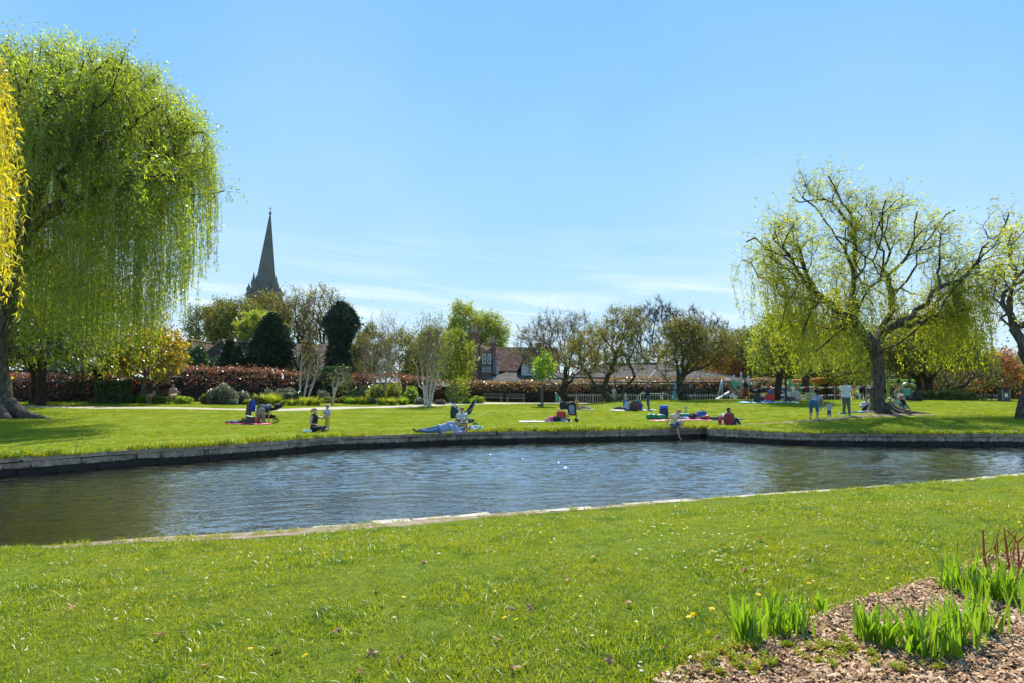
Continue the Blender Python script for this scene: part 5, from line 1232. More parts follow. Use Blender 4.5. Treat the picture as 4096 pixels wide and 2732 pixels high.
def shrub(name, label, px, D, w, pyt, m, seed, cat='shrub', ls=.10, n=2600, core=True, group=None, depth=.9, square=False, pyb=None, tw=0, lump=.15, shell=.75, zoff=0, tri=True, asp=.6, cm=None):
 """w: width in picture pixels; pyt: top in the picture"""
 r = np.random.default_rng(seed); g = gpx(px, D); z0 = float(Gz(g.x, D)) if pyb is None else at(px, pyb, D).z
 h = at(px, pyt, D).z - z0; rx = w / pxs(D) / 2; root = thing(name, label, cat, (g.x, D, z0), 0, group)
 if square:
  q = r.uniform(-1, 1, (n, 3)); ax = r.integers(0, 3, n); s_ = np.where(r.random(n) < .5, -1, 1); q[np.arange(n), ax] = s_ * (1 - np.abs(r.normal(0, .07, n))); c = q * np.array([rx, rx * depth, h / 2]) + [0, 0, h / 2]
 else:
  c = ell(n, (0, 0, h * .42), (rx, rx * depth, h * .58), r, shell, -.72, lump, seed); c[:, 2] = np.maximum(c[:, 2], .03)
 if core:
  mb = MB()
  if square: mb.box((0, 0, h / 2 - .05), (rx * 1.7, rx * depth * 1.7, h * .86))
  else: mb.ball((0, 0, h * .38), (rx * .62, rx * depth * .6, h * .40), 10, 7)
  mb.obj('dark_core', cm or M_DARKCORE, root)  # added dark filler, its colour stands for the shade inside the shrub
 link('foliage', np_mesh('foliage', *leaves(c, ls, r, asp, None, tri)), root, m)
 if tw:
  o = c[r.integers(0, len(c), tw)] * .85; v, f, _, _ = twigs(o, o + [0, 0, .3] + r.normal(0, .2, o.shape), r.uniform(.2, .5, tw) * min(1, h), .010, r); link('twigs', np_mesh('twigs', v, f), root, M_TWIG)
 return root
shrub('holly_hedge', 'clipped dark glossy holly block under the blossom tree', 112.5, 46, 26, 381.5, L_IVY, 3, 'hedge', .13, 5000, square=True, depth=.7)
shrub('clipped_shrub', 'tall square-clipped green ivy block against the copper hedge', 337, 55, 24, 367, L_IVY, 4, 'shrub', .14, 6500, square=True, depth=.8)
shrub('evergreen_shrub', 'large rounded grey-white flowering shrub left of the pram', 221, 46.5, 28, 384.5, L_SILVER, 5, 'shrub', .10, 5500, tw=90)
shrub('evergreen_shrub', 'smaller silvery shrub just right of the large rounded one', 241, 47.5, 16, 391, L_SILVER, 6, 'shrub', .09, 2200, tw=40)
shrub('silver_shrub', 'small blue-grey mound between the silvery shrubs and the lawn', 233, 46, 9, 399, leaf_mat('blue_leaf', [(.12, .17, .13), (.18, .24, .18), (.09, .13, .12)], .3, .5, .08), 7, 'shrub', .07, 800)
shrub('flowering_shrub', 'pale flowering shrub behind the yellow irises, left one', 268, 50, 11, 389.5, L_SILVER, 8, 'shrub', .09, 1500, tw=20)
shrub('flowering_shrub', 'wide pale flowering shrub in the middle of the flower bed', 286, 51, 24, 388, L_SILVER, 9, 'shrub', .09, 3800, tw=50)
shrub('flowering_shrub', 'pale shrub at the foot of the three-stemmed birch', 327 - 4, 52, 14, 390.5, L_SILVER, 10, 'shrub', .09, 1600, tw=20)
def spiky(name, label, px, D, w, pyt, m, seed, n=160, cat='plant', group=None, wd=.05):
 r = np.random.default_rng(seed); g = gpx(px, D); z0 = float(Gz(g.x, D)); h = at(px, pyt, D).z - z0; rx = w / pxs(D) / 2; root = thing(name, label, cat, (g.x, D, z0), 0, group)
 a = r.uniform(0, 6.28, n); rr_ = np.sqrt(r.random(n)) * rx * .7; b = np.stack([rr_ * np.cos(a), rr_ * np.sin(a) * .7, 0 * a], 1); d_ = np.stack([np.cos(a) * r.uniform(.1, .9, n), np.sin(a) * r.uniform(.1, .9, n), np.ones(n)], 1) + r.normal(0, .2, (n, 3)); d_ /= np.linalg.norm(d_, axis=1, keepdims=True)
 L_ = (h * r.uniform(.6, 1.15, n))[:, None]; w_ = np.stack([np.sin(a), -np.cos(a), 0 * a], 1) * wd / 2; mid = b + d_ * L_ * .6; tip = b + d_ * L_ * 1.0 + np.stack([np.cos(a), np.sin(a), -.6 + 0 * a], 1) * L_ * .14
 V = np.stack([b - w_, b + w_, mid + w_, mid - w_, tip], 1).reshape(-1, 3); i = np.arange(n)[:, None] * 5
 link('leaves', np_mesh('leaves', V, np.concatenate([i + [0, 1, 2], i + [0, 2, 3], i + [3, 2, 4]])), root, m); return root
L_SPIKY = leaf_mat('spiky_yellow_green', [(.26, .33, .03), (.36, .40, .04), (.17, .26, .03), (.42, .38, .08)], .5, .4, .1)
for k, (px, w, pt, lb) in enumerate([(212, 7, 396, 'small yellow-green plant at the left end of the bed'), (262, 14, 391.5, 'yellow-green clump at the left of the bed centre'), (273, 10, 390.5, 'bright spiky clump beside the pale shrub'), (281, 8, 398, 'low spiky clump in front of the pale shrub'), (292, 10, 397.5, 'low spiky yellow clump right of the pale shrub'),
                                 (306, 15, 395, 'broad yellow-green clump left of the ivy block'), (316, 10, 395, 'golden spiky clump left of the ivy block'), (352, 14, 395.5, 'golden clump just right of the leaning sapling'), (363, 13, 395, 'bright green spiky clump right of the ivy block'), (382, 9, 396, 'green spiky clump before the white birch'), (392, 8, 396, 'dark green clump by the birch foot'), (403, 9, 396, 'low green clump between the two birch groups')]):
 spiky('iris_plant', lb, px, 47.5 if px < 330 else 50.5, w, pt, L_SPIKY if k % 4 != 3 else L_FRESH, 30 + k, 190, 'plant')
for k, (px, D, w, pt, m_, lb) in enumerate([(95, 46, 12, 399, L_IVY, 'low dark plants at the foot of the garden wall'), (130, 46, 14, 397, L_IVY, 'low green leafy plants left of the bench'), (142, 46, 10, 395, L_FRESH, 'fresh green leaves beside the bench end'), (160, 45.8, 14, 396, L_FRESH, 'leafy plants under the bench'), (183, 45.8, 17, 396, L_FRESH, 'bright leafy clump just right of the bench'), (205, 46, 9, 394, L_OLIVE, 'small leafy shrub before the copper hedge'), (248, 47, 10, 400, L_FRESH, 'low green mound behind the pram handle'),
         (257, 47, 12, 396, L_OLIVE, 'dark olive mound near the pram'), (298, 50, 12, 392, L_IVY, 'green mound behind the spiky clumps'), (330, 51, 18, 397, L_OLIVE, 'long low olive heather mound before the ivy block'), (343, 51, 14, 397, L_OLIVE, 'olive heather mound by the leaning sapling'), (372, 51, 9, 398, L_IVY, 'dark green mound left of the birch'),
         (377, 55, 22, 384, L_LIME, 'yellow-green leafy bush at the birch foot, left'), (393, 55, 20, 382.5, L_LIME, 'yellow-green leafy bush behind the birch stems'), (411, 55, 16, 386, L_FRESH, 'green arching bush between the birches'), (420, 52, 12, 398, L_SILVER, 'low pale plants on the dark bed'), (440, 52.5, 10, 399.5, leaf_mat('heather', [(.16, .10, .12), (.10, .10, .06), (.22, .14, .17)], .3), 'small purple heather mound at the path edge'), (458, 56, 26, 375, L_LIME, 'airy yellow-leaved shrub by the info post'), (467, 55.5, 9, 398.5, L_FRESH, 'low grass clump left of the info post'),
         (477.5, 57, 14, 396.5, L_FRESH, 'bright tall grass clump behind the info post'), (372, 58, 60, 384, L_IVY, 'dark evergreen mass behind the birches')]):
 shrub('leafy_shrub', lb, px, D, w, pt, m_, 60 + k, 'shrub', .10, int(300 + w * 55), core=(k not in (17,)), tw=60 if k == 17 else 0, shell=.4 if k == 17 else .75)
# laurel bush by the right-hand trees
shrub('laurel_bush', 'broad yellow-green laurel mound at the right behind the lawn', 945, 58, 66, 390, L_OLIVE, 90, 'shrub', .16, 6000, depth=.4)
shrub('red_shrub', 'red-leaved shrub beside the tall chimney', 469, 77, 16, 368, L_RED, 91, 'shrub', .16, 2600); shrub('red_shrub', 'sparse red-leaved climber right of the tall chimney', 488, 78.5, 18, 380, leaf_mat('dull_red', [(.16, .04, .035), (.10, .035, .03), (.30, .06, .06)], .3), 92, 'shrub', .16, 1500)

# ================================================================== MIDDLE AND FAR TREES
T = tree
# left group under the big willow
T('willow_tree', 'yellow-green weeping tree behind the big willow, crown lit from behind', 'tree', 43, 40, crown=(-25, 100, 235, 374), trunk_r=.28, fork=.3, n=210, tw=6, twl=1.0, lf=10, ls=.22, leaf=L_WIL2, up=-.5, seed=3, shell=.3, leafspread=.3, asp=.35)
T('twin_tree', 'dark bare trunk with a knotty bend standing left of the holly block', 'tree', 44, 33, crown=(-10, 60, 290, 370), trunk_r=.22, fork=.3, n=70, tw=4, twl=.8, lf=8, ls=.2, leaf=L_WIL2, seed=4, up=-.4)
T('cedar_tree', 'dark cedar reaching flat branches in from the left edge', 'tree', 37, -38, crown=(-110, 62, 312, 362), trunk_r=.45, fork=.45, n=170, tw=8, twl=.55, lf=9, ls=.16, leaf=L_YEWB, up=.0, seed=5, shell=.2, jit=.05, asp=.35, lump=.2)
T('blossom_tree', 'white blossom tree with a dark leaning trunk behind the willow curtain', 'tree', 48, 98, crown=(62, 168, 285, 378), trunk_r=.24, fork=.25, n=220, tw=5, twl=.6, lf=9, ls=.17, leaf=L_BLOSSOM, seed=6, asp=.8)
T('crab_apple', 'small tree with gold and dark leaves over the bench', 'tree', 46.5, 143, crown=(112, 186, 330, 384), trunk_r=.19, fork=.33, n=160, tw=4, twl=.5, lf=9, ls=.17, leaf=L_GOLD, bark=M_BARKR, seed=7, asp=.7)
T('dark_tree', 'dark leafy tree between the blossom and the garden wall', 'tree', 52, 70, crown=(50, 130, 345, 386), trunk_r=.22, n=90, tw=4, twl=.6, lf=8, ls=.22, leaf=L_IVY, seed=8)
# evergreens
def conifer(name, label, px, D, prof, m, seed, n=9000, ls=.22, group=None, cat='tree', inner=True):
 """prof: list of (picture y, half width in pixels)"""
 r = np.random.default_rng(seed); g = gpx(px, D); z0 = float(Gz(g.x, D)) - .1; root = thing(name, label, cat, (g.x, D, z0), 0, group); zs = np.array([at(px, a, D).z - z0 for a, _ in prof]); ws = np.array([b / pxs(D) for _, b in prof]); o = np.argsort(zs); zs, ws = zs[o], ws[o]
 q = r.uniform(0, 1, n * 2); z = zs[0] + (zs[-1] - zs[0]) * q; w_ = np.interp(z, zs, ws); k = r.random(n * 2) < (w_ + .3) / (ws.max() + .3); z, w_ = z[k][:n], w_[k][:n]; a = r.uniform(0, 6.28, len(z))
 lump = 1 + .15 * nz2d(a * 1.6, z * 1.1, 1.2, seed) + .12 * nz2d(a * 4, z * 3, 1.5, seed + 1); rad = w_ * lump * (1.06 - np.abs(r.normal(0, .20, len(z))) + (r.random(len(z)) < .12) * r.uniform(0, .22, len(z))); c = np.stack([rad * np.cos(a), rad * np.sin(a), z], 1)
 d_ = np.stack([np.cos(a), np.sin(a), .5 + 0 * a], 1) + r.normal(0, .6, (len(a), 3)); link('foliage', np_mesh('foliage', *leaves(c, ls, r, .45, d_, True)), root, m)
 mb = MB(); mb.tube([(0, 0, 0), (0, 0, zs[-1] * .95)], [.35, .05], 8); mb.obj('trunk', M_BARK, root)
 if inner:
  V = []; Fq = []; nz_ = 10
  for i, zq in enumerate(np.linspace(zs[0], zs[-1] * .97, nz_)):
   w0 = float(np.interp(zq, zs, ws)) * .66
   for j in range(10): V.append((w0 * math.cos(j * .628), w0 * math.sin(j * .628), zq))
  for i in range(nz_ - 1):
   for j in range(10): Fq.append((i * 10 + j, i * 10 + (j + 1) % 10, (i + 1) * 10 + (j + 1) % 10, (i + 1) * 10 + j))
  link('dark_core', np_mesh('dark_core', np.array(V), np.array(Fq)), root, mat('conifer_core', (.012, .018, .010), .95, obj=False))  # closed dark shell, not boughs: interior shade put into its colour
 return root
conifer('yew_tree', 'huge dark pyramid-shaped yew in front of the cathedral', 270, 60, [(374, 22), (366, 24), (350, 19), (338, 15), (325, 10.5), (318, 6.5), (313, 1.5)], L_DARK, 1, 16000, .24)
conifer('cypress_tree', 'tall dark cypress with a bulging head and slim waist', 339, 61, [(374, 13), (355, 11), (343, 9), (335, 12), (327, 14.5), (318, 14), (311, 10), (306, 6), (302, 2)], L_YEWB, 2, 14000, .24)
conifer('conifer', 'small dark conifer left of the big yew, taller of the two', 228, 58, [(376, 11), (360, 9), (348, 4.5), (340, 2)], L_DARK, 3, 4000, .2); conifer('conifer', 'narrow conifer close beside the big yew', 236.5, 58.5, [(376, 8), (360, 6), (346, 2)], L_DARK, 4, 2200, .2)
conifer('conifer', 'slim dark conifer behind the three-stemmed birch', 307, 60, [(376, 10), (362, 9), (350, 6), (340, 2)], L_DARK, 5, 3500, .2)
shrub('ivy_bush', 'dark green ivy dome in front of the hipped roof', 195, 58, 26, 345, L_IVY, 95, 'shrub', .2, 4200); shrub('ivy_bush', 'lower green ivy spill right of the ivy dome', 213, 57.5, 22, 358, L_IVY, 96, 'shrub', .2, 2500)
conifer('conifer', 'thin dark conifer poking up behind the birches', 421, 95, [(385, 9), (350, 6), (334, 2)], L_DARK, 6, 2500, .35); conifer('conifer', 'short dark conifer tip behind the birches', 412, 95, [(385, 7), (352, 4), (344, 2)], L_DARK, 7, 1500, .35)
# far deciduous behind the hedge: left to right
G1_ = 'budding trees behind the houses'
T('budding_tree', 'thin budding tree left of the spire, leftmost of its row', 'tree', 78, 203, crown=(182, 226, 306, 352), trunk_r=.22, n=130, tw=5, twl=.7, lf=5, ls=.2, leaf=L_OLIVE, seed=11, base_z=.5, group=None)
T('budding_tree', 'bronze-leaved tree left of the spire', 'tree', 76, 217, crown=(204, 234, 300, 352), trunk_r=.22, n=120, tw=5, twl=.7, lf=8, ls=.2, leaf=L_BUD, seed=12, base_z=.5)
T('budding_tree', 'pale green open tree just left of the tower', 'tree', 74, 232, crown=(214, 262, 297, 352), trunk_r=.24, n=170, tw=5, twl=.7, lf=6, ls=.2, leaf=L_OLIVE, seed=13, base_z=.5)
T('budding_tree', 'light lime tree in front of the tower foot', 'tree', 70, 252, crown=(236, 282, 313, 350), trunk_r=.2, n=110, tw=5, twl=.6, lf=11, ls=.2, leaf=L_LIME, seed=14, base_z=.5, asp=.8)
T('bare_tree', 'bronze budding oak covering the right side of the tower', 'tree', 80, 262, crown=(240, 292, 293, 350), trunk_r=.3, n=190, tw=5, twl=.7, lf=6, ls=.18, leaf=L_BUD, seed=15, base_z=.5)
T('bare_tree', 'big dark-limbed bare oak right of the tower', 'tree', 78, 289, crown=(268, 322, 290, 352), trunk_r=.42, n=260, tw=5, twl=.7, lf=2.5, ls=.17, leaf=L_BUD, seed=16, base_z=.5, jit=.2)
T('bare_tree', 'widest bare oak with a domed crown behind the purple roof', 'tree', 80, 322, crown=(292, 356, 288, 356), trunk_r=.45, n=330, tw=5, twl=.7, lf=2.5, ls=.17, leaf=L_BUD, seed=17, base_z=.5, jit=.2)
T('shrubby_tree', 'olive bushy tree behind the ivy block', 'tree', 66, 362, crown=(345, 385, 325, 388), trunk_r=.16, n=150, tw=5, twl=.5, lf=11, ls=.16, leaf=L_OLIVE, seed=18)
T('shrubby_tree', 'olive bushy tree behind the white birch', 'tree', 68, 402, crown=(378, 428, 330, 388), trunk_r=.18, n=170, tw=5, twl=.5, lf=11, ls=.16, leaf=L_OLIVE, seed=19)
T('shrubby_tree', 'yellow-green fresh birch in full leaf right of the white stems', 'tree', 60, 457, crown=(438, 474, 331, 392), trunk_r=.10, fork=.2, n=160, tw=5, twl=.5, lf=13, ls=.14, leaf=L_LIME, seed=20, up=.8)
T('shrubby_tree', 'dense olive tree behind the second birch group', 'tree', 66, 432, crown=(412, 452, 326, 388), trunk_r=.15, n=160, tw=5, twl=.5, lf=11, ls=.16, leaf=L_OLIVE, seed=21)
T('lime_tree', 'large fan-shaped green tree rising behind the tall chimney', 'tree', 105, 477, crown=(443, 486, 302, 372), crown2=[(470, 510, 312, 372)], trunk_r=.55, fork=.12, n=420, tw=6, twl=1.0, lf=13, ls=.21, leaf=L_LIME, seed=22, base_z=.3, shell=.35, jit=.06, k=.2)
T('hedge_tree', 'low green bushy tree filling behind the left end of the clinic', 'tree', 92, 455, crown=(430, 475, 345, 388), trunk_r=.2, n=100, tw=5, twl=.8, lf=12, ls=.26, leaf=L_LIME, seed=23, base_z=.3)
# birches
def birch(label, D, px, stems, crown, seed, leaf=L_OLIVE, lf=3, weep=0, n=120, twn=7):
 r = np.random.default_rng(seed); g = gpx(px, D); g.z = float(Gz(g.x, D)) - .05; root = thing('birch_tree', label, 'tree', g); Bs = np.array(g); allt = []; Lb = []; Lt = []
 a, b = at(crown[0], crown[2], D), at(crown[1], crown[3], D)
 for si, (bx_, tx, ty) in enumerate(stems):
  b0 = np.array(at(bx_, 0, D)); b0[2] = g.z; tp_ = np.array(at(tx, ty, D)) + r.normal(0, .2, 3); md = (b0 + tp_) / 2 + np.array([r.normal(0, .15), r.normal(0, .25), 0])
  cw = (crown[1] - crown[0]) / pxs(D) / 2; cc = np.array([(tp_[0] * .6 + (a.x + b.x) / 2 * .4), D, (a.z + b.z) / 2]); pts = ell(n, cc, (cw * .75, cw * .75, (a.z - b.z) / 2), r, .15, -.95, .1, si)
  P, par = skeleton(b0, pts, [(-1, [b0 * .5 + md * .5, md, md * .5 + tp_ * .5, tp_])], .55, .5, .06, r); rr, _ = radii(P, par, .085, .005, 1.8)
  Lb.append(tubes(P - Bs, par, rr, rr > .022, 7)); Lt.append(tubes(P - Bs, par, rr, rr <= .022, 3)); sel = np.where((rr < .016))[0]; o = np.repeat(P[sel], twn, 0) - Bs
  v, f, tip, md_ = twigs(o, r.normal(0, .5, o.shape) + [0, 0, (1.1 if not weep else -.8)], r.uniform(.3, 1.2, len(o)), .005, r, True); Lt.append((v, f)); allt += [tip, md_]
 link('stems', np_mesh('stems', *join(Lb), True), root, M_BIRCH); link('branches', np_mesh('branches', *join(Lt)), root, M_TWIGW); q = np.concatenate(allt); q = np.repeat(q, max(1, int(lf)), 0); q = q[r.random(len(q)) < lf / max(1, int(lf))] if lf < 1 else q
 link('foliage', np_mesh('foliage', *leaves(q + r.normal(0, .12, q.shape), .10, r, .6, None, True)), root, leaf); return root
birch('slender three-stemmed bare birch in front of the yews', 51, 311, [(308, 306, 345), (311.5, 311, 343), (314.5, 316, 350)], (296, 328, 340, 386), 41, L_BUD, .6, 0, 45, 3)
birch('small lone sapling birch leaning beside the ivy block', 48.5, 339.5, [(339, 341, 372)], (325, 356, 363, 388), 42, L_OLIVE, 1, 1, 50, 4)
birch('white many-stemmed birch with brown catkins, left group', 55, 384.5, [(382, 372, 330), (384, 382, 322), (386, 392, 326), (387, 397, 336)], (360, 406, 314, 388), 43, L_BUD, 1, 0, 60, 3)
birch('slim birch at the left of the white birch group', 58, 364, [(364, 362, 340)], (354, 374, 332, 384), 44, L_BUD, 1, 0, 60)
birch('white many-stemmed birch by the path, right group', 50, 431, [(429, 418, 340), (430, 428, 330), (431.5, 434, 326), (433, 442, 333)], (409, 452, 318, 390), 45, L_OLIVE, 2, 0, 70, 3)
# staked sapling
T('sapling', 'small bright green sapling tied to a stake by the path', 'tree', 52, 543, crown=(535, 553, 354, 386), trunk_r=.045, fork=.3, n=45, tw=4, twl=.45, lf=8, ls=.14, leaf=L_FRESH, up=1.0, seed=51, rmin=.006, bark=M_BARKR)
g = gpx(543, 52); root = thing('tree_stake', 'timber stake tied to the bright green sapling', 'stake', (g.x - .13, 51.9, float(Gz(g.x, 52)))); MB().tube([(0, 0, -.1), (0, 0, 1.45)], .05, 8).obj('stake', M_BARKR, root); MB().box((.1, 0, 1.2), (.3, .06, .06)).obj('tree_tie', M_GUT, root)
# big bare tree behind the hedge and the hawthorns
T('bare_tree', 'large leafless tree leaning left with thick low limbs beside the railings', 'tree', 66, 573, crown=(510, 612, 308, 388), trunk_r=.36, fork=.14, n=440, tw=7, twl=.8, lf=1, ls=.11, leaf=L_BUD, twm=M_TWIGG, seed=61, jit=.28, flat=-.7, lean=-1.2, shell=.3,
  seeds=[(-1, [np.array(at(565, 380, 66)), np.array(at(550, 374, 65)), np.array(at(535, 365, 64)), np.array(at(522, 352, 64))]), (-1, [np.array(at(566, 380, 66)), np.array(at(566, 365, 66)), np.array(at(560, 345, 66))]), (-1, [np.array(at(566, 384, 66)), np.array(at(580, 372, 66)), np.array(at(592, 362, 66))])])
T('hawthorn_tree', 'wide dark hawthorn with a leaning trunk left of the man in black', 'tree', 58, 613, crown=(556, 648, 330, 380), crown2=[(600, 650, 306, 345, 1)], trunk_r=.30, fork=.3, n=420, tw=6, twl=.55, lf=3.5, ls=.12, leaf=L_BUD, bark=M_BARKG, seed=62, jit=.25, depth=.7, shell=.25, lean=-2.0)
T('hawthorn_tree', 'wide dark hawthorn between the blue arch and the slide', 'tree', 56, 688, crown=(650, 742, 325, 378), crown2=[(660, 705, 318, 345)], trunk_r=.30, fork=.3, n=440, tw=6, twl=.55, lf=4.5, ls=.12, leaf=L_BUD, bark=M_BARKG, seed=63, jit=.25, depth=.7, shell=.25, lean=-1.9)
T('bare_tree', 'tall leafless tree rising behind the left hawthorn', 'tree', 110, 655, crown=(622, 690, 297, 370), trunk_r=.5, n=380, tw=6, twl=1.1, lf=0, seed=64, twm=M_TWIG, base_z=.1, jit=.18, twr=.03, rmin=.02)
T('bare_tree', 'pair of grey leafless trees behind the right hawthorn, left one', 'tree', 120, 697, crown=(678, 708, 305, 370), trunk_r=.4, n=160, tw=6, twl=1.2, lf=0, seed=65, twm=M_TWIGG, base_z=.1, twr=.03, rmin=.02); T('bare_tree', 'small domed leafless tree furthest right on the skyline', 'tree', 120, 712, crown=(690, 738, 312, 375), trunk_r=.4, n=220, tw=6, twl=1.1, lf=0, seed=66, twm=M_TWIGG, base_z=.1, twr=.03, rmin=.02)
# backdrop right of the clinic
for k, a in enumerate([('olive budding tree left of the lime-green willow', 95, 760, (728, 800, 322, 392), L_OLIVE, 150, 10), ('hazy pale-green tree behind the slide tower', 120, 738, (715, 770, 330, 390), L_HAZY, 130, 10), ('orange-leaved tree behind the clinic roof end', 98, 712, (680, 748, 356, 392), L_ORANGE, 150, 12), ('olive tree behind the climbing frame', 90, 820, (780, 870, 330, 396), L_OLIVE, 200, 10),
                       ('dark olive tree behind the lime swing', 92, 880, (850, 930, 330, 396), L_OLIVE, 170, 9), ('orange young tree at the right, left of the bin', 85, 948, (925, 975, 362, 398), L_ORANGE, 90, 7), ('bright orange young tree right of the bin', 80, 1000, (975, 1022, 352, 398), L_ORANGE, 90, 8), ('olive thicket tree at the far right', 100, 1040, (1000, 1090, 350, 398), L_OLIVE, 110, 10),
                       ('pale green tree beyond the bin', 110, 985, (950, 1030, 368, 396), L_HAZY, 120, 10), ('low olive tree behind the dark trunk pair', 98, 925, (895, 965, 355, 396), L_OLIVE, 130, 8), ('low brown thicket tree behind the yellow willow', 92, 790, (755, 830, 352, 398), L_BUD, 110, 9)]):
 T('park_tree', a[0], 'tree', a[1], a[2], crown=a[3], trunk_r=.28, n=a[5], tw=5, twl=.9, lf=a[6], ls=.28, leaf=a[4], seed=70 + k, base_z=.1, twr=.02)
T('oak_tree', 'broad dark-green oak with twin trunks right of the big willow', 'tree', 60, 929, crown=(880, 985, 312, 386), trunk_r=.34, fork=.25, n=380, tw=6, twl=.7, lf=8, ls=.18, leaf=L_OLIVE, seed=85, jit=.2, flat=-.6); T('oak_tree', 'second dark trunk of the pair, slightly left and behind', 'tree', 64, 919, crown=(870, 950, 318, 382), trunk_r=.27, fork=.3, n=200, tw=6, twl=.7, lf=7, ls=.18, leaf=L_OLIVE, seed=86, jit=.2)
T('park_tree', 'dark-trunked spreading tree behind the right lawn', 'tree', 72, 948, crown=(925, 1000, 345, 396), trunk_r=.4, fork=.2, n=220, tw=5, twl=.7, lf=3, ls=.16, leaf=L_OLIVE, seed=87, jit=.3)
T('willow_tree', 'yellow-green young willow weeping over the railings', 'tree', 52, 776, crown=(752, 815, 310, 384), trunk_r=.26, fork=.3, n=190, tw=7, twl=.8, lf=8, ls=.18, leaf=L_LIME, seed=88, up=-.7, asp=.4, leafspread=.3, lean=.3)
T('willow_tree', 'bright yellow-green tree behind the big willow, left of its trunk', 'tree', 62, 806, crown=(805, 880, 315, 386), trunk_r=.3, fork=.3, n=190, tw=7, twl=.9, lf=8, ls=.2, leaf=L_LIME, seed=89, up=-.6, asp=.4, leafspread=.3)
T('park_tree', 'dark shrubby trunk behind the climbing frame', 'tree', 68, 827, crown=(800, 870, 352, 392), trunk_r=.5, fork=.25, n=110, tw=6, twl=.7, lf=9, ls=.2, leaf=L_LIME, seed=90)
r_ = T('willow_tree', 'willow cut by the right picture edge with a mossy leaning trunk', 'tree', 32, 1024, crown=(990, 1120, 215, 350), trunk_r=.33, fork=.28, n=230, tw=6, twl=.8, lf=7, ls=.16, leaf=L_WIL2, seed=92, up=-.5, asp=.35, lean=.55, jit=.2, bark=M_WBARK, shell=.3, k=.35)

T('park_tree', 'dark leafy tree filling the gap beyond the brick garden wall', 'tree', 62, 25, crown=(-60, 110, 305, 388), trunk_r=.3, n=150, tw=5, twl=.9, lf=10, ls=.26, leaf=L_OLIVE, seed=101)
l_, t_ = hl([(870, 383, 112), (930, 381, 112), (985, 383, 112), (1040, 380, 112), (1120, 378, 112)])
hedge('thicket', 'low olive thicket closing the far side of the park at the right', l_, t_, 4, L_OLIVE, 7, 26, .34, topvar=.6)
l_, t_ = hl([(-60, 366, 60), (20, 362, 60), (80, 366, 60), (150, 372, 60)])
hedge('thicket', 'dark leafy thicket behind the brick garden wall at the left', l_, t_, 2.5, L_IVY, 8, 40, .25, topvar=.4)
# ================================================================== PEOPLE
def evaluated(me, mods):
 o = bpy.data.objects.new('tmp', me); TMP.collection.objects.link(o)
 for ty, kw in mods:
  m_ = o.modifiers.new(ty, ty)
  for a, b in kw.items(): setattr(m_, a, b)
 dg = tmp_dg(); r_ = bpy.data.meshes.new_from_object(o.evaluated_get(dg)); bpy.data.objects.remove(o); return r_
def V3(*a): return Vector(a)
ST_ = dict(pel=(0, 0, .93), che=(0, 0, 1.30), nec=(0, .0, 1.47), hea=(0, -.02, 1.635), shL=(-.185, 0, 1.40), shR=(.185, 0, 1.40), elL=(-.23, .02, 1.12), elR=(.23, .02, 1.12), wrL=(-.24, -.06, .88), wrR=(.24, -.06, .88),
           haL=(-.24, -.09, .79), haR=(.24, -.09, .79), hiL=(-.09, 0, .90), hiR=(.09, 0, .90), knL=(-.10, -.02, .49), knR=(.10, -.02, .49), anL=(-.105, .02, .08), anR=(.105, .02, .08), toL=(-.13, -.15, .035), toR=(.13, -.15, .035))
def pose(**k): q = dict(ST_); q.update(k); return q
def shifted(q, d, keys): return {k: ((v[0] + d[0], v[1] + d[1], v[2] + d[2]) if k in keys else v) for k, v in q.items()}
UP = ('pel', 'che', 'nec', 'hea', 'shL', 'shR', 'elL', 'elR', 'wrL', 'wrR', 'haL', 'haR', 'hiL', 'hiR')
def seat(h=.45, **k):       # sitting on something of height h, legs forward (towards -y)
 q = shifted(ST_, (0, .0, h + .10 - .93), UP); q.update(knL=(-.11, -.45, h + .04), knR=(.11, -.45, h + .04), anL=(-.12, -.46, .09), anR=(.12, -.46, .09), toL=(-.14, -.62, .035), toR=(.14, -.62, .035), wrL=(-.16, -.28, h + .17), wrR=(.16, -.28, h + .17), haL=(-.12, -.36, h + .15), haR=(.12, -.36, h + .15)); q.update(k); return q
def sit_ground(style='knees', lean=0, **k):
 q = shifted(ST_, (0, 0, .12 - .93), UP)
 for n_ in ('che', 'nec', 'hea', 'shL', 'shR', 'elL', 'elR'): q[n_] = (q[n_][0], q[n_][1] + lean * (q[n_][2] - .12), q[n_][2] * (1 - .2 * abs(lean)))
 if style == 'knees': q.update(knL=(-.12, -.36, .40), knR=(.12, -.36, .40), anL=(-.12, -.62, .08), anR=(.12, -.62, .08), toL=(-.13, -.80, .05), toR=(.13, -.80, .05), wrL=(-.12, -.34, .46), wrR=(.12, -.34, .46), haL=(-.05, -.40, .47), haR=(.05, -.40, .47))
 if style == 'cross': q.update(knL=(-.36, -.26, .17), knR=(.36, -.26, .17), anL=(.12, -.36, .08), anR=(-.12, -.42, .08), toL=(.26, -.40, .06), toR=(-.26, -.46, .06), wrL=(-.20, -.28, .26), wrR=(.20, -.28, .26), haL=(-.12, -.34, .24), haR=(.12, -.34, .24))
 if style == 'long': q.update(knL=(-.10, -.44, .22), knR=(.10, -.45, .16), anL=(-.10, -.86, .07), anR=(.10, -.88, .07), toL=(-.12, -.92, .2), toR=(.12, -.94, .2), wrL=(-.2, .1, .22), wrR=(.12, -.34, .30), haL=(-.2, .16, .06), haR=(.08, -.42, .28))
 if style == 'kneel': q = shifted(ST_, (0, 0, .42 - .93 + .0), UP); q.update(knL=(-.12, -.40, .09), knR=(.12, -.40, .09), anL=(-.12, .02, .08), anR=(.12, .02, .08), toL=(-.12, .16, .04), toR=(.12, .16, .04))
 q.update(k); return q
HEADK = 1.0
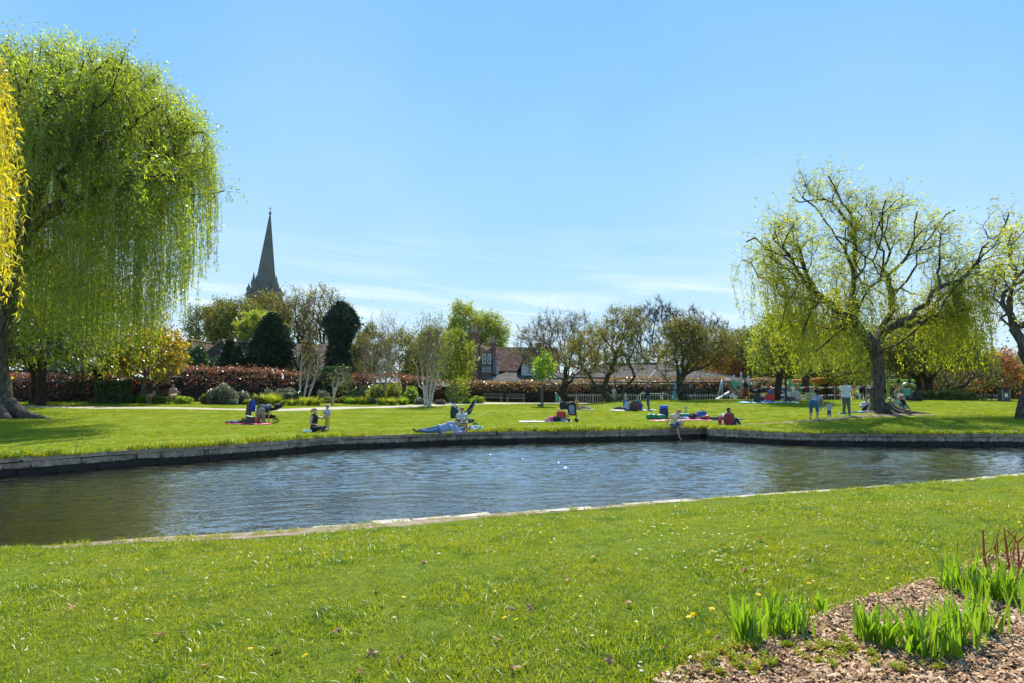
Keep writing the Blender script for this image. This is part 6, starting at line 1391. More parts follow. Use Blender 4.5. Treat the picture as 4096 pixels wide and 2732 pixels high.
def rotm(ax): # matrix whose z axis is ax
 z = Vector(ax).normalized(); y = Vector((0, 1, 0)) if abs(z.y) < .95 else Vector((0, 0, 1)); x = y.cross(z).normalized(); y = z.cross(x); return Matrix((x, y, z)).transposed()
def person(label, px, D, q, h=1.72, face=0, top=None, sleeves=2, bottom=None, legs=2, shoes=(.05, .05, .05), hair=(.06, .035, .02), hairlen=0, skin=(.50, .30, .21), hat=None, glasses=False, child=0, group=None, loc=None, vox=None, build=1.0, dress=False, tail=False, extra=None, gz=None, look=0, stripes=None, collar=None):
 """face: heading in degrees; 0 looks at the camera, 90 looks right, 180 looks away"""
 p = gpx(px, D) if loc is None else Vector(loc)
 if gz is not None: p.z = gz
 elif loc is None: p.z = float(Gz(p.x, p.y)) + .01
 S_ = h / 1.74; hs = 1 + .38 * child; J = {k: Vector(v) for k, v in q.items()}
 root = thing('person', label, 'person', p, R(face), group); root.scale = (S_, S_, S_)
 b = MB()
 def cone(a, c, r0, r1):
  b.tube([a, c], [r0, r1], 9); b.ball(a, r0 * 1.0, 9, 6); b.ball(c, r1 * 1.0, 9, 6)
 def ellp(c, r3, ax, n=12):
  M = rotm(ax); s0 = len(b.v); b.ball((0, 0, 0), r3, n, 8)
  for i in range(s0, len(b.v)): b.v[i] = tuple(Vector(c) + M @ Vector(b.v[i]))
 B_ = build; spine = J['nec'] - J['pel']; sp = spine.normalized()
 ellp(J['pel'] + sp * .01, (.165 * B_, .12 * B_, .13), J['che'] - J['pel']); ellp(J['pel'].lerp(J['che'], .52), (.145 * B_, .11 * B_, .17), J['che'] - J['pel']); ellp(J['che'].lerp(J['nec'], .05), (.175 * B_, .115 * B_, .19), J['nec'] - J['che'])
 cone(J['nec'] - sp * .03, J['nec'].lerp(J['hea'], .55), .062, .052)
 hd = (J['hea'] - J['nec']).normalized(); fwd = Vector((math.sin(R(look)), -math.cos(R(look)), 0)); fwd = (fwd - hd * fwd.dot(hd)).normalized(); side = fwd.cross(hd)
 Mh = Matrix((side, -fwd, hd)).transposed(); hc = J['hea'] + hd * (.03 * child)
 def hp(x, y, z): return hc + Mh @ Vector((x, y, z)) * hs
 def hell(c, r3, n=12, m_=9, bb=None):
  bb = bb or b; s0 = len(bb.v); bb.ball((0, 0, 0), tuple(v * hs for v in r3), n, m_)
  for i in range(s0, len(bb.v)): bb.v[i] = tuple(hp(*c) + Mh @ Vector(bb.v[i]))
 hell((0, .012, .015), (.076, .094, .098)); hell((0, -.035, -.05), (.052, .055, .062)); hell((0, -.098, -.012), (.013, .022, .022), 6, 5)
 for s_ in (-1, 1): hell((s_ * .078, .01, -.01), (.012, .022, .034), 6, 5)
 for s_, X in ((-1, 'L'), (1, 'R')):
  cone(J['che'].lerp(J['sh' + X], .5) + sp * .03, J['sh' + X], .085 * B_, .062 * B_); cone(J['sh' + X], J['el' + X], .056 * B_, .042 * B_); cone(J['el' + X], J['wr' + X], .041 * B_, .026)
  d_ = (J['ha' + X] - J['wr' + X]); d_ = d_.normalized() if d_.length > 1e-3 else Vector((0, 0, -1)); ellp(J['wr' + X] + d_ * .05, (.040, .018, .052), d_)
  cone(J['pel'].lerp(J['hi' + X], .6), J['hi' + X], .10 * B_, .095 * B_); cone(J['hi' + X], J['kn' + X], .088 * B_, .056 * B_); cone(J['kn' + X], J['kn' + X].lerp(J['an' + X], .35), .056 * B_, .056 * B_); cone(J['kn' + X].lerp(J['an' + X], .35), J['an' + X], .055 * B_, .036)
  ta = J['to' + X] - J['an' + X]; cone(J['an' + X] - ta * .18 - Vector((0, 0, .012)), J['to' + X], .040, .032)
 me = b.mesh('body'); vx = (vox or (.026 if D < 40 else .034))
 me2 = evaluated(me, [('REMESH', dict(mode='VOXEL', voxel_size=vx)), ('SMOOTH', dict(iterations=3, factor=.5))]); bpy.data.meshes.remove(me)
 n = len(me2.vertices); co = np.zeros(n * 3, np.float32); me2.vertices.foreach_get('co', co); co = co.reshape(-1, 3); no = np.zeros(n * 3, np.float32); me2.vertices.foreach_get('normal', no); no = no.reshape(-1, 3)
 qd = np.array([list(p_.vertices) for p_ in me2.polygons if len(p_.vertices) == 4]); bpy.data.meshes.remove(me2)
 # fingers: five per hand, rooted in the palm
 fb = MB()
 if D < 62:
  for X in 'LR':
   w = J['wr' + X]; d_ = (J['ha' + X] - w); d_ = d_.normalized() if d_.length > 1e-3 else Vector((0, 0, -1)); M = rotm(d_)
   for k, (fx, L_) in enumerate(((-.028, .062), (-.010, .075), (.010, .070), (.027, .055))):
    a = w + M @ Vector((fx, 0, .075)); c = a + M @ Vector((fx * .2, -.008, L_ * .55)); e_ = c + M @ Vector((0, -.018, L_ * .42)); fb.tube([a, c, e_], [.0095, .009, .007], 5)
   a = w + M @ Vector((-.03, 0, .03)); c = a + M @ Vector((-.028, -.012, .03)); fb.tube([a, c, c + M @ Vector((-.006, -.012, .028))], [.012, .010, .008], 5)
 fv = np.array(fb.v).reshape(-1, 3); fq = [f_ for f_ in fb.f if len(f_) == 4]; fo = [f_ for f_ in fb.f if len(f_) == 5]
 Vb = np.concatenate([co, fv]) if len(fv) else co; Fb = [qd] + ([np.array(fq) + n, np.array(fo) + n] if fq else [])
 sk = mat('skin_%02d%02d%02d' % tuple(int(c_ * 99) for c_ in skin), skin, .55, .06, 20)
 link('body', np_mesh('body', Vb, Fb, True), root, sk)
 # regions of the body by nearest bone
 seg = [('head', 'nec', 'hea', .09), ('torso', 'pel', 'che', .14), ('torso', 'che', 'nec', .13)]
 for X in 'LR': seg += [('uarm', 'sh' + X, 'el' + X, .05), ('farm', 'el' + X, 'wr' + X, .035), ('hand', 'wr' + X, 'ha' + X, .03), ('thigh', 'hi' + X, 'kn' + X, .08), ('shin', 'kn' + X, 'an' + X, .05), ('foot', 'an' + X, 'to' + X, .036)]
 names = []; dist = []
 for nm, a, c, rad in seg:
  A = np.array(J[a]); Bv = np.array(J[c]); ab = Bv - A; t_ = np.clip(((co - A) @ ab) / max(ab @ ab, 1e-6), 0, 1 if nm != 'head' else 1.6); dist.append(np.linalg.norm(co - (A + t_[:, None] * ab), axis=1) / rad); names.append(nm);
  if nm == 'torso' and a == 'pel': tt = ((co - A) @ ab) / max(ab @ ab, 1e-6)
  if nm == 'uarm': pass
  if nm in ('uarm', 'thigh'): dist[-1] = np.where(t_ < .05, dist[-1], dist[-1])
 ix_ = np.argmin(np.array(dist), 0); lab = np.array(names)[ix_]; hips = (lab == 'torso') & (tt < .15)
 up_arm_t = {}
 def cloth(nm, mask, off, m_, drop_=0):
  fm = mask[qd].sum(1) >= 3; f_ = qd[fm]
  if not len(f_): return None
  u, inv = np.unique(f_.ravel(), return_inverse=True); v_ = co[u] + no[u] * off; f2 = inv.reshape(-1, 4); edge = np.zeros(len(u), bool)
  o = link(nm, np_mesh(nm, v_, f2, True), root, m_); so_ = o.modifiers.new('thickness', 'SOLIDIFY'); so_.thickness = .012; so_.offset = -1; return o
 isn = lambda *a: np.isin(lab, a)
 def cm(c, nm='cloth'):
  return c if isinstance(c, bpy.types.Material) else mat('%s_%02d_%02d_%02d' % ((nm,) + tuple(int(v * 99) for v in c)), c, .85, .18, 9, .01)
 if bottom is not None:
  m_ = hips | isn('thigh') | (isn('shin') if legs >= 2 else isn('shin') & False)
  if legs == 1: m_ = hips | (isn('thigh'))
  if legs == 0:   # short shorts
   ok = np.zeros(n, bool)
   for X in 'LR': A = np.array(J['hi' + X]); Bv = np.array(J['kn' + X]); ab = Bv - A; ok |= (((co - A) @ ab) / (ab @ ab) < .5) & (np.linalg.norm(co - A, axis=1) < .45)
   m_ = hips | (isn('thigh') & ok)
  cloth('trousers' if legs == 2 else 'shorts', m_, .016 if legs else .020, cm(bottom))
 if top is not None:
  m_ = (isn('torso') & (tt > -.05 if not dress else tt > -9)) | (isn('uarm') if sleeves >= 1 else isn('uarm') & False) | (isn('farm') if sleeves >= 2 else isn('farm') & False)
  if sleeves == 1:
   ok = np.zeros(n, bool)
   for X in 'LR': A = np.array(J['sh' + X]); Bv = np.array(J['el' + X]); ab = Bv - A; ok |= (((co - A) @ ab) / (ab @ ab) < .62) & (np.linalg.norm(co - A, axis=1) < .3)
   m_ = (isn('torso') & (tt > -.05)) | (isn('uarm') & ok)
  cloth('top', m_, .024, cm(top))
 if shoes is not None:
  [cloth('shoe', isn('foot') & (ix_ == k_), .012, cm(shoes, 'shoe')) for k_ in (8, 14)]
 # hair
 if hair is not None:
  hcN = np.array(hc); rel = (co - hcN) @ np.array(Mh) / hs; hm = (np.linalg.norm(rel, axis=1) < .16) & ((rel[:, 2] > .052) | ((rel[:, 1] > .015) & (rel[:, 2] > -.05)) | ((rel[:, 2] > .015) & (rel[:, 1] > -.03) & (rel[:, 0] ** 2 > .0036)))
  hmat = mat('hair_%02d%02d%02d' % tuple(int(c_ * 99) for c_ in hair), hair, .6, .35, 30, .01); cloth('hair', hm, .014 * hs, hmat)
  if hairlen:
   mb = MB(); hell((0, .045, -.04 - hairlen * .25), (.085, .055, .09 + hairlen * .4), 12, 8, mb); mb.obj('long_hair', hmat, root, True)
  if tail:
   mb = MB(); mb.tube([hp(0, .09, .05), hp(0, .15, .02), hp(0, .16, -.06), hp(0, .14, -.14)], [.02, .035, .03, .01], 7); mb.obj('ponytail', hmat, root, True)
 if D < 45:
  for s_ in (-1, 1):
   mb = MB(); hell((s_ * .031, -.082, .008), (.011, .008, .007), 6, 5, mb)
   if not glasses: mb.obj('eye', mat('eye_dark', (.03, .02, .02), .3), root, True)
  mb = MB(); hell((0, -.090, -.055), (.024, .008, .006), 8, 5, mb); mb.obj('mouth', mat('lips', (.42, .16, .13), .5), root, True)
 if glasses:
  mb = MB();
  for s_ in (-1, 1): hell((s_ * .034, -.094, .012), (.030, .010, .020), 8, 6, mb)
  mb.tube([hp(-.066, -.08, .018), hp(-.08, .0, .015)], .004, 4); mb.tube([hp(.066, -.08, .018), hp(.08, .0, .015)], .004, 4); mb.tube([hp(-.03, -.1, .015), hp(.03, -.1, .015)], .004, 4); mb.obj('sunglasses', mat('dark_lens', (.012, .01, .01), .12), root, True)
 if hat:
  kind, c_ = hat; mb = MB(); n_ = 14
  def ring(z, r_, k=.0): return [hp(r_ * math.cos(a_ * 2 * math.pi / n_), r_ * 1.12 * math.sin(a_ * 2 * math.pi / n_) + .01, z) for a_ in range(n_)]
  rs = {'sun': [(.035, .17), (.05, .165), (.055, .095), (.12, .085), (.135, .05)], 'cap': [(.03, .094), (.06, .096), (.105, .08), (.13, .04)]}[kind]
  V = [];
  for z, r_ in rs: V += ring(z, r_)
  mb.add(V, [(i * n_ + k, i * n_ + (k + 1) % n_, (i + 1) * n_ + (k + 1) % n_, (i + 1) * n_ + k) for i in range(len(rs) - 1) for k in range(n_)] + [tuple(range((len(rs) - 1) * n_, len(rs) * n_))])
  o = mb.obj('hat', cm(c_, 'hat'), root, True)
  if kind == 'cap': mb = MB(); mb.add([hp(-.07, -.07, .035), hp(.07, -.07, .035), hp(.06, -.17, .025), hp(-.06, -.17, .025), hp(-.07, -.07, .045), hp(.07, -.07, .045), hp(.06, -.17, .033), hp(-.06, -.17, .033)], [(0, 1, 2, 3), (4, 5, 6, 7), (0, 1, 5, 4), (1, 2, 6, 5), (2, 3, 7, 6), (3, 0, 4, 7)]); mb.obj('hat_peak', cm(c_, 'hat'), root)
  if kind == 'sun': mb = MB(); V = ring(.056, .099) + ring(.078, .095); mb.add(V, [(k, (k + 1) % n_, (k + 1) % n_ + n_, k + n_) for k in range(n_)]); mb.obj('hat_band', mat('hat_band', (.05, .05, .05), .8), root, True)
 if dress:   # skirt cone from the hips
  mb = MB(); a = J['pel'] + sp * .1; kx = (J['knL'] + J['knR']) / 2; mb.tube([a, J['pel'] - sp * .05, kx + Vector((0, 0, -.12))], [.15 * B_, .19 * B_, .21 * B_], 14, False); o = mb.obj('skirt', cm(dress), root, True); so_ = o.modifiers.new('thickness', 'SOLIDIFY'); so_.thickness = .01
 if extra: extra(root, J, hp)
 root['_p'] = 1; del root['_p']
 return root
GREY, NAVY, BLACK, DENIM, WHITE = (.30, .30, .31), (.02, .035, .08), (.015, .015, .018), (.06, .13, .26), (.75, .76, .78)
BLOND, BROWN, GINGER, GRH = (.42, .28, .12), (.06, .035, .02), (.30, .12, .05), (.32, .31, .30)
t = NT('plaid_cloth'); p_ = t.pos(True); w1 = t.n('ShaderNodeTexChecker'); w1.inputs['Scale'].default_value = 22; w1.inputs[1].default_value = (.30, .30, .20, 1); w1.inputs[2].default_value = (.13, .16, .11, 1); t.l(p_, w1.inputs[0]); t.pbr(w1.outputs[0], .85); PLAID = t.m
t = NT('rugby_stripes'); s_ = t.n('ShaderNodeSeparateXYZ'); t.l(t.pos(True), s_.inputs[0]); t.pbr(t.mix(t.math('GREATER_THAN', t.math('FRACT', t.math('MULTIPLY', s_.outputs[2], 7.0)), .5), (.02, .03, .07), (.55, .38, .03)), .85); RUGBY = t.m
t = NT('pattern_sweater'); t.pbr(t.ramp(t.noise(t.pos(True), 16, 2), ((.42, (.12, .13, .2)), (.5, (.58, .60, .66)))), .85); PATT = t.m
t = NT('floral_black'); t.pbr(t.ramp(t.noise(t.pos(True), 26, 2), ((.5, (.015, .015, .02)), (.62, (.35, .12, .16)), (.72, (.1, .3, .2)))), .8); FLORAL = t.m
t = NT('leaf_print'); t.pbr(t.ramp(t.noise(t.pos(True), 14, 2), ((.45, (.62, .58, .50)), (.55, (.55, .38, .10)))), .8); LEAFP = t.m
t = NT('blue_print'); t.pbr(t.ramp(t.noise(t.pos(True), 12, 2), ((.4, (.02, .05, .12)), (.52, (.05, .30, .42)), (.62, (.02, .03, .08)))), .8); BLUEP = t.m

# bench couple on the left
BZ = 46.4
person('older man in a brown jacket sitting on the left bench, hand at his mouth', 153.5, BZ, seat(.45, elR=(.26, -.12, .86), wrR=(.06, -.20, 1.08), haR=(.0, -.17, 1.16), knR=(.13, -.45, .52), knL=(-.20, -.43, .50), anR=(.20, -.50, .09), toR=(.24, -.66, .04)), 1.78, 12, (.075, .05, .04), 2, (.045, .11, .24), 2, (.10, .06, .04), GRH, vox=.028, collar=1)
person('woman in a pink jacket and sunglasses sitting on the left bench, chin on her hand', 172.5, BZ, seat(.45, elR=(.22, -.2, .84), wrR=(.08, -.22, 1.04), haR=(.02, -.16, 1.12), knR=(-.02, -.46, .60), anR=(-.16, -.58, .28), toR=(-.18, -.74, .24), knL=(-.10, -.45, .49)), 1.64, 18, (.50, .30, .27), 2, (.12, .13, .17), 2, (.06, .06, .07), (.40, .33, .25), glasses=True)
# kneeling man from behind
person('person in navy T-shirt and plaid shorts kneeling over a picnic mat, back to the river', 260, 32.2,
       pose(pel=(0, 0, .50), che=(0, -.32, .68), nec=(0, -.48, .66), hea=(0, -.60, .55), shL=(-.18, -.40, .66), shR=(.18, -.40, .66), elL=(-.26, -.36, .38), elR=(.24, -.42, .38), wrL=(-.27, -.38, .14), wrR=(.22, -.50, .14), haL=(-.27, -.44, .06), haR=(.20, -.56, .06), hiL=(-.09, 0, .46), hiR=(.09, 0, .46), knL=(-.12, -.18, .08), knR=(.13, -.16, .08), anL=(-.12, .24, .09), anR=(.14, .26, .09), toL=(-.12, .36, .05), toR=(.14, .38, .05)), 1.9, 186, NAVY, 1, PLAID, 1, (.16, .17, .13), BROWN, build=1.12, skin=(.52, .27, .19))
person('blonde woman in a black vest sitting cross-legged, holding a hand up to a toddler', 313.8, 26.4,
       sit_ground('cross', 0, shR=(.18, -.02, .60), elR=(.22, -.28, .50), wrR=(.12, -.48, .70), haR=(.10, -.55, .78), wrL=(-.22, -.22, .30), haL=(-.2, -.32, .24), hea=(0, -.03, .83)), 1.66, 72, BLACK, 0, (.012, .018, .03), 2, None, BLOND, tail=True, skin=(.55, .34, .24))
person('toddler in a sun hat, patterned sweater and yellow shorts standing before the blonde woman', 327.2, 26.6, pose(elL=(-.27, -.05, 1.18), wrL=(-.24, -.2, 1.36), haL=(-.22, -.24, 1.46), elR=(.24, -.02, 1.14), wrR=(.16, -.2, 1.02), haR=(.12, -.26, .98)), .98, -35, PATT, 2, (.62, .42, .02), 1, (.10, .10, .12), BLOND, hat=('sun', (.42, .36, .26)), child=1, build=1.12)
# family by the wall
person('man in light blue shirt and jeans lying on the bank, propped on his elbows', 447, 25.9,
       pose(pel=(-.28, 0, .17), che=(.10, 0, .27), nec=(.27, 0, .38), hea=(.40, -.02, .47), shL=(.16, -.16, .26), shR=(.18, .14, .36), elL=(.40, -.22, .06), elR=(.42, .06, .12), wrL=(.62, -.18, .08), wrR=(.62, -.02, .24), haL=(.70, -.14, .07), haR=(.68, -.05, .26), hiL=(-.30, -.10, .13), hiR=(-.30, .08, .22), knL=(-.66, -.20, .09), knR=(-.72, .0, .16), anL=(-1.02, .02, .09), anR=(-1.16, .06, .10), toL=(-1.14, .0, .10), toR=(-1.30, .04, .16)), 1.72, 0, (.25, .32, .50), 2, (.05, .13, .22), 2, (.10, .06, .05), (.035, .025, .02), look=60, skin=(.52, .30, .22), glasses=False)
person('woman in a pale grey cardigan and sunglasses sitting behind the striped toddler', 461.8, 27.9, sit_ground('long', 0), 1.66, 18, (.42, .43, .42), 2, (.30, .32, .34), 2, (.3, .3, .3), (.16, .10, .06), glasses=True)
person('toddler in a yellow and navy striped rugby shirt sitting on the grass', 464, 26.9, sit_ground('long', 0, wrL=(-.12, -.3, .32), haL=(-.05, -.38, .30)), .92, 8, RUGBY, 2, (.03, .05, .12), 2, (.2, .2, .25), BLOND, child=1, build=1.15)
person('baby lying on the mat beside the woman in the pale cardigan', 471, 27.2, pose(pel=(-.1, 0, .12), che=(.28, 0, .14), nec=(.44, 0, .16), hea=(.6, 0, .18), shL=(.4, -.18, .14), shR=(.4, .18, .14), elL=(.3, -.3, .12), elR=(.3, .3, .12), wrL=(.1, -.32, .12), wrR=(.1, .32, .12), haL=(.02, -.32, .12), haR=(.02, .32, .12), hiL=(-.12, -.1, .12), hiR=(-.12, .1, .12), knL=(-.45, -.2, .25), knR=(-.45, .2, .22), anL=(-.7, -.2, .12), anR=(-.7, .2, .1), toL=(-.75, -.2, .2), toR=(-.75, .2, .2)), .7, 0, (.5, .5, .55), 2, (.12, .35, .40), 2, None, BLOND, child=1)
person('person in a mustard yellow coat sitting in the sun right of the pushchair', 577.3, 46.6, sit_ground('long', .12), 1.70, 82, (.52, .27, .015), 2, (.42, .28, .20), 2, (.55, .55, .6), (.05, .035, .03))
# playground and picnickers
person('person in a long pale cardigan standing behind the railings, left of the leaning trunk', 614, 71.5, pose(elL=(-.24, -.1, 1.16), wrL=(-.06, -.24, 1.14), haL=(0, -.26, 1.14), elR=(.24, -.1, 1.16), wrR=(.1, -.26, 1.14), haR=(.04, -.28, 1.14)), 1.72, 30, (.40, .38, .37), 2, (.10, .2, .42), 2, (.5, .5, .5), BROWN, dress=None, hairlen=.1)
person('child with blond hair behind the railings right of the leaning hawthorn trunk', 624.8, 71, ST_, 1.25, 0, GREY, 2, NAVY, 2, (.1, .1, .1), BLOND, child=.4)
person('person in a blue top sitting in profile at the left of the picnic circle', 625.3, 46.3, sit_ground('knees', 0), 1.68, 60, (.03, .13, .34), 2, BLACK, 2, (.1, .1, .1), BROWN)
person('child in a pale denim jacket in the picnic circle, back to the river', 628, 45.2, sit_ground('cross', 0), 1.42, 176, (.34, .40, .52), 2, NAVY, 2, (.4, .4, .4), (.05, .03, .02), child=.4, build=1.15)
person('dark-haired woman in sunglasses and a teal top in the picnic circle', 638.3, 46.4, sit_ground('cross', 0), 1.74, -60, (.02, .24, .24), 2, BLACK, 2, (.1, .1, .1), (.03, .02, .02), hairlen=.05, glasses=True)
person('child in a blue hoodie with an orange collar sitting beside the floral backpack', 640.3, 45.4, sit_ground('cross', 0), 1.22, 200, (.02, .04, .24), 2, BLACK, 2, (.1, .1, .1), BROWN, child=.5, extra=lambda r_, J, hp: MB().tube([J['nec'] + Vector((.11 * math.cos(a * .628), .09 * math.sin(a * .628), -.02)) for a in range(11)], .022, 5).obj('orange_collar', mat('orange_cloth', (.6, .14, .02), .8), r_))
person('tall man in a black hoodie, cap and jeans standing above the picnickers', 648, 46, pose(elL=(-.22, -.06, 1.13), wrL=(-.14, -.26, 1.10), haL=(-.1, -.34, 1.12), elR=(.22, -.06, 1.13), wrR=(.14, -.26, 1.10), haR=(.1, -.34, 1.12), knL=(-.1, .03, .49), anL=(-.11, .1, .08), toL=(-.13, -.06, .035)), 1.80, -75, (.012, .013, .022), 2, (.04, .09, .14), 2, (.05, .05, .06), (.10, .07, .05), hat=('cap', (.05, .045, .04)), build=1.1)
person('man in a maroon jumper looking at his phone in the playground', 669, 69, pose(hea=(0, -.07, 1.61), elL=(-.22, -.06, 1.13), wrL=(-.10, -.32, 1.18), haL=(-.04, -.38, 1.2), elR=(.22, -.06, 1.13), wrR=(.10, -.32, 1.18), haR=(.04, -.38, 1.2)), 1.80, 78, (.08, .02, .03), 2, (.02, .025, .04), 2, (.3, .3, .3), (.03, .02, .02), extra=lambda r_, J, hp: MB().box((0, -.42, 1.23), (.08, .02, .15)).obj('phone', mat('phone_glass', (.02, .02, .03), .2), r_))
person('toddler in a pink top sitting in the basket swing', 691, 68, seat(.55), 1.0, 0, (.45, .05, .14), 2, NAVY, 2, None, BLOND, child=1)
person('small child behind the crest, only blond hair showing, left of the phone man', 662, 66, ST_, .80, 180, (.5, .45, .4), 2, NAVY, 2, None, BLOND, child=1); person('small child behind the crest, only fair hair showing, right of the phone man', 673, 66, ST_, .82, 180, (.35, .4, .5), 2, NAVY, 2, None, (.5, .38, .2), child=1)
# girl on the wall
gx = 6.95; gy = float(far_edge(np.array(gx))) + .02
person('ginger-haired girl in blue shorts sitting on the river wall, one foot in the water', 0, 29, pose(pel=(-.05, .10, .16), che=(.02, .08, .52), nec=(.10, .03, .68), hea=(.20, -.06, .80), shL=(-.13, .12, .62), shR=(.20, .02, .60), elL=(-.28, .22, .36), elR=(.34, -.1, .42), wrL=(-.33, .26, .10), wrR=(.30, -.26, .30), haL=(-.33, .26, .02), haR=(.26, -.33, .25), hiL=(-.12, .04, .14), hiR=(.05, .06, .15), knL=(.04, -.34, .02), knR=(.38, -.26, .36), anL=(.16, -.30, -.44), anR=(.24, -.22, .06), toL=(.24, -.42, -.52), toR=(.36, -.32, .02)), 1.50, 0, LEAFP, 0, (.02, .07, .32), 0, None, GINGER, loc=(gx, gy, .02), tail=True, skin=(.50, .28, .20), child=.25, look=25)
g = gpx(720, 31.2); person('toddler with blond curls in a pink top sitting low by the inlet bank', 720, 31.2, sit_ground('cross', 0), 1.0, 50, (.50, .03, .16), 1, (.2, .2, .3), 2, None, (.62, .45, .22), child=1, gz=-.05)
person('woman in a black jacket hugging a maroon bag, sitting by the inlet bank', 729, 31.4, sit_ground('knees', 0, wrR=(-.05, -.32, .62), haR=(-.12, -.33, .64)), 1.70, 30, (.012, .012, .015), 2, NAVY, 2, (.1, .1, .1), (.04, .025, .02), look=50, hairlen=.02, gz=-.06)
person('woman in a navy top and long red skirt pushing a black pram along the crest', 745.6, 50.6, pose(elR=(.2, -.18, 1.14), wrR=(.16, -.42, 1.08), haR=(.14, -.5, 1.06), elL=(-.2, -.18, 1.14), wrL=(-.16, -.42, 1.08), haL=(-.14, -.5, 1.06)), 1.68, 84, (.015, .022, .045), 2, None, 2, (.2, .2, .25), (.05, .03, .025), dress=(.25, .02, .03), skin=(.38, .22, .15))
person('child in yellow sitting inside the green playhouse on the slide tower', 738.6, 70, sit_ground('knees', 0), 1.15, 0, (.16, .02, .03), 2, NAVY, 2, None, (.62, .42, .02), child=.6, gz=1.05)
person('child in a pale blue top standing under the slide tower', 733, 69.5, ST_, 1.3, 20, (.35, .45, .6), 2, NAVY, 2, None, BROWN, child=.5); person('child with dark blond hair by the yellow gate, left one', 739.6, 66, ST_, 1.15, 180, (.2, .1, .06), 2, NAVY, 2, None, (.35, .2, .09), child=.5); person('child with short hair by the yellow gate, right one', 743.3, 66.5, ST_, 1.2, 200, (.15, .12, .12), 2, NAVY, 2, None, (.12, .07, .05), child=.5)
person('person in a grey hooded top standing behind the striped tape', 786.5, 60, ST_, 1.66, 150, (.12, .15, .17), 2, NAVY, 2, None, BLACK, build=1.25); person('person in a pale pink top standing on the green climbing frame', 794.8, 64, pose(), 1.6, -60, (.55, .42, .38), 2, (.35, .35, .4), 2, None, BROWN, gz=.45)
person('person in a white sleeveless top sitting on the crest beside the sapling', 788.3, 51.2, sit_ground('cross', 0), 1.66, 160, (.62, .63, .72), 0, GREY, 2, None, (.14, .08, .05), build=1.1); person('older man in a cream shirt sitting on the crest before the distancing banner', 795.8, 51.4, sit_ground('cross', 0), 1.82, 170, (.50, .48, .42), 2, (.3, .28, .24), 2, None, GRH, build=1.2); person('man in sunglasses sitting low behind the leaning white boards', 813.3, 53.5, sit_ground('cross', 0), 1.7, 20, NAVY, 2, NAVY, 2, None, (.10, .06, .04), glasses=True)
# right bank
person('woman in denim shorts and a grey top bending forward over the dirt track', 814.5, 32.0, pose(pel=(0, .06, .88), che=(0, -.26, 1.05), nec=(0, -.44, 1.07), hea=(0, -.57, 1.02), shL=(-.18, -.36, 1.08), shR=(.18, -.36, 1.08), elL=(-.2, -.46, .84), elR=(.2, -.48, .84), wrL=(-.14, -.42, .62), wrR=(.14, -.44, .62), haL=(-.12, -.42, .54), haR=(.12, -.44, .54), hiL=(-.12, .06, .86), hiR=(.12, .06, .86), knL=(-.17, .0, .47), knR=(.17, -.02, .47), anL=(-.18, .06, .08), anR=(.19, .04, .08), toL=(-.2, -.1, .03), toR=(.22, -.12, .03)), 1.66, 128, (.26, .25, .30), 2, (.03, .13, .25), 1, (.45, .38, .34), GINGER, hairlen=.12, build=1.18, skin=(.50, .28, .22))
person('curly-haired toddler in a grey sweater and denim shorts walking on the dirt track', 829.5, 32.9, pose(elL=(-.30, .0, 1.20), wrL=(-.42, -.08, 1.06), haL=(-.48, -.1, 1.0), elR=(.3, -.04, 1.2), wrR=(.36, -.2, 1.12), haR=(.38, -.26, 1.1), knL=(-.1, -.1, .5), anL=(-.1, -.12, .08), toL=(-.11, -.28, .035), anR=(.1, .12, .1), toR=(.1, -.02, .04)), .80, -40, (.42, .43, .48), 2, (.04, .09, .18), 1, (.55, .52, .5), (.16, .09, .05), child=1, build=1.15)
person('man in a white T-shirt, grey trousers and sunglasses standing on the dirt track', 846.8, 34.2, pose(hea=(0, -.06, 1.62), elL=(-.26, .02, 1.14), elR=(.26, .02, 1.14), wrL=(-.29, -.04, .90), haL=(-.29, -.07, .82), wrR=(.29, -.04, .90), haR=(.29, -.07, .82), anL=(-.15, .02, .08), anR=(.14, .02, .08), toL=(-.18, -.14, .035), toR=(.19, -.14, .035)), 1.78, -8, (.60, .62, .66), 1, (.09, .10, .12), 2, (.60, .62, .68), (.03, .02, .02), glasses=True, build=1.1, skin=(.45, .26, .18))
person('person in a pale hoodie and shorts reclining against the left side of the willow trunk', 867.5, 36.9, pose(pel=(-.1, 0, .12), che=(.0, .28, .34), nec=(.05, .38, .5), hea=(.08, .40, .66), shL=(-.18, .28, .42), shR=(.2, .32, .42), elL=(-.32, .1, .28), elR=(.36, .2, .2), wrL=(-.14, -.05, .34), wrR=(.36, -.02, .1), haL=(-.06, -.1, .34), haR=(.36, -.1, .06), hiL=(-.18, -.02, .12), hiR=(0, -.04, .12), knL=(-.1, -.34, .36), knR=(.14, -.42, .2), anL=(.06, -.60, .08), anR=(.2, -.84, .08), toL=(.08, -.76, .05), toR=(.22, -.94, .14)), 1.74, -10, (.34, .38, .50), 2, (.03, .03, .05), 1, (.15, .15, .2), (.06, .04, .03))
person('boy in a straw hat and dark T-shirt sitting on the roots right of the trunk', 890.6, 37.3, sit_ground('cross', 0), 1.36, 5, (.02, .03, .035), 2, (.1, .1, .08), 2, None, BROWN, hat=('sun', (.55, .46, .32)), child=.4)
person('woman in a grey top shading her eyes with one raised arm beside the willow roots', 900.2, 38.6, sit_ground('kneel', 0, elL=(-.30, -.05, 1.06), wrL=(-.16, -.12, 1.24), haL=(-.06, -.12, 1.24), elR=(.24, -.1, .62), wrR=(.14, -.28, .58), haR=(.1, -.34, .58)), 1.66, -8, (.30, .30, .28), 2, (.14, .14, .13), 2, None, (.28, .17, .10), glasses=True, skin=(.5, .29, .2))
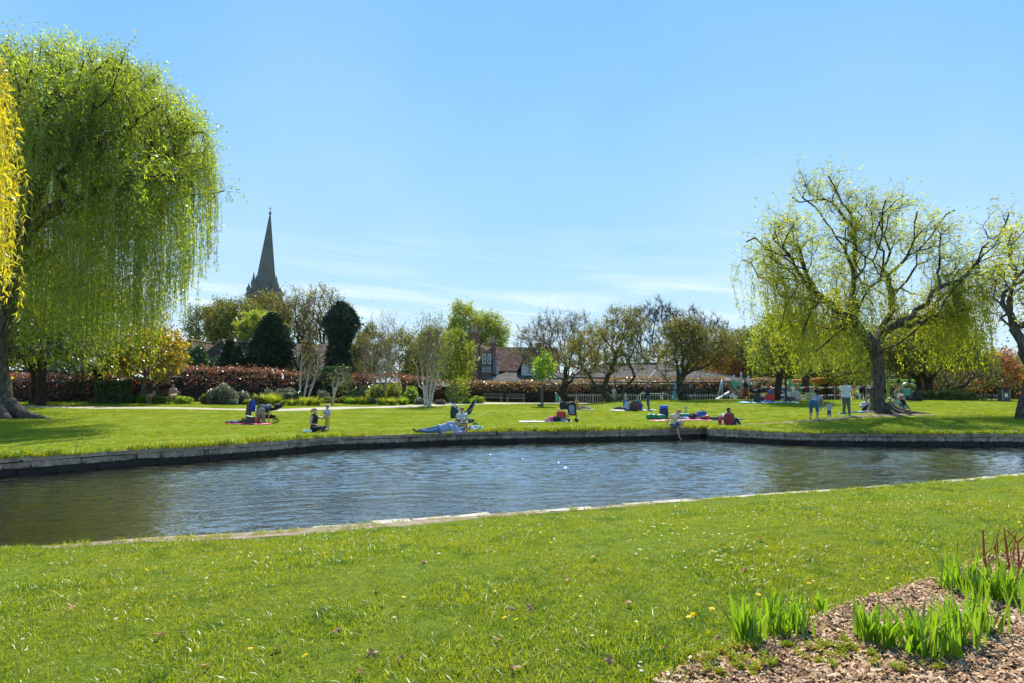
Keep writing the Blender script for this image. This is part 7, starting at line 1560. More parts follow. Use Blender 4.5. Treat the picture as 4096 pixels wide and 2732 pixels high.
person('girl in a pink hat and patterned leggings leaning forward and pushing towards the trunk', 904.6, 35.2, pose(pel=(.0, .02, .82), che=(0, -.16, 1.14), nec=(0, -.24, 1.28), hea=(0, -.30, 1.42), shL=(-.17, -.22, 1.24), shR=(.17, -.2, 1.22), elL=(-.18, -.44, 1.26), elR=(.18, -.42, 1.2), wrL=(-.12, -.66, 1.34), wrR=(.12, -.62, 1.3), haL=(-.1, -.74, 1.38), haR=(.1, -.7, 1.34), hiL=(-.09, .02, .8), hiR=(.09, .04, .8), knL=(-.1, .02, .44), knR=(.1, .30, .48), anL=(-.1, .12, .08), anR=(.1, .62, .16), toL=(-.1, -.02, .03), toR=(.1, .60, .03)), 1.10, -78, BLACK, 0, BLUEP, 1, (.6, .05, .22), BLOND, hat=('sun', (.62, .42, .50)), child=.5)
person('man in a green and orange jacket standing on the crest behind the willow roots', 901, 50.6, sit_ground('kneel', 0), 1.75, 30, (.14, .20, .06), 2, NAVY, 2, None, (.04, .025, .02), extra=lambda r_, J, hp: MB().tube([J['shL'] + Vector((0, -.02, .06)), J['nec'] + Vector((0, .06, .02)), J['shR'] + Vector((0, -.02, .06)), J['elR'] + Vector((.03, 0, 0))], [.07, .08, .075, .055], 8).obj('orange_hood', mat('orange_coat', (.55, .16, .03), .8), r_))
person('woman with dark hair in a teal jacket sitting on the crest', 906.8, 50.2, sit_ground('kneel', 0), 1.66, 150, (.10, .30, .28), 2, NAVY, 2, None, (.07, .03, .02), hairlen=.08)
person('blond toddler in blue beyond the striped tape', 857.5, 60, ST_, .95, 0, (.08, .25, .40), 2, NAVY, 2, None, (.65, .5, .28), child=1); person('man in dark clothes with a child beyond the striped tape', 861.7, 60.5, ST_, 1.72, 30, (.04, .03, .05), 2, (.4, .4, .42), 2, None, BLACK, skin=(.30, .17, .11)); person('woman in a navy coat standing beyond the striped tape, right one', 866, 60, ST_, 1.74, -20, (.012, .02, .05), 2, (.03, .03, .05), 2, None, (.10, .06, .04), hairlen=.08)
person('distant person in pale blue behind the laurel bush', 952.5, 78, ST_, 1.6, 0, (.45, .50, .62), 2, NAVY, 2, None, BLOND)

# ---- dogs
def dog(label, px, D, face, gy_=0):
 p = gpx(px, D); p.z = float(Gz(p.x, D)) + .01; root = thing('dog', label, 'dog', p, R(face)); b = MB(); root.scale = (1.12,) * 3
 def cone(a, c, r0, r1): b.tube([a, c], [r0, r1], 9); b.ball(a, r0, 9, 6); b.ball(c, r1, 9, 6)
 cone((0, -.24, .46), (0, .0, .46), .135, .125); cone((0, 0, .46), (0, .26, .47), .12, .11); cone((0, -.28, .50), (0, -.42, .62), .09, .075); b.ball((0, -.48, .68), (.075, .095, .075), 10, 7); cone((0, -.53, .66), (0, -.64, .63), .045, .032)
 for s in (-1, 1):
  cone((s * .08, -.24, .42), (s * .085, -.23, .22), .055, .034); cone((s * .085, -.23, .22), (s * .085, -.24, .04), .032, .026); cone((s * .085, -.24, .035), (s * .085, -.29, .025), .028, .022)
  cone((s * .08, .24, .42), (s * .09, .16, .26), .075, .045); cone((s * .09, .16, .26), (s * .09, .31, .16), .04, .028); cone((s * .09, .31, .16), (s * .09, .28, .04), .026, .024); cone((s * .09, .28, .035), (s * .09, .22, .025), .027, .022)
  b.ball((s * .07, -.46, .67), (.02, .04, .065), 7, 5)
 b.tube([(0, .34, .50), (0, .46, .42), (0, .52, .30), (0, .50, .18)], [.035, .04, .035, .012], 7)
 me = b.mesh('body'); me2 = evaluated(me, [('REMESH', dict(mode='VOXEL', voxel_size=.022)), ('SMOOTH', dict(iterations=3, factor=.5))]); me2.polygons.foreach_set('use_smooth', np.ones(len(me2.polygons), bool)); me2.materials.clear()
 link('body', me2, root, mat('tan_fur', (.34, .20, .09), .85, .3, 14, .01)); MB().ball((0, -.665, .64), .014, 6, 5).obj('nose', mat('dog_nose', (.02, .02, .02), .4), root)
 return root
dog('tan dog standing before the older man, rump to the camera', 150.3, 45.5, 185); dog('tan dog standing before the woman in pink, rump to the camera', 172.2, 45.5, 172)
# ================================================================== PARK FURNITURE AND BELONGINGS
def M_(n, c, r=.7, **k): return mat(n, c, r, k.pop('var', .12), k.pop('sc', 8), **k)
M_TIMB = mat('weathered_timber', (.30, .26, .21), .85, .3, 7, .01); M_TIMBD = mat('dark_timber', (.10, .085, .075), .85, .3, 7, .01); M_OAK = mat('oak_post', (.40, .24, .13), .8, .3, 7, .01)
M_STEEL = mat('galvanised_steel', (.42, .44, .46), .4, .1, 9, metal=.6); M_RAIL = mat('railing_grey', (.52, .54, .54), .5, .1); M_BLK = mat('black_fabric', (.014, .014, .017), .8, .3, 12, .01); M_RUB = mat('black_rubber', (.02, .02, .02), .8); M_CHR = mat('polished_frame', (.62, .63, .65), .22, .05, metal=.9)
def put(name, label, cat, px, D, rz=0, group=None, dz=0):
 p = gpx(px, D); return thing(name, label, cat, (p.x, D, float(Gz(p.x, D)) + dz), R(rz), group)
def bench(label, px, D, w, rz=0, back=True, legs='post', group=None, timb=None):
 r_ = put('bench', label, 'bench', px, D, rz, group); tb = timb or M_TIMB
 for k in range(3): MB().box((0, -.02 - .13 * k + .12, .45), (w, .115, .045)).obj('seat_slat', tb, r_, bevel=.006)
 if back:
  for k in range(3): MB().box((0, .25 + .012 * k, .60 + .125 * k), (w, .035, .105)).obj('back_slat', M_TIMBD, r_, bevel=.006)
 for s_ in (-1, 1):
  m = MB(); m.box((s_ * (w / 2 - .22), 0, .21), (.12, .36, .43)); m.obj('leg', tb, r_)
  if back: MB().box((s_ * (w / 2 - .22), .285, .62), (.05, .04, .5)).obj('back_support', M_STEEL, r_)
 return r_
r_ = bench('timber bench with two people and two dogs at the left', 164, 46.7, 2.0, 0, timb=M_TIMBD)
wd_ = (1612 - 1562 + 327) / 4.7 / 4 / pxs(69)
bench('long backed timber bench behind the path, left one of two', (1600 + 1750 / 4.7) / 4, 69, 2.05, 0); bench('long backed timber bench behind the path, right one next to the railings', (1600 + 2170 / 4.7) / 4, 69, 2.05, 0)
bench('backless timber bench behind the oak info post', (1600 + 1075 / 4.7) / 4, 60.5, 1.6, 0, False)
r_ = put('information_post', 'square oak information post with a sloping top beside the path', 'post', (1600 + 1017 / 4.7) / 4, 56.5)
m = MB(); m.prism([(-.13, 0), (.13, 0), (.13, .92), (-.13, 1.10)], .26, 'y', -.13); m.obj('post', M_OAK, r_); MB().box((0, -.14, .80), (.14, .012, .1)).obj('plate', M_WHITE, r_)
MB().box((0, 0, 1.02), (.22, .2, .012), rot=Matrix.Rotation(R(35), 3, 'Y')).obj('map_panel', M_('map_blue', (.25, .38, .42), .4), r_)
g = gpx(541.5, 51.8); r_ = put('box', 'small dark box on the grass beside the staked sapling', 'box', 540.5, 52); MB().box((0, 0, .09), (.42, .3, .18)).obj('box', M_TIMBD, r_, bevel=.01)

# ---- pushchairs
def wheel(parent, c, r0, w=.05, axis='x'):
 m = MB(); n = 16
 def P(a, r_, o): return (c[0] + o, c[1] + math.cos(a) * r_, c[2] + math.sin(a) * r_)
 V = []
 for o, r_ in ((-w / 2, r0 * .78), (-w / 2, r0 * .96), (0, r0), (w / 2, r0 * .96), (w / 2, r0 * .78)): V += [P(k * 2 * math.pi / n, r_, o) for k in range(n)]
 Fq = [(i * n + k, i * n + (k + 1) % n, ((i + 1) % 5) * n + (k + 1) % n, ((i + 1) % 5) * n + k) for i in range(5) for k in range(n)]
 m.add(V, Fq); t_ = m.obj('wheel', M_RUB, parent, True); m = MB()
 for k in range(5): a = k * 1.2566; m.tube([P(a, r0 * .06, 0), P(a, r0 * .82, 0)], .008, 4)
 m.tube([P(0, 0, -w * .6), P(0, 0, w * .6)], r0 * .16, 8); m.obj('spokes', M_CHR, t_)
def pram(name, label, px, D, rz, kind, rim=M_BLK, gz=None):
 """local x across, -y is the direction the handle points"""
 r_ = put(name, label, 'pushchair', px, D, rz)
 for s_ in (-1, 1):
  wheel(r_, (s_ * .27, -.30, .15), .15); wheel(r_, (s_ * .22, .42, .11), .11)
  MB().tube([(s_ * .25, -.72, 1.03), (s_ * .25, -.60, 1.0), (s_ * .25, -.15, .66), (s_ * .24, .42, .13)], .017, 7).obj('frame_tube', rim, r_, True); MB().tube([(s_ * .26, -.30, .16), (s_ * .25, .05, .56)], .016, 7).obj('frame_tube', rim, r_, True)
 MB().tube([(-.25, -.72, 1.03), (-.2, -.78, 1.05), (.2, -.78, 1.05), (.25, -.72, 1.03)], .02, 7).obj('handle', M_BLK, r_, True)
 m = MB()   # basket under the seat
 m.add([(-.22, -.25, .20), (.22, -.25, .20), (.20, .33, .22), (-.20, .33, .22), (-.24, -.30, .42), (.24, -.30, .42), (.22, .38, .34), (-.22, .38, .34)], [(3, 2, 1, 0), (0, 1, 5, 4), (1, 2, 6, 5), (2, 3, 7, 6), (3, 0, 4, 7)]); m.obj('basket', M_BLK, r_)
 if kind == 'cot':    # lie-back seat with hood at the front
  m = MB(); n = 10; V = []
  prof = [(-.28, .66, .15), (-.1, .58, .2), (.15, .56, .22), (.40, .60, .22), (.60, .70, .2), (.70, .86, .16)]
  for y, z, w in prof: V += [(-w, y, z + .16), (-w * .9, y, z), (w * .9, y, z), (w, y, z + .16)]
  m.add(V, [(i * 4 + k, i * 4 + k + 1, i * 4 + k + 5, i * 4 + k + 4) for i in range(5) for k in range(3)] + [(0, 3, 2, 1), (20, 21, 22, 23)] + [(i * 4 + 3, i * 4, i * 4 + 4, i * 4 + 7) for i in range(2)]); m.obj('carrycot', M_BLK, r_)
  m = MB(); V = []
  for k in range(7):
   a = R(-15 + 28 * k); V += [(.235 * math.cos(j * math.pi / 8), .42 + .30 * math.sin(a) * .9, .72 + .05 * 0 + .22 * math.sin(j * math.pi / 8) * max(.15, math.cos(a - .4)) + .05 * k / 6) for j in range(9)]
  m.add(V, [(i * 9 + j, i * 9 + j + 1, (i + 1) * 9 + j + 1, (i + 1) * 9 + j) for i in range(6) for j in range(8)]); o = m.obj('hood', M_BLK, r_); s2 = o.modifiers.new('t', 'SOLIDIFY'); s2.thickness = .015
  MB().ball((0, .06, .80), (.12, .16, .10), 9, 6).obj('blanket', M_('grey_blanket', (.30, .30, .33), .9), r_, True)
 if kind == 'seat':   # upright reversed seat shell
  m = MB(); V = []
  prof = [(-.22, .60, .20, .05), (-.05, .55, .21, .09), (.14, .60, .21, .11), (.24, .76, .21, .10), (.33, .96, .20, .08), (.40, 1.14, .15, .03)]
  for y, z, w, e in prof: V += [(-w, y - e, z + e), (-w, y, z), (w, y, z), (w, y - e, z + e), (w * .9, y + .04, z - .03), (-w * .9, y + .04, z - .03)]
  m.add(V, [(i * 6 + k, i * 6 + (k + 1) % 6, (i + 1) * 6 + (k + 1) % 6, (i + 1) * 6 + k) for i in range(5) for k in range(6)] + [(0, 1, 2, 3, 4, 5), (30, 31, 32, 33, 34, 35)]); m.obj('seat_shell', M_BLK, r_)
  for s_ in (-1, 1): MB().tube([(s_ * .23, .0, .60), (s_ * .23, .30, .84), (s_ * .22, .43, 1.14)], .014, 6).obj('seat_frame', rim, r_, True); MB().tube([(s_ * .23, .02, .62), (s_ * .27, .02, .62)], .07, 12).obj('hinge', M_CHR, r_, True)
 return r_
pr = pram('pram', 'black pram with swing handle and bags, behind the kneeling person', 267, 33.0, -84, 'cot')
def bagsh(name, label, cat, loc, dims, m_, parent=None, rz=0, top=.75, seg=6, handle=True, group=None, pocket=True):
 r_ = thing(name, label, cat, loc, R(rz), group); m = MB(); V = []; w, d_, h = dims; n = 10
 for i in range(seg + 1):
  f = i / seg; k = (1 - .12 * (1 - f) - (1 - top) * f ** 2.2); bulge = 1 + .10 * math.sin(f * math.pi)
  for j in range(n):
   a = 2 * math.pi * j / n; cx_, sy_ = math.cos(a), math.sin(a); sq = 1 / max(abs(cx_), abs(sy_)) ** .6
   V.append((w / 2 * cx_ * sq * k * bulge + random.uniform(-.008, .008), d_ / 2 * sy_ * sq * k * bulge + random.uniform(-.008, .008), h * f + (0 if i in (0, seg) else random.uniform(-.01, .01))))
 m.add(V, [(i * n + j, i * n + (j + 1) % n, (i + 1) * n + (j + 1) % n, (i + 1) * n + j) for i in range(seg) for j in range(n)] + [tuple(range(n)), tuple(range(seg * n, seg * n + n))]); m.obj('bag_body', m_, r_, True)
 if handle: MB().tube([(-w * .2, 0, h * .97), (-w * .16, 0, h * 1.12), (w * .16, 0, h * 1.12), (w * .2, 0, h * .97)], .013, 6).obj('handle', M_BLK, r_, True)
 if pocket: MB().box((0, -d_ / 2 - .02, h * .33), (w * .66, .07, h * .42)).obj('pocket', m_, r_, bevel=.02)
 return r_
def gp(px, D, dz=0): p = gpx(px, D); return (p.x, D, float(Gz(p.x, D)) + dz)
M_RB = M_('royal_blue_bag', (.015, .04, .34), .6); M_RED = M_('red_bag', (.60, .03, .02), .55)
bagsh('bag', 'royal blue bag hanging from the pram handle', 'bag', gp(252.0, 32.6, .55), (.30, .18, .55), M_RB, top=.4)
bagsh('floral_bag', 'long dark flower-patterned cloth bag hanging left of the blue bag', 'bag', gp(248.2, 32.5, .22), (.27, .16, .75), FLORAL, top=.5, pocket=False)
def blanket(name, label, px, D, w, d_, m_, rz=0, cat='blanket', seed=0, lump=.02, dz=.03, group=None):
 r = np.random.default_rng(seed); nx, ny = 26, 14; X, Y = np.meshgrid(np.linspace(-w / 2, w / 2, nx), np.linspace(-d_ / 2, d_ / 2, ny)); X = X + .04 * np.sin(Y * 9 + seed); Y = Y + .05 * np.sin(X * 5 + seed)
 p = gpx(px, D); ca, sa = math.cos(R(rz)), math.sin(R(rz)); wx = p.x + X * ca - Y * sa; wy = D + X * sa + Y * ca; pz = float(Gz(p.x, D)); Z = Gz(wx, wy) - pz + dz + lump * (np.abs(nz2d(X.ravel(), Y.ravel(), 5, seed)).reshape(X.shape) + r.uniform(0, .4, X.shape))
 V = np.stack([wx - p.x, wy - D, Z], 2).reshape(-1, 3); i = (np.arange(ny - 1)[:, None] * nx + np.arange(nx - 1)[None]).ravel(); o = link(name, np_mesh(name, V, np.stack([i, i + 1, i + 1 + nx, i + nx], 1), True), None, m_); o.location = (p.x, D, pz)
 s2 = o.modifiers.new('thickness', 'SOLIDIFY'); s2.thickness = .02; return tag(o, label, cat, group)
def heap(name, label, px, D, w, h, m_, seed=0, cat='clothes', dz=.03, d_=None):
 r = np.random.default_rng(seed); bm = bmesh.new(); bmesh.ops.create_icosphere(bm, subdivisions=3, radius=1); d_ = d_ or w * .7
 for v in bm.verts:
  c = v.co.copy(); f = 1 + .18 * math.sin(c.x * 5 + seed) * math.cos(c.y * 6 + seed * 2) + .12 * math.sin(c.z * 9 + c.x * 7 + seed); v.co = Vector((c.x * w / 2 * f, c.y * d_ / 2 * f, max(0, (c.z + .25)) * h / 1.25 * f))
 me = bpy.data.meshes.new(name); bm.to_mesh(me); bm.free(); me.polygons.foreach_set('use_smooth', np.ones(len(me.polygons), bool)); o = link(name, me, None, m_); o.location = gp(px, D, dz); return tag(o, label, cat)
t = NT('pink_pattern'); t.pbr(t.ramp(t.noise(t.pos(True), 3.5, 2), ((.4, (.62, .02, .16)), (.55, (.70, .05, .10)), (.62, (.75, .3, .38)))), .85); M_PINK = t.m
t = NT('pale_check'); t.pbr(t.ramp(t.noise(t.pos(True), 5, 3), ((.4, (.66, .64, .62)), (.6, (.48, .46, .50)))), .85); M_PALE = t.m
t = NT('blue_stripe'); s_ = t.n('ShaderNodeSeparateXYZ'); t.l(t.pos(True), s_.inputs[0]); t.pbr(t.mix(t.math('GREATER_THAN', t.math('FRACT', t.math('MULTIPLY', s_.outputs[0], 6)), .5), (.02, .16, .55), (.10, .42, .62)), .8); M_BSTR = t.m
blanket('picnic_blanket', 'bright pink picnic blanket in front of the kneeling person', 249, 31.7, 1.9, .7, M_PINK, 0, seed=1)
heap('clothes', 'crumpled dark and white cloth left of the pink blanket', 234, 31.8, .75, .14, M_('speckled_cloth', (.12, .13, .16), .9, var=.8, sc=20), 2); heap('shoes_pile', 'brown leather bag and shoes on the pink blanket', 245, 31.9, .55, .24, M_('brown_leather', (.07, .045, .03), .6), 3, 'bag')
r_ = thing('picnic_box', 'dark brown open picnic box with a white lid on the pink blanket', 'box', gp(252, 31.8, .05), R(8)); MB().box((0, 0, .15), (.44, .28, .30)).obj('box', M_('dark_box', (.05, .035, .03), .6), r_, bevel=.015); MB().box((-.12, -.05, .33), (.26, .16, .025), rot=Matrix.Rotation(R(12), 3, 'Y')).obj('lid', M_WHITE, r_)
r_ = thing('drink_can', 'red tin standing beside the dark picnic box', 'can', gp(255.6, 31.7, .05)); MB().tube([(0, 0, 0), (0, 0, .02), (0, 0, .26), (0, 0, .28)], [.045, .055, .055, .04], 12).obj('can', M_('red_tin', (.45, .02, .03), .4), r_, True)
heap('paper_bag', 'small crumpled white bag on the grass by the blonde woman', (900 + 1545 / 4.7) / 4, 25.9, .34, .09, M_WHITE, 5, 'bag')
# family pram
pr = pram('pushchair', 'pushchair with upright black seat and silver frame behind the family', 465.5, 28.9, -86, 'seat', M_CHR)
bagsh('rucksack', 'dark blue rucksack hanging on the family pushchair handle', 'bag', gp(454.3, 28.7, .42), (.36, .24, .50), M_('navy_bag', (.02, .035, .05), .7)); heap('clothes', 'teal and blue cloths heaped beside the family pushchair', 475.5, 27.6, .62, .16, M_('teal_print', (.08, .28, .30), .85, var=.8, sc=14), 7); blanket('mat', 'brown mat under the family on the bank', 471, 27.4, 1.1, .6, M_('brown_mat', (.12, .09, .07), .9), 0, 'mat', 8, .01)
# middle picnic: white blanket, clothes, red bag
blanket('picnic_blanket', 'long white picnic blanket left of the pushchair seen from the front', 545, 34.2, 2.6, .9, M_PALE, 0, seed=11)
for k, (px, w, h, c, lb) in enumerate([(548, .34, .18, (.62, .22, .32), 'pale pink cloth at the left end of the clothes pile'), (551.5, .36, .26, (.60, .10, .24), 'pink jumper on the white blanket'), (554.5, .4, .24, (.02, .10, .28), 'navy cloth in the middle of the pile'), (557, .38, .28, (.015, .015, .02), 'black cloth at the top of the pile'), (559.5, .4, .2, (.12, .32, .40), 'pale blue cloth in front of the red bag'), (562.5, .34, .16, (.5, .48, .5), 'white cloth before the red bag')]):
 heap('clothes', lb, px, 34.0 + .1 * (k % 3), w, h, M_('cloth_pile', c, .9) if False else mat('pile_%d' % k, c, .9, .3, 16), 20 + k)
bagsh('carrier_bag', 'bright red patterned shopping bag on the white blanket', 'bag', gp((2050 + 912 / 4.7) / 4, 34.3, .04), (.46, .22, .50), M_RED, top=.95); bagsh('carrier_bag', 'turquoise bag leaning behind the red shopping bag', 'bag', gp((2050 + 985 / 4.7) / 4, 34.5, .04), (.26, .18, .36), M_('turquoise', (.12, .52, .45), .6), top=.5)
# front-facing buggy
r_ = put('pushchair', 'black umbrella-folding pushchair with a grey seat facing the river', 'pushchair', 572, 34.2, 4)
for s_ in (-1, 1):
 for (y, x) in ((-.35, .20), (.28, .23)):
  m = MB();
  wheel(r_, (s_ * x, y, .10), .10, .09)
 MB().tube([(s_ * .20, -.35, .12), (s_ * .20, -.1, .5), (s_ * .22, .2, .8), (s_ * .21, .32, 1.0)], .014, 6).obj('frame_tube', M_BLK, r_, True); MB().tube([(s_ * .23, .28, .12), (s_ * .20, -.12, .52)], .013, 6).obj('frame_tube', M_BLK, r_, True)
 MB().tube([(s_ * .21, .32, .98), (s_ * .22, .42, 1.0)], .022, 7).obj('handle', M_RUB, r_, True)
m = MB(); V = []
for y, z, w in ((-.20, .34, .17), (-.12, .47, .19), (.04, .50, .20), (.14, .66, .20), (.22, .90, .19)): V += [(-w, y - .07, z + .05), (-w * .85, y, z), (w * .85, y, z), (w, y - .07, z + .05)]
m.add(V, [(i * 4 + k, i * 4 + k + 1, i * 4 + k + 5, i * 4 + k + 4) for i in range(4) for k in range(3)]); o = m.obj('seat', M_BLK, r_); s2 = o.modifiers.new('t', 'SOLIDIFY'); s2.thickness = .03
MB().add([(-.13, .015, .52), (.13, .015, .52), (.15, .11, .74), (.12, .165, .86), (-.12, .165, .86), (-.15, .11, .74)], [(0, 1, 2, 5), (5, 2, 3, 4)]).obj('seat_liner', M_('grey_liner', (.24, .27, .32), .8), r_); MB().tube([(-.17, -.12, .43), (0, -.16, .45), (.17, -.12, .43)], .055, 8).obj('footrest', M_('beige_cloth', (.30, .27, .25), .9), r_, True)
m = MB(); V = []
for i in range(6):
 a = R(5 + i * 24); V += [(.21 * math.cos(j * math.pi / 8), .25 - .26 * math.cos(a) * .8, .84 + .19 * math.sin(j * math.pi / 8) * (.75 + .25 * math.sin(a)) + .0) for j in range(9)]
m.add(V, [(i * 9 + j, i * 9 + j + 1, (i + 1) * 9 + j + 1, (i + 1) * 9 + j) for i in range(5) for j in range(8)]); o = m.obj('hood', M_BLK, r_, True); s2 = o.modifiers.new('t', 'SOLIDIFY'); s2.thickness = .015
bagsh('bag', 'dark bag with a purple lining on the grass left of the mustard coat', 'bag', gp((2050 + 992 / 4.7) / 4, 46.4, .02), (.78, .35, .48), M_('dark_purple', (.03, .012, .03), .8), top=.85, handle=False); blanket('blanket', 'thin pale mat under the person in mustard', 575, 46.4, 2.6, .5, M_PALE, 0, seed=13, lump=.01)
# picnic circle things
bagsh('rucksack', 'black floral rucksack in the picnic circle', 'bag', gp((2500 + 185 / 4.7) / 4, 45.0, .02), (.62, .32, .62), FLORAL); heap('coat', 'dark coat lying left of the picnic circle', (2050 + 2020 / 4.7) / 4, 46, .7, .2, mat('dark_coat', (.05, .06, .07), .9), 31, 'coat'); blanket('blanket', 'pale mat under the picnic circle', 633, 45.3, 3.0, .8, M_PALE, 0, seed=15, lump=.01)
# right-hand picnic
PD = 36.6
r_ = thing('picnic_roll', 'green rolled mat bag strapped in three bulges', 'bag', gp((2500 + 592 / 4.7) / 4, PD, .02), R(-6))
MG = M_('green_nylon', (.02, .22, .09), .5)
for k, x in enumerate((-.36, -.12, .22)): MB().ball((x, 0, .15 - .01 * k), (.19 if k < 2 else .30, .16, .17), 12, 8).obj('bulge', MG, r_, True)
for x in (-.24, -.0): MB().tube([(x + .0, .13 * math.cos(a), .15 + .15 * math.sin(a)) for a in np.linspace(0, 6.28, 12)], .012, 4).obj('strap', M_BLK, r_)
r_ = bagsh('rucksack', 'tall navy rucksack with a bright blue top', 'bag', gp((2500 + 733 / 4.7) / 4, PD + .5, .02), (.48, .32, .62), M_('navy_nylon', (.012, .03, .10), .6), top=.9); MB().box((0, 0, .66), (.42, .26, .20)).obj('blue_top', M_('bright_blue', (.03, .12, .55), .6), r_, bevel=.03)
r_ = thing('cool_box', 'green tartan picnic box on the pink and white blanket', 'box', gp((2500 + 1107 / 4.7) / 4, PD, .05)); t = NT('tartan'); c_ = t.n('ShaderNodeTexChecker'); c_.inputs['Scale'].default_value = 12; c_.inputs[1].default_value = (.05, .36, .22, 1); c_.inputs[2].default_value = (.01, .05, .05, 1); t.l(t.pos(True), c_.inputs[0]); t.pbr(c_.outputs[0], .7); MB().box((0, 0, .12), (.62, .34, .25)).obj('box', t.m, r_, bevel=.02); MB().box((0, 0, .265), (.63, .35, .05)).obj('lid', M_('mint_lid', (.20, .45, .35), .5), r_, bevel=.01)
r_ = thing('air_pump', 'teal hand pump standing behind the tartan box', 'pump', gp((2500 + 1148 / 4.7) / 4, PD + .4, .0)); MB().tube([(0, 0, 0), (0, 0, .62)], .03, 8).obj('tube', M_('teal', (.01, .22, .28), .4), r_, True); MB().box((0, 0, .64), (.18, .05, .05)).obj('handle', M_('teal', (.01, .22, .28), .4), r_, bevel=.01)
t = NT('pinkwhite'); s_ = t.n('ShaderNodeTexChecker'); s_.inputs['Scale'].default_value = 2.2; s_.inputs[1].default_value = (.62, .05, .10, 1); s_.inputs[2].default_value = (.68, .50, .52, 1); t.l(t.pos(True), s_.inputs[0]); t.pbr(s_.outputs[0], .85)
blanket('picnic_blanket', 'pink and white chequered blanket right of the ginger girl', 681, 35.6, 3.2, 1.0, t.m, 0, seed=17)
for k, (px, w, h, c, lb) in enumerate([(677, .45, .12, (.05, .08, .2), 'dark blue clothes left on the chequered blanket'), (683, .6, .17, (.22, .24, .40), 'blue-white clothes before the tartan box'), (687, .3, .12, (.5, .5, .55), 'white cloth on the chequered blanket'), (696, .5, .26, (.30, .12, .20), 'mauve cloth heap on the chequered blanket'), (699, .4, .16, (.45, .2, .28), 'pink cloth heap before the blue bag'), (694, .6, .32, (.03, .02, .03), 'black cloth behind the mauve heap'), (711, .8, .14, (.02, .03, .03), 'dark clothes along the green mat, left part'), (717, .8, .13, (.03, .06, .05), 'dark green cloth in the middle of the mat'), (722, .8, .17, (.08, .03, .06), 'wine-coloured cloth on the mat'), (727, .55, .34, (.55, .56, .60), 'pale grey bag behind the woman in black')]):
 heap('clothes', lb, px, PD - .4 + .2 * (k % 2), w, h, mat('cloth_%d' % (k + 30), c, .9, .4, 16), 40 + k)
blanket('blanket', 'dark striped mat right of the orange ball', 718, PD - .4, 2.6, .6, mat('dark_mat', (.02, .05, .045), .9), 0, seed=19)
bagsh('carrier_bag', 'bright blue printed shopping bag on its side', 'bag', gp((2500 + 1445 / 4.7) / 4, PD - .2, .04), (.60, .30, .42), M_('blue_print_bag', (.02, .13, .50), .5, var=.6, sc=4), top=.8); heap('cap', 'dark cap with an orange patch in front of the blue bag', (2500 + 1475 / 4.7) / 4, PD - .7, .36, .2, mat('cap_dark', (.10, .03, .02), .8), 60, 'cap')
r_ = thing('ball', 'small bright orange-red ball on the grass', 'ball', gp((2500 + 1550 / 4.7) / 4, PD - .5, .13)); m = MB(); m.ball((0, 0, 0), .145, 18, 12); m.obj('ball', M_('orange_ball', (.75, .08, .02), .35), r_, True); r_.location.z += .01
bagsh('rucksack', 'maroon rucksack held by the woman in black', 'bag', gp(729.2, 31.05, -.02), (.50, .26, .54), M_('maroon_bag', (.22, .02, .03), .7))
# crest things
pr = pram('pram', 'black pram pushed by the woman in the red skirt', 755, 50.8, -88, 'cot'); bagsh('rucksack', 'dark plum rucksack on the crest below the pram', 'bag', gp((2900 + 605 / 4.7) / 4, 49.6, .02), (.52, .35, .62), M_('plum_bag', (.05, .025, .05), .7))
blanket('blanket', 'pale blue mat on the crest under the hawthorn shade', (2900 + 820 / 4.7) / 4, 49.4, 4.2, .9, M_('pale_blue', (.22, .42, .50), .8), 0, seed=21); bagsh('carrier_bag', 'red shopping bag on the pale blue mat', 'bag', gp((2900 + 855 / 4.7) / 4, 49.9, .04), (.62, .26, .52), M_RED, top=1); heap('clothes', 'blue and white cloth left of the red bag on the crest', (2900 + 800 / 4.7) / 4, 49.7, .6, .14, mat('bluewhite', (.10, .22, .5), .9, .5), 64)
heap('folded_scooter', 'folded pink and grey scooter on the crest behind the mat', (2900 + 755 / 4.7) / 4, 51, .8, .32, mat('scooter', (.30, .10, .12), .6, .5, 20), 65, 'scooter', d_=.3)
r_ = put('box', 'small tilted wooden box on the crest beside the thin sapling', 'box', (2900 + 1230 / 4.7) / 4, 50.6, 8); MB().box((0, 0, .16), (.62, .3, .28), rot=Matrix.Rotation(R(8), 3, 'Y')).obj('box', M_TIMBD, r_, bevel=.01)
blanket('towel', 'bright blue striped towel left of the willow trunk', 861, 36.2, 2.3, .55, M_BSTR, 0, 'towel', 23, .05)
bagsh('handbag', 'small pale green handbag of the woman shading her eyes', 'bag', gp(896.5, 38.1, .30), (.32, .12, .34), M_('mint_bag', (.25, .42, .38), .6), top=1, pocket=False)
bagsh('rucksack', 'black rucksack on the crest right of the lime swing post', 'bag', gp((3300 + 990 / 2.688) / 4, 50.8, .02), (.75, .4, .72), M_BLK); bagsh('bag', 'low dark bag left of the black rucksack on the crest', 'bag', gp((3300 + 938 / 2.688) / 4, 50.8, .02), (.6, .4, .5), mat('dark_bag', (.04, .03, .035), .8), top=.5)
# small sapling on the crest with stake shadow
T('sapling', 'thin young tree with bronze buds standing on the crest', 'tree', 49.6, 786, crown=(776, 797, 330, 372), trunk_r=.06, fork=.45, n=40, tw=4, twl=.4, lf=4, ls=.12, leaf=L_BUD, seed=95, rmin=.008)

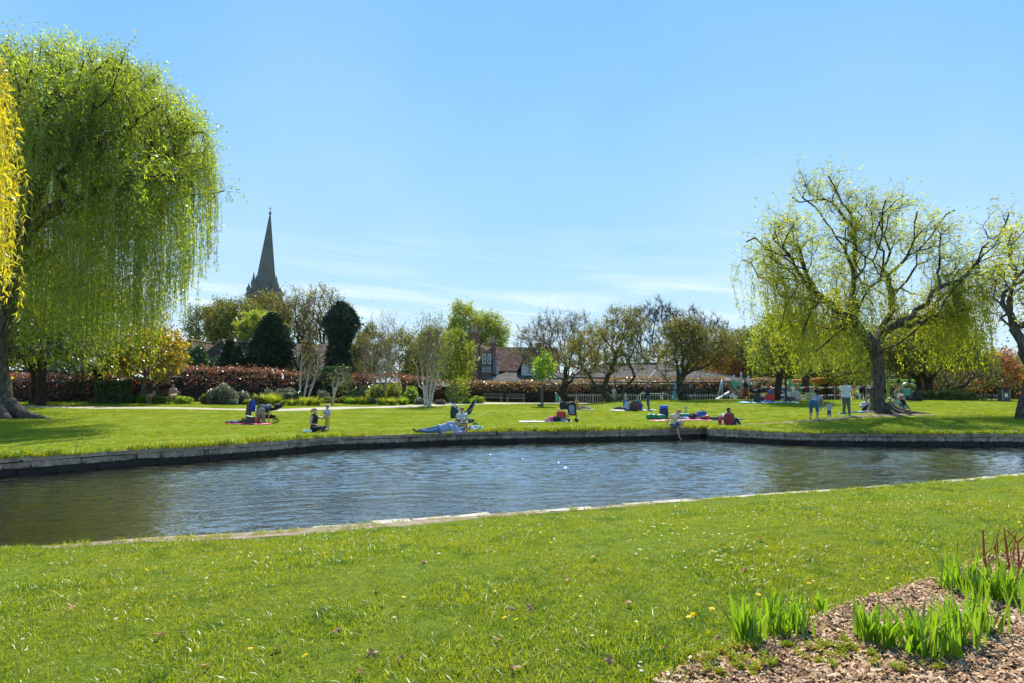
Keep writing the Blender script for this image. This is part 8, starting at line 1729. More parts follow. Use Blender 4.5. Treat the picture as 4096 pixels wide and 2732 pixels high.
# ================================================================== PLAYGROUND
FD = 66.5
a = gpx(556, 70);
root = thing('railings', 'long bow-topped grey railings round the playground', 'fence', (0, 0, 0))
def fence_run(p0, p1, z0, h=1.12, sp=.2):
 P0, P1 = Vector((*p0, 0)), Vector((*p1, 0)); L = (P1 - P0).length; n = int(L / sp); ang = math.atan2((P1 - P0).y, (P1 - P0).x)
 for z in (.10, h - .10): MB().box((P0 + P1) / 2 + Vector((0, 0, z0 + z)), (L, .035, .04), rz=ang).obj('rail', M_RAIL, root)
 for k in range(n + 1):
  q = P0.lerp(P1, k / n)
  if k % 14 == 0: o = bpy.data.objects.new('post', PM)
  else: o = bpy.data.objects.new('railing_bar', BM)
  C.objects.link(o); o.parent = root; o.location = (q.x, q.y, z0)
BM = MB().tube([(0, 0, 0), (0, 0, 1.08), (0, 0, 1.15)], [.017, .017, .012], 5).mesh('railing_bar'); BM.materials.append(M_RAIL); PM = MB().box((0, 0, .58), (.06, .06, 1.16)).mesh('post'); PM.materials.append(M_RAIL)
f0 = at(560, 400, 69.5); f1 = at(748, 400, 66.5)
fence_run((at(556, 400, 71.5).x, 71.5), (f0.x, 69.5), .22, 1.12, .24); fence_run((f0.x, 69.5), (f1.x, 66.5), .12, 1.12, .235); fence_run((at(762, 400, 66).x, 66), (at(1000, 400, 66).x, 66), .12, 1.12, .29)
r_ = thing('green_notice', 'green notice on the railing gate at the left corner', 'sign', (at(559, 400, 69.9).x, 69.9, .2)); MB().box((0, 0, .52), (.5, .03, 1.0)).obj('panel', M_('gate_green', (.02, .26, .18), .5), r_)
r_ = thing('gate', 'bright yellow gate in the playground railings', 'gate', (at(746, 400, 64).x, 64, .25)); MY = M_('gate_yellow', (.72, .42, .01), .45); W_ = 5.6
MB().box((.0, 0, .62), (.22, .12, 1.24)).obj('gate_post', MY, r_); MB().box((W_, 0, .62), (.12, .12, 1.24)).obj('gate_post', MY, r_); MB().box((W_ / 2, 0, 1.1), (W_ - .3, .05, .08)).obj('top_rail', MY, r_); MB().box((W_ / 2, 0, .2), (W_ - .3, .05, .06)).obj('bottom_rail', MY, r_)
for k in range(20): MB().tube([(.35 + k * (W_ - .6) / 19, 0, .2), (.35 + k * (W_ - .6) / 19, 0, 1.1)], .02, 5).obj('gate_bar', MY, r_)
r_ = thing('notice', 'small white notice fixed to the railings left of the yellow gate', 'sign', (at((2500 + 2108 / 4.7) / 4, 398, 66.2).x, 66.2, .45)); MB().box((0, 0, .3), (.62, .02, .66)).obj('board', M_WHITE, r_)
for k in range(5): MB().box((0, -.015, .52 - k * .1), (.45 - .05 * (k % 2), .004, .03)).obj('lettering', M_GUT, r_)
# timber swing frame
SD = 74
r_ = thing('timber_swing', 'large timber swing frame with small flat seats behind the railings', 'swing', (at(566, 400, SD).x, SD, .1)); w_ = at(615.5, 400, SD).x - at(566, 400, SD).x; hz_ = at(590, 377, SD).z - .1
for x in (0, w_): MB().tube([(x, 0, 0), (x, 0, hz_ + .15)], .16, 10).obj('post', M_TIMB, r_, True)
MB().tube([(0, 0, hz_ - .05), (w_, 0, hz_ - .12)], .09, 8).obj('beam', M_BARKG, r_, True)
for k in range(4):
 x = w_ * (.14 + .24 * k); m = MB(); m.tube([(x - .22, 0, hz_ - .1), (x - .22, 0, .55)], .012, 4); m.tube([(x + .22, 0, hz_ - .1), (x + .22, 0, .55)], .012, 4); m.obj('chain', M_STEEL, r_); MB().box((x, 0, .53), (.5, .2, .05)).obj('seat', M_('swing_seat', (.35, .36, .38), .5), r_)
# small springers/benches: white trestle bench
for k, (x0, x1, yy, lb) in enumerate([(640.5, 668, 393.5, 'low white-framed play bench behind the railings, left one'), (679, 706, 392, 'low metal balance bar behind the railings')][:1] + [(663, 676.5, 392, 'low orange-topped play table right of the phone man')]):
 D_ = 70; r_ = thing('play_bench', lb, 'bench', (at(x0, 400, D_).x, D_, .1)); w_ = at(x1, 400, D_).x - at(x0, 400, D_).x; h_ = at(x0, yy, D_).z - .1
 MB().box((w_ / 2, 0, h_), (w_, .35, .05)).obj('top', M_WHITE if k == 0 else M_OAK, r_);
 for x in (0, w_): MB().tube([(x, 0, 0), (x, 0, h_)], .035, 6).obj('leg', M_WHITE, r_)
# blue curved arch swing (nest swing) with basket
D_ = 67; r_ = thing('arch_swing', 'tall curved blue steel arch with a hanging nest seat', 'swing', (at(674.5, 400, D_).x, D_, .1)); X0 = at(674.5, 400, D_)
pts_ = [at(*q, D_) for q in ((673.5, 402), (675, 394), (677, 385), (680, 375.5), (684, 367), (689, 361.5), (695, 359.5), (704, 359.8))]
MB().tube([(q.x - X0.x, 0, q.z - .1) for q in pts_], [.22, .22, .21, .20, .18, .17, .16, .15], 12).obj('arch', M_('arch_blue', (.03, .28, .52), .35), r_, True)
e = pts_[-1]; x = e.x - X0.x; MB().box((x, 0, e.z - .35), (.28, .2, .35)).obj('bracket', M_BLK, r_); bz = at(690, 397, D_).z - .1; bx_ = at(689.5, 397, D_).x - X0.x
m = MB();
for k in range(4): m.tube([(x - .1, 0, e.z - .4), (bx_ + .85 * math.cos(k * 1.57 + .78), .8 * math.sin(k * 1.57 + .78), bz)], .012, 4)
m.obj('rope', M_('blue_rope', (.08, .12, .3), .7), r_); MB().tube([(bx_ + 1.0 * math.cos(a_), .9 * math.sin(a_), bz) for a_ in np.linspace(0, 6.283, 20)], .06, 6).obj('nest_ring', M_BLK, r_, True)
m = MB();
for k in range(-3, 4): m.tube([(bx_ - .95, k * .25, bz - .04), (bx_ + .95, k * .25, bz - .04)], .01, 3); m.tube([(bx_ + k * .28, -.85, bz - .04), (bx_ + k * .28, .85, bz - .04)], .01, 3)
m.obj('nest_net', M_BLK, r_)
# slide tower: tilted green and brown panels on steel poles
D_ = 72; O = (at(730, 400, D_).x, D_, .1); r_ = thing('slide_tower', 'slide tower with slanted green and brown panels on tall steel poles', 'play tower', O)
def tq(px, py, dy=0): q = at(px, py, D_ + dy); return (q.x - O[0], dy, q.z - O[2])
def cr(x, y): return (2500 + x / 4.702) / 4, (1520 + y / 4.702) / 4
def panel(nm, pts, m_, dy=0, th=.08): m = MB(); P = [tq(*cr(*p), dy) for p in pts]; n = len(P); m.add(P + [(p[0], p[1] + th, p[2]) for p in P], [tuple(range(n)), tuple(range(n, 2 * n))[::-1]] + [(i, i + n, (i + 1) % n + n, (i + 1) % n) for i in range(n)]); return m.obj(nm, m_, r_)
MGP = M_('panel_green', (.06, .42, .26), .5); MBP = M_('panel_brown', (.17, .11, .07), .6)
panel('brown_panel', [(1905, 20), (1985, 15), (2085, 215), (1970, 222)], MBP, -.1); panel('green_panel', [(1985, 12), (2175, 62), (2170, 215), (2095, 218)], MGP, 0)
panel('window_surround', [(2100, 95), (2165, 90), (2165, 212), (2095, 212)], M_('panel_grey', (.40, .42, .42), .5), -.12, .05); panel('window_dark', [(2108, 105), (2158, 102), (2158, 205), (2103, 205)], M_('inner_red', (.10, .02, .02), .7), -.15, .04); panel('deck', [(1975, 222), (2185, 220), (2185, 260), (2090, 262)], M_OAK, .1, 1.2)
for p_ in (((1830, 0), (1735, 350)), ((1836, 0), (1815, 330)), ((2185, -150), (2190, 330)), ((2058, -90), (2040, 20)), ((2325, -80), (2325, 300)), ((2100, 215), (2130, 300))): MB().tube([tq(*cr(*p_[0])), tq(*cr(*p_[1]))], .09, 8).obj('pole', M_STEEL, r_, True)
for p_ in (((1830, 0), (2320, 55)), ((1880, -25), (2160, 60)), ((2010, -30), (2190, 50)), ((2160, 45), (2330, 50))): MB().tube([tq(*cr(*p_[0])), tq(*cr(*p_[1]))], .05, 6).obj('cross_bar', M_STEEL, r_, True)
m = MB(); A = [tq(*cr(1975, 225), 0), tq(*cr(1720, 388), -1.2)]
for s_ in (-.22, .22): m.tube([(A[0][0], A[0][1] + s_, A[0][2] + .1), (A[1][0], A[1][1] + s_, A[1][2] + .15)], .04, 6)
m.add([(A[0][0], A[0][1] - .22, A[0][2]), (A[0][0], A[0][1] + .22, A[0][2]), (A[1][0], A[1][1] + .22, A[1][2]), (A[1][0], A[1][1] - .22, A[1][2])], [(0, 1, 2, 3)]); m.obj('slide', M_CHR, r_)
for p_ in ((1735, 345), (1812, 335)): q = tq(*cr(*p_)); MB().tube([(q[0] - .2, q[1], q[2] + .1), (q[0] + .15, q[1], q[2] - .2)], .10, 8).obj('pedal', M_STEEL, r_, True)
# green climbing frame
D_ = 66; O = (at(805, 400, D_).x, D_, .1); r_ = thing('climbing_frame', 'green climbing frame with dark blue panels and slanting orange timbers', 'climbing frame', O)
def cr2(x, y): return (2900 + x / 4.702) / 4, (1480 + y / 4.702) / 4
MGR = M_('frame_green', (.01, .34, .12), .4); MNB = M_('panel_navy', (.015, .05, .24), .5); MLG = M_('ring_green', (.25, .45, .30), .5); MORP = M_('orange_timber', (.62, .19, .05), .7)
for x, y0 in ((1212, 185), (1398, 280), (1650, 285), (1575, 280), (1275, 260)): MB().tube([tq(*cr2(x, y0)), tq(*cr2(x, 560))], .13 if x in (1212, 1398) else .08, 8).obj('post', MGR, r_, True)
MB().tube([tq(*cr2(1212, 185)), tq(*cr2(1222, 178)), tq(*cr2(1240, 190))], .08, 6).obj('hook', MGR, r_, True)
for (x0, y0), (x1, y1) in (((1275, 262), (1640, 272)), ((1420, 300), (1640, 275)), ((1212, 470), (1650, 480))): MB().tube([tq(*cr2(x0, y0)), tq(*cr2(x1, y1))], .06, 6).obj('bar', MGR, r_, True)
for x0, x1, y0, y1 in ((1228, 1262, 335, 480), (1330, 1375, 335, 480), (1430, 1482, 300, 415), (1595, 1640, 285, 420)):
 P = [(x0, y0), (x1, y0), (x1, y1), (x0, y1)]; m = MB(); Q = [tq(*cr2(*p), -.1) for p in P]; m.add(Q + [(p[0], p[1] + .06, p[2]) for p in Q], [(0, 1, 2, 3), (7, 6, 5, 4), (0, 4, 5, 1), (1, 5, 6, 2), (2, 6, 7, 3), (3, 7, 4, 0)]); o = m.obj('panel', MNB, r_)
 MB().tube([tq(*cr2(a_, b_), -.14) for a_, b_ in ((x0 + 6, y0 + 8), (x1 - 6, y0 + 8), (x1 - 8, (y0 + y1) / 2), (x1 - 6, y1 - 8), (x0 + 6, y1 - 8), (x0 + 8, (y0 + y1) / 2), (x0 + 6, y0 + 8))], .035, 5).obj('trim', MLG, o)
for (x0, y0), (x1, y1) in (((1270, 205), (1580, 203)), ((1390, 225), (1935, 152)), ((1590, 200), (1858, 238)), ((1500, 218), (1600, 210))): MB().tube([tq(*cr2(x0, y0), -.6), tq(*cr2(x1, y1), -.3)], .14, 8).obj('timber', MORP, r_, True)
MB().box((tq(*cr2(1440, 430))[0], .3, tq(*cr2(1440, 438))[2]), (2.6, 1.4, .12)).obj('platform', MGR, r_)
r_ = thing('activity_board', 'dark blue play panel with yellow-green rings standing by the striped tape', 'play panel', (at((2900 + 1010 / 4.7) / 4, 400, 60).x, 60, float(Gz(20, 60))));
MB().add([(.0 + .95 * math.cos(a_), -.02, .75 + .55 * math.sin(a_)) for a_ in np.linspace(0, 6.28, 15)[:-1]] + [(.0 + .95 * math.cos(a_), .06, .75 + .55 * math.sin(a_)) for a_ in np.linspace(0, 6.28, 15)[:-1]], [tuple(range(14)), tuple(range(14, 28))[::-1]] + [(i, i + 14, (i + 1) % 14 + 14, (i + 1) % 14) for i in range(14)]).obj('panel', MNB, r_)
for x in (-.25, .25): MB().tube([(x + .2 * math.cos(a_), -.06, .8 + .2 * math.sin(a_)) for a_ in np.linspace(0, 6.28, 13)], .05, 5).obj('ring', MLG, r_)
# lime green swing
D_ = 66; O = (at(842, 400, D_).x, D_, .1); r_ = thing('swing', 'long lime-green steel swing frame behind the willow trunk', 'swing', O); ML = M_('lime_steel', (.42, .62, .12), .4)
def cr3(x, y): return (3300 + x / 2.688) / 4, (1480 + y / 2.688) / 4
MB().tube([tq(*cr3(172, 116)), tq(*cr3(1020, 114))], .11, 8).obj('beam', ML, r_, True)
for x in (195, 676, 1000): MB().tube([tq(*cr3(x, 116)), tq(*cr3(x + 6, 335))], .13, 8).obj('post', ML, r_, True)
for x in (280, 395, 787, 905):
 MB().box(tq(*cr3(x, 122)), (.25, .25, .35)).obj('bracket', M_BLK, r_); q = tq(*cr3(x, 125)); m = MB(); m.tube([(q[0] - .2, 0, q[2]), (q[0] - .2, 0, .6)], .012, 4); m.tube([(q[0] + .2, 0, q[2]), (q[0] + .2, 0, .6)], .012, 4); m.obj('chain', M_STEEL, r_); MB().box((q[0], 0, .58), (.46, .2, .06)).obj('seat', M_BLK, r_)
D_ = 69; O = (at(945, 400, D_).x, D_, .1); r_ = thing('hoop_climber', 'large blue and silver hoop arch right of the lime swing', 'play arch', O)
P = [tq(*cr3(820, 185)), tq(*cr3(850, 152)), tq(*cr3(890, 140)), tq(*cr3(930, 146)), tq(*cr3(970, 172)), tq(*cr3(1005, 205)), tq(*cr3(1028, 250)), tq(*cr3(1044, 330))]
MB().tube(P[:5], .12, 8).obj('silver_arc', M_STEEL, r_, True); MB().tube(P[4:], .16, 8).obj('blue_arc', M_('arc_blue', (.30, .42, .58), .4), r_, True)
# striped tape in front of the railings
t = NT('striped_tape'); s_ = t.n('ShaderNodeSeparateXYZ'); t.l(t.pos(False), s_.inputs[0]); t.pbr(t.mix(t.math('GREATER_THAN', t.math('FRACT', t.math('MULTIPLY', s_.outputs[0], 1.25)), .5), (.62, .03, .03), (.75, .75, .75)), .5); MTAPE = t.m
D_ = 58; r_ = thing('barrier_tape', 'red and white striped barrier tape strung in two lines before the play area', 'tape', (0, D_, 0)); X0 = at(762, 400, D_).x; X1 = at(884, 400, D_).x; zb = .60
for z in (1.28, .62):
 n = 40; m = MB(); V = []
 for i in range(n + 1):
  f = i / n; x = X0 + (X1 - X0) * f; zz = zb + z - .09 * abs(math.sin(f * math.pi * 5)); V += [(x, 0, zz), (x, 0, zz + .10)]
 m.add(V, [(2 * i, 2 * i + 2, 2 * i + 3, 2 * i + 1) for i in range(n)]); o = m.obj('tape', MTAPE, r_); s2 = o.modifiers.new('t', 'SOLIDIFY'); s2.thickness = .004
for k in range(6): x = X0 + (X1 - X0) * k / 5; MB().tube([(x, .05, zb - .5), (x, .05, zb + 1.45)], .03, 6).obj('stake', MY if k in (4,) else M_STEEL, r_)
for x in (855, 866.8): rr2 = thing('stake', 'thin yellow stake beyond the tape, %s one' % ('left' if x < 860 else 'right'), 'stake', (at(x, 400, 59).x, 59, .3)); MB().tube([(0, 0, 0), (0, 0, 2.1)], .07, 6).obj('stake', MY if x < 860 else M_('ochre', (.35, .28, .06), .6), rr2)
# banner with lettering
D_ = 55; r_ = thing('banner', 'white social distancing banner with black lettering, arrow and figure', 'sign', (at(795.5, 400, D_).x, D_, .40)); xw = at(809.5, 400, D_).x - at(790.5, 400, D_).x; ox = at(800, 400, D_).x - at(795.5, 400, D_).x; hb = .40 + float(at(800, 396.8, D_).z) - .8
zt_ = at(800, 396.6, D_).z - .40; hh = 1.75; zc_ = zt_ - hh / 2
bd = MB().box((ox, 0, zc_), (xw, .04, hh)).obj('board', M_WHITE, r_)
for z, c_ in ((zt_ - .03, (.70, .12, .05)), (zt_ - .09, (.75, .45, .05))): MB().box((ox, -.024, z), (xw, .008, .05)).obj('rainbow_stripe', M_('stripe_%d' % int(c_[1] * 10), c_, .5), bd)
MB().box((ox - xw / 2 + .03, -.026, zc_), (.06, .008, hh - .2)).obj('green_edge', M_('edge_green', (.05, .45, .2), .5), bd); MB().box((ox + xw / 2 - .03, -.026, zc_), (.06, .008, hh - .2)).obj('orange_edge', M_('edge_orange', (.7, .3, .05), .5), bd)
text('SOCIAL DISTANCING', .27, (ox, -.035, zt_ - .29), M_GUT, bd, sx_=.55); text('MAINTAIN', .24, (ox + .1, -.035, zt_ - .72), M_GUT, bd, sx_=.6); text('DISTANCE', .2, (ox + .1, -.035, zt_ - .95), M_GUT, bd, sx_=.6)
MB().box((ox + .05, -.03, zt_ - 1.2), (.75, .01, .07)).obj('arrow', M_GUT, bd); MB().add([(ox + .36, -.036, zt_ - 1.07), (ox + .56, -.036, zt_ - 1.2), (ox + .36, -.036, zt_ - 1.33)], [(0, 1, 2)]).obj('arrow_head', M_GUT, bd)
m = MB(); fx = ox + xw / 2 - .2; m.ball((fx, -.03, zt_ - .66), (.065, .01, .065), 10, 6); m.box((fx, -.03, zt_ - .90), (.16, .012, .30)); m.box((fx - .04, -.03, zt_ - 1.18), (.055, .0125, .30)); m.box((fx + .04, -.03, zt_ - 1.18), (.055, .0125, .30)); m.obj('figure', M_GUT, bd)
for k, (x0, x1) in enumerate(((1505, 1575), (1560, 1610))):
 D_ = 52.5 + k * .4; a0 = at(*cr2(x0, 425), D_); a1 = at(*cr2(x1 + (45 if k == 0 else 45), 595), D_); rr2 = thing('leaning_board', ('wide' if k == 0 else 'narrow') + ' pale leaning board with faint print beside the bending woman', 'board', (a1.x, D_, float(Gz(a1.x, D_))))
 hgt = a0.z - rr2.location.z; dx = a0.x - a1.x; m = MB(); w2 = .75 if k == 0 else .45; m.add([(dx, 0, hgt), (dx + w2, 0, hgt), (w2, .5, 0), (-.2, .5, 0), (dx, .05, hgt), (dx + w2, .05, hgt), (w2, .55, 0), (-.2, .55, 0)], [(0, 1, 2, 3), (7, 6, 5, 4), (0, 4, 5, 1), (1, 5, 6, 2), (2, 6, 7, 3), (3, 7, 4, 0)]); m.obj('board', M_('pale_print_board', (.52, .60, .64), .5, var=.25, sc=5), rr2)
# litter bin, far picnic bench and rail
r_ = put('litter_bin', 'dark square litter bin with a white notice near the right edge', 'bin', (3400 + 1382 / 2.24) / 4, 52, -4, dz=-.05)
MB().box((0, 0, .52), (.62, .55, 1.0)).obj('bin_body', M_('bin_brown', (.09, .07, .06), .6), r_, bevel=.02); MB().box((0, 0, 1.08), (.70, .62, .12)).obj('lid', M_BLK, r_, bevel=.02); MB().box((0, -.285, .88), (.40, .02, .16)).obj('opening', M_BLK, r_); MB().box((0, -.285, .52), (.22, .012, .26)).obj('notice', M_WHITE, r_)
for s_ in (-1, 1): MB().box((s_ * .27, -.288, .52), (.07, .02, .9)).obj('corner_strip', M_TIMB, r_)
r_ = put('picnic_table', 'dark picnic table standing on the far lawn left of the bin', 'table', (3400 + 1185 / 2.24) / 4, 66); MB().box((0, 0, .72), (1.9, .75, .06)).obj('table_top', M_TIMBD, r_)
for s_ in (-1, 1): MB().box((0, s_ * .65, .43), (1.9, .25, .05)).obj('seat', M_TIMBD, r_); MB().tube([(s_ * .65, -.6, 0), (s_ * .65, -.12, .7)], .045, 5).obj('leg', M_TIMBD, r_); MB().tube([(s_ * .65, .6, 0), (s_ * .65, .12, .7)], .045, 5).obj('leg', M_TIMBD, r_)
a_ = at(960.8, 402.5, 58); b_ = at(994, 403, 58); r_ = thing('low_rail', 'low pale timber edging rail along the far lawn at the right', 'rail', (a_.x, 58, a_.z - .1)); MB().box(((b_.x - a_.x) / 2, 0, .12), (b_.x - a_.x, .12, .14)).obj('rail', M_TIMB, r_)

# ================================================================== FOREGROUND BED
r = np.random.default_rng(8)
L_IRIS = leaf_mat('iris_leaf', [(.07, .17, .010), (.11, .23, .014), (.16, .28, .018), (.05, .13, .018)], .5, .35, .10, .15, (1.5, 1.4, .5), 5)
def blade_mesh(L, w, bend, seed):
 q = np.random.default_rng(seed); V = []; n = 7; tw_ = q.uniform(-.5, .5)
 for i in range(n + 1):
  f = i / n; ww = w * (.55 + .9 * f if f < .4 else .91 * (1 - ((f - .4) / .6) ** 1.7)) / 2 + .0006; y = bend * L * f ** 2.2; z = L * (f - .18 * abs(bend) * f ** 3); a_ = tw_ * f
  V += [(-ww * math.cos(a_), y - ww * math.sin(a_), z), (0, y + ww * .30, z), (ww * math.cos(a_), y + ww * math.sin(a_), z)]
 return MB().add(V, [(i * 3 + k, i * 3 + k + 1, i * 3 + k + 4, i * 3 + k + 3) for i in range(n) for k in range(2)]).mesh('leaf', True)
BL = [blade_mesh(1.0, .052 + .012 * (k % 3), (.10, .2, .35, .05, .55, .15, .28)[k % 7], k) for k in range(14)]
for me in BL: me.materials.append(L_IRIS)
def iris(label, px, py, w_px, h_px, n, seed, lean=0):
 q = np.random.default_rng(seed); a = wl([(px, py)], 0.0)[0]; D_ = a[1]; s_ = D_ / F; z = float(G_near(*a)) + .015; root = thing('iris_clump', label, 'plant', (a[0], D_, z), 0, 'iris clumps in the mulch bed'); H_ = h_px * s_ * 1.02; W_ = w_px * s_
 n = int(n * 1.5)
 for k in range(n):
  o = bpy.data.objects.new('leaf', BL[q.integers(0, len(BL))]); C.objects.link(o); o.parent = root; x = q.uniform(-.5, .5) * W_; y = q.normal(0, .05 + W_ * .10); o.location = (x, y, -.01); L_ = H_ * q.uniform(.45, 1.05)
  o.scale = (.26 + .16 * q.random(), L_, L_); o.rotation_euler = (q.normal(0, .10), lean + x / max(W_, .05) * .35 + q.normal(0, .10), q.uniform(0, 6.28) if q.random() < .5 else q.choice([0, math.pi]) + q.normal(0, .5))
 return root
# positions: base centre in 1024-wide picture pixels
iris('iris clump at the left of the bed, leftmost of all', 753, 645, 22, 52, 30, 1); iris('iris clump just right of the leftmost one', 778, 636, 20, 48, 26, 2); iris('sparse iris clump third from the left', 797, 634, 20, 45, 24, 3)
iris('iris clump in the centre of the bed, left half of the pair', 866, 645, 16, 46, 24, 4, -.05); iris('iris clump in the centre of the bed, right half of the pair', 882, 650, 18, 44, 26, 5, .05); iris('thin iris clump between the centre pair and the big clump', 909, 655, 24, 46, 28, 6)
iris('biggest iris clump, low centre right', 935, 659, 34, 58, 44, 7, .05); iris('tall iris clump behind the biggest one', 958, 646, 36, 56, 44, 8, .12); iris('iris clump leaning right beside the biggest one', 984, 634, 26, 52, 30, 9, .15)
iris('iris clump at the back of the bed near the lawn edge', 955, 592, 26, 42, 30, 10); iris('back iris clump in front of the cut stems', 985, 600, 32, 48, 36, 11); iris('iris clump at the right edge, middle height', 1014, 606, 30, 50, 32, 12); iris('small thin iris tuft beside the grass edge', 819, 612, 9, 26, 8, 13); iris('iris clump leaving the picture at the right', 1040, 620, 30, 54, 24, 14)
# cut reddish shrub
a = wl([(996, 588)], 0)[0]; root = thing('coppiced_shrub', 'cut-back shrub with reddish orange stubby stems at the right edge', 'shrub', (a[0], a[1], 0)); s_ = a[1] / F
M_RST = soil_mat('red_stem', (.20, .055, .025), (.46, .17, .07), 18, .004); M_CUT = mat('cut_wood', (.45, .22, .12), .8)
def fx_(X, Y): return (2600 + X / 1.5715) / 4, (1900 + Y / 1.5715) / 4
for (x0, y0), (x1, y1), r0, ddy in (((2160, 560), (2090, 345), 14, 0), ((2230, 520), (2180, 370), 8, .1), ((2260, 580), (2170, 430), 7, .0), ((2290, 620), (2225, 330), 11, .05), ((2300, 600), (2310, 430), 12, .08), ((2310, 430), (2240, 345), 8, .08), ((2310, 430), (2351, 380), 8, .1), ((2280, 600), (2300, 360), 7, -.05), ((2290, 600), (2380, 400), 9, .1), ((2310, 620), (2420, 470), 10, .12)):
 p0 = at(*fx_(x0, y0), a[1] + ddy) - Vector((a[0], a[1], 0)); p1 = at(*fx_(x1, y1), a[1] + ddy) - Vector((a[0], a[1], 0)); rad = r0 / 1.5715 / 4 * s_ / 1.6
 if y0 > 500: p0.z = min(p0.z, 0) - .02
 mid = (p0 + p1) / 2 + Vector((r.normal(0, .02), 0, r.normal(0, .01))); o = MB().tube([p0, mid, p1], [rad, rad * .9, rad * .75], 8).obj('stem', M_RST, root, True); MB().tube([p1 - (p1 - mid).normalized() * .01, p1 + (p1 - mid).normalized() * .006], rad * .78, 8).obj('cut_end', M_CUT, o)
m = MB()
for k in range(38):
 b0 = Vector((r.uniform(-.22, .45), r.uniform(-.12, .22), r.uniform(.0, .35))); d_ = Vector((r.normal(0, .5), r.normal(0, .3), 1)).normalized() * r.uniform(.1, .38); m.tube([b0, b0 + d_ * .5 + Vector((r.normal(0, .02),) * 3), b0 + d_], [.004, .003, .0015], 4)
o = m.obj('side_shoots', M_RST, root); o['kind'] = 'stuff'
# woodchip mulch
bx = np.array([p[0] for p in BED]); X = rng.uniform(.8, 9, 300000); Y = rng.uniform(3.4, 9.6, 300000); k = in_poly(X, Y, BED) & (np.abs(X) < .82 * Y + 3) & (rng.random(len(X)) < np.clip(9 / Y ** 1.4, 0, 1)); X, Y = X[k][:62000], Y[k][:62000]; n = len(X)
def chips(name, X, Y, L0, L1, cols, seed, hz=.012):
 q = np.random.default_rng(seed); n = len(X); L_ = q.uniform(L0, L1, n) * q.choice([1, 1, 1.7], n); W_ = L_ * q.uniform(.18, .5, n); a = q.uniform(0, 6.28, n); b = q.normal(0, .35, n); c = q.normal(0, .3, n); z = Gz(X, Y) + .022 + np.abs(q.normal(0, hz, n))
 dx = np.stack([np.cos(a) * np.cos(b), np.sin(a) * np.cos(b), np.sin(b)], 1) * L_[:, None] / 2; dy = np.stack([-np.sin(a), np.cos(a), np.sin(c)], 1) * W_[:, None] / 2; P = np.stack([X, Y, z], 1); h_ = np.array([0, 0, .004])
 V = np.stack([P - dx - dy, P + dx - dy * .6, P + dx + dy * .8, P - dx * .9 + dy, P - dx * .8 + h_ * 1.6, P + dx * .8 + h_ * 1.4], 1).reshape(-1, 3); i = np.arange(n)[:, None] * 6
 o = link(name, np_mesh(name, V, np.concatenate([i + [0, 1, 5], i + [0, 5, 4], i + [1, 2, 5], i + [2, 3, 4], i + [2, 4, 5], i + [3, 0, 4]])), None, leaf_mat(name + '_wood', cols, .05, .6, .02, .3, (1, 1, 1), 6)); return tag(o, kind='stuff')
chips('wood_chips', X, Y, .012, .042, [(.32, .18, .09), (.46, .28, .15), (.58, .38, .23), (.19, .10, .05), (.08, .045, .028), (.64, .48, .32)], 5)
# low yellow-green creeping shoots at the front of the bed
L_SED = leaf_mat('loosestrife_leaf', [(.20, .30, .02), (.34, .38, .03), (.46, .36, .04), (.16, .22, .03)], .45, .6, .0, .15, (1.3, 1.2, .5), 8)
q_ = np.random.default_rng(14); spots = [(688, 660), (698, 665), (712, 663), (706, 672), (722, 657), (732, 664), (740, 654), (748, 668), (745, 676), (757, 655), (765, 662), (776, 672), (737, 675), (790, 652), (796, 661), (812, 655), (828, 653), (838, 656), (834, 662), (850, 655), (846, 648), (822, 668), (880, 672), (900, 676), (760, 677), (720, 676), (870, 662), (930, 676)]
for k, (px, py) in enumerate(spots):
 a = wl([(px, py)], 0)[0]; z = float(G_near(*a)) + .02; root = thing('yellow_shoot', 'small yellow-green leafy shoot in the woodchips', 'plant', (a[0], a[1], z), q_.uniform(0, 6), 'young shoots at the front of the mulch bed')
 for j in range(q_.integers(2, 5)):
  ox_, oy_ = q_.normal(0, .028, 2); V = []; Ft = []; ht = q_.uniform(.03, .07)
  for l_ in range(16):
   a_ = l_ * 2.4; zz = ht * (l_ / 16); L_ = .045 * (1 - .4 * l_ / 16) * q_.uniform(.8, 1.2); c = Vector((ox_, oy_, zz)); d_ = Vector((math.cos(a_), math.sin(a_), .5)) * L_; s2 = Vector((-math.sin(a_), math.cos(a_), 0)) * L_ * .22; b_ = len(V); V += [c, c + d_ * .5 + s2, c + d_, c + d_ * .5 - s2]; Ft.append((b_, b_ + 1, b_ + 2, b_ + 3))
  MB().add(V, Ft).obj('leaf_rosette', L_SED, root)
# dandelions and fallen leaves, one by one
v, f, mi = daisy_mesh(.021, .05); dm = np_mesh('dandelion', v, f, mi=[1] * 16 + [2]);
for q in (M_WHITE_PETAL, M_YEL, M_GRASS): dm.materials.append(q)
DP = [(2605, 2100), (2730, 2085), (2845, 2235), (2890, 2220), (3000, 2122), (3300, 2215), (3385, 2260), (3480, 1995), (3550, 2340), (3570, 2295), (3720, 2277), (3300 + 180, 2300), (3450, 2345), (3240, 2370), (2815, 2305), (2850, 2485), (2780, 2495), (2760, 2515), (3400, 2330), (3105, 2410), (3155, 2445), (3030, 2420), (1235, 2668), (1610, 2430), (2025, 2520), (2260, 2578), (2075, 2520), (1295, 2200), (2315, 2082), (2370, 2255), (1660, 2172), (2205, 2190), (4020, 2090), (4080, 2110), (960, 2210), (570, 2260), (1000, 2640), (700, 2420), (3980, 2150)]
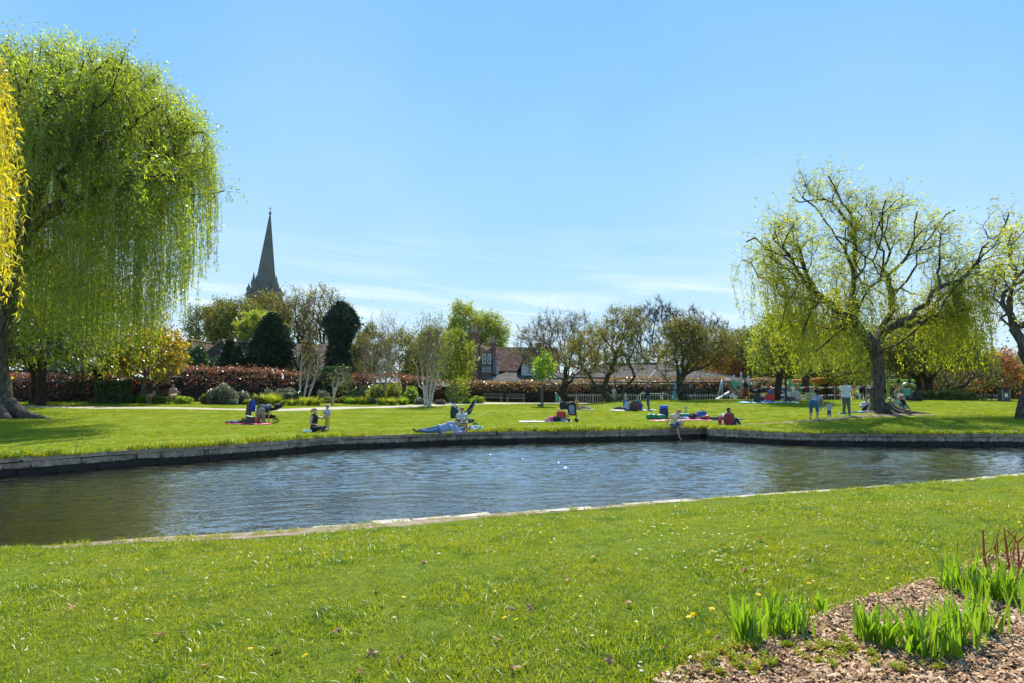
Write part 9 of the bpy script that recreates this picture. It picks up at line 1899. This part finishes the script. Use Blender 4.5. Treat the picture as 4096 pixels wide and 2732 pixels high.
for (X_, Y_) in DP:
 a = wl([(X_ / 4, Y_ / 4)], -.02)[0]; o = bpy.data.objects.new('dandelion', dm); C.objects.link(o); o.location = (a[0], a[1], float(G_near(*a)) - .0); o.rotation_euler = (random.gauss(.15, .25), random.gauss(0, .25), random.uniform(0, 6)); s_ = random.uniform(.8, 1.2); o.scale = (s_, s_, s_ * 1.1); tag(o, 'bright yellow dandelion flower in the near lawn', 'flower', 'dandelions in the near lawn')
def leafm(seed):
 q = np.random.default_rng(seed); n = 9; V = [(0, 0, .012)]
 for i in range(n): a_ = i * 2 * math.pi / n; r0 = .038 * (1.25 if i % 2 else .62) * q.uniform(.8, 1.2); V.append((r0 * math.cos(a_) * .75, r0 * math.sin(a_), q.uniform(-.004, .02)))
 return MB().add(V, [(0, 1 + i, 1 + (i + 1) % n) for i in range(n)]).mesh('fallen_leaf')
LM = [leafm(k) for k in range(4)]; ml = leaf_mat('dead_leaf', [(.34, .16, .06), (.42, .24, .12), (.26, .12, .05)], .2, .5, .05, .2, (1, 1, 1), 5)
for me in LM: me.materials.append(ml)
for k, (X_, Y_) in enumerate([(1105, 2610), (1490, 2635), (1605, 2652), (1985, 2578), (1510, 2370), (2045, 2462), (2515, 2435), (2120, 2455), (1345, 2545), (2440, 2660), (2060, 2690), (1440, 2715), (2980, 2297), (2890, 2180), (3040, 2170), (2975, 2295), (3230, 2055), (3440, 2075), (2270, 2340), (2380, 2240), (1700, 2260), (640, 2560), (280, 2440), (820, 2690), (2665, 2615), (3445, 2600), (2870, 2575), (3650, 2620)]):
 a = wl([(X_ / 4, Y_ / 4)], 0)[0]; o = bpy.data.objects.new('fallen_leaf', LM[k % 4]); C.objects.link(o); o.location = (a[0], a[1], float(G_near(*a)) + .032); o.rotation_euler = (random.gauss(0, .4), random.gauss(0, .4), random.uniform(0, 6)); tag(o, 'curled brown dead leaf lying on the near ground', 'leaf', 'dead leaves on the near lawn and bed')
# haze over the distance
m = MB(); m.box((0, 1000, 97), (9000, 2900, 200)); hz = m.obj('haze', None)
hm = bpy.data.materials.new('haze_air'); hm.use_nodes = True; nt = hm.node_tree; nt.nodes.clear(); ho = nt.nodes.new('ShaderNodeOutputMaterial'); hv = nt.nodes.new('ShaderNodeVolumePrincipled'); hv.inputs['Color'].default_value = (.78, .88, 1, 1); hv.inputs['Density'].default_value = .00005; hv.inputs['Anisotropy'].default_value = 0; nt.links.new(hv.outputs[0], ho.inputs['Volume'])
hz.data.materials.clear(); hz.data.materials.append(hm); hz['kind'] = 'stuff'
bpy.data.scenes.remove(TMP)
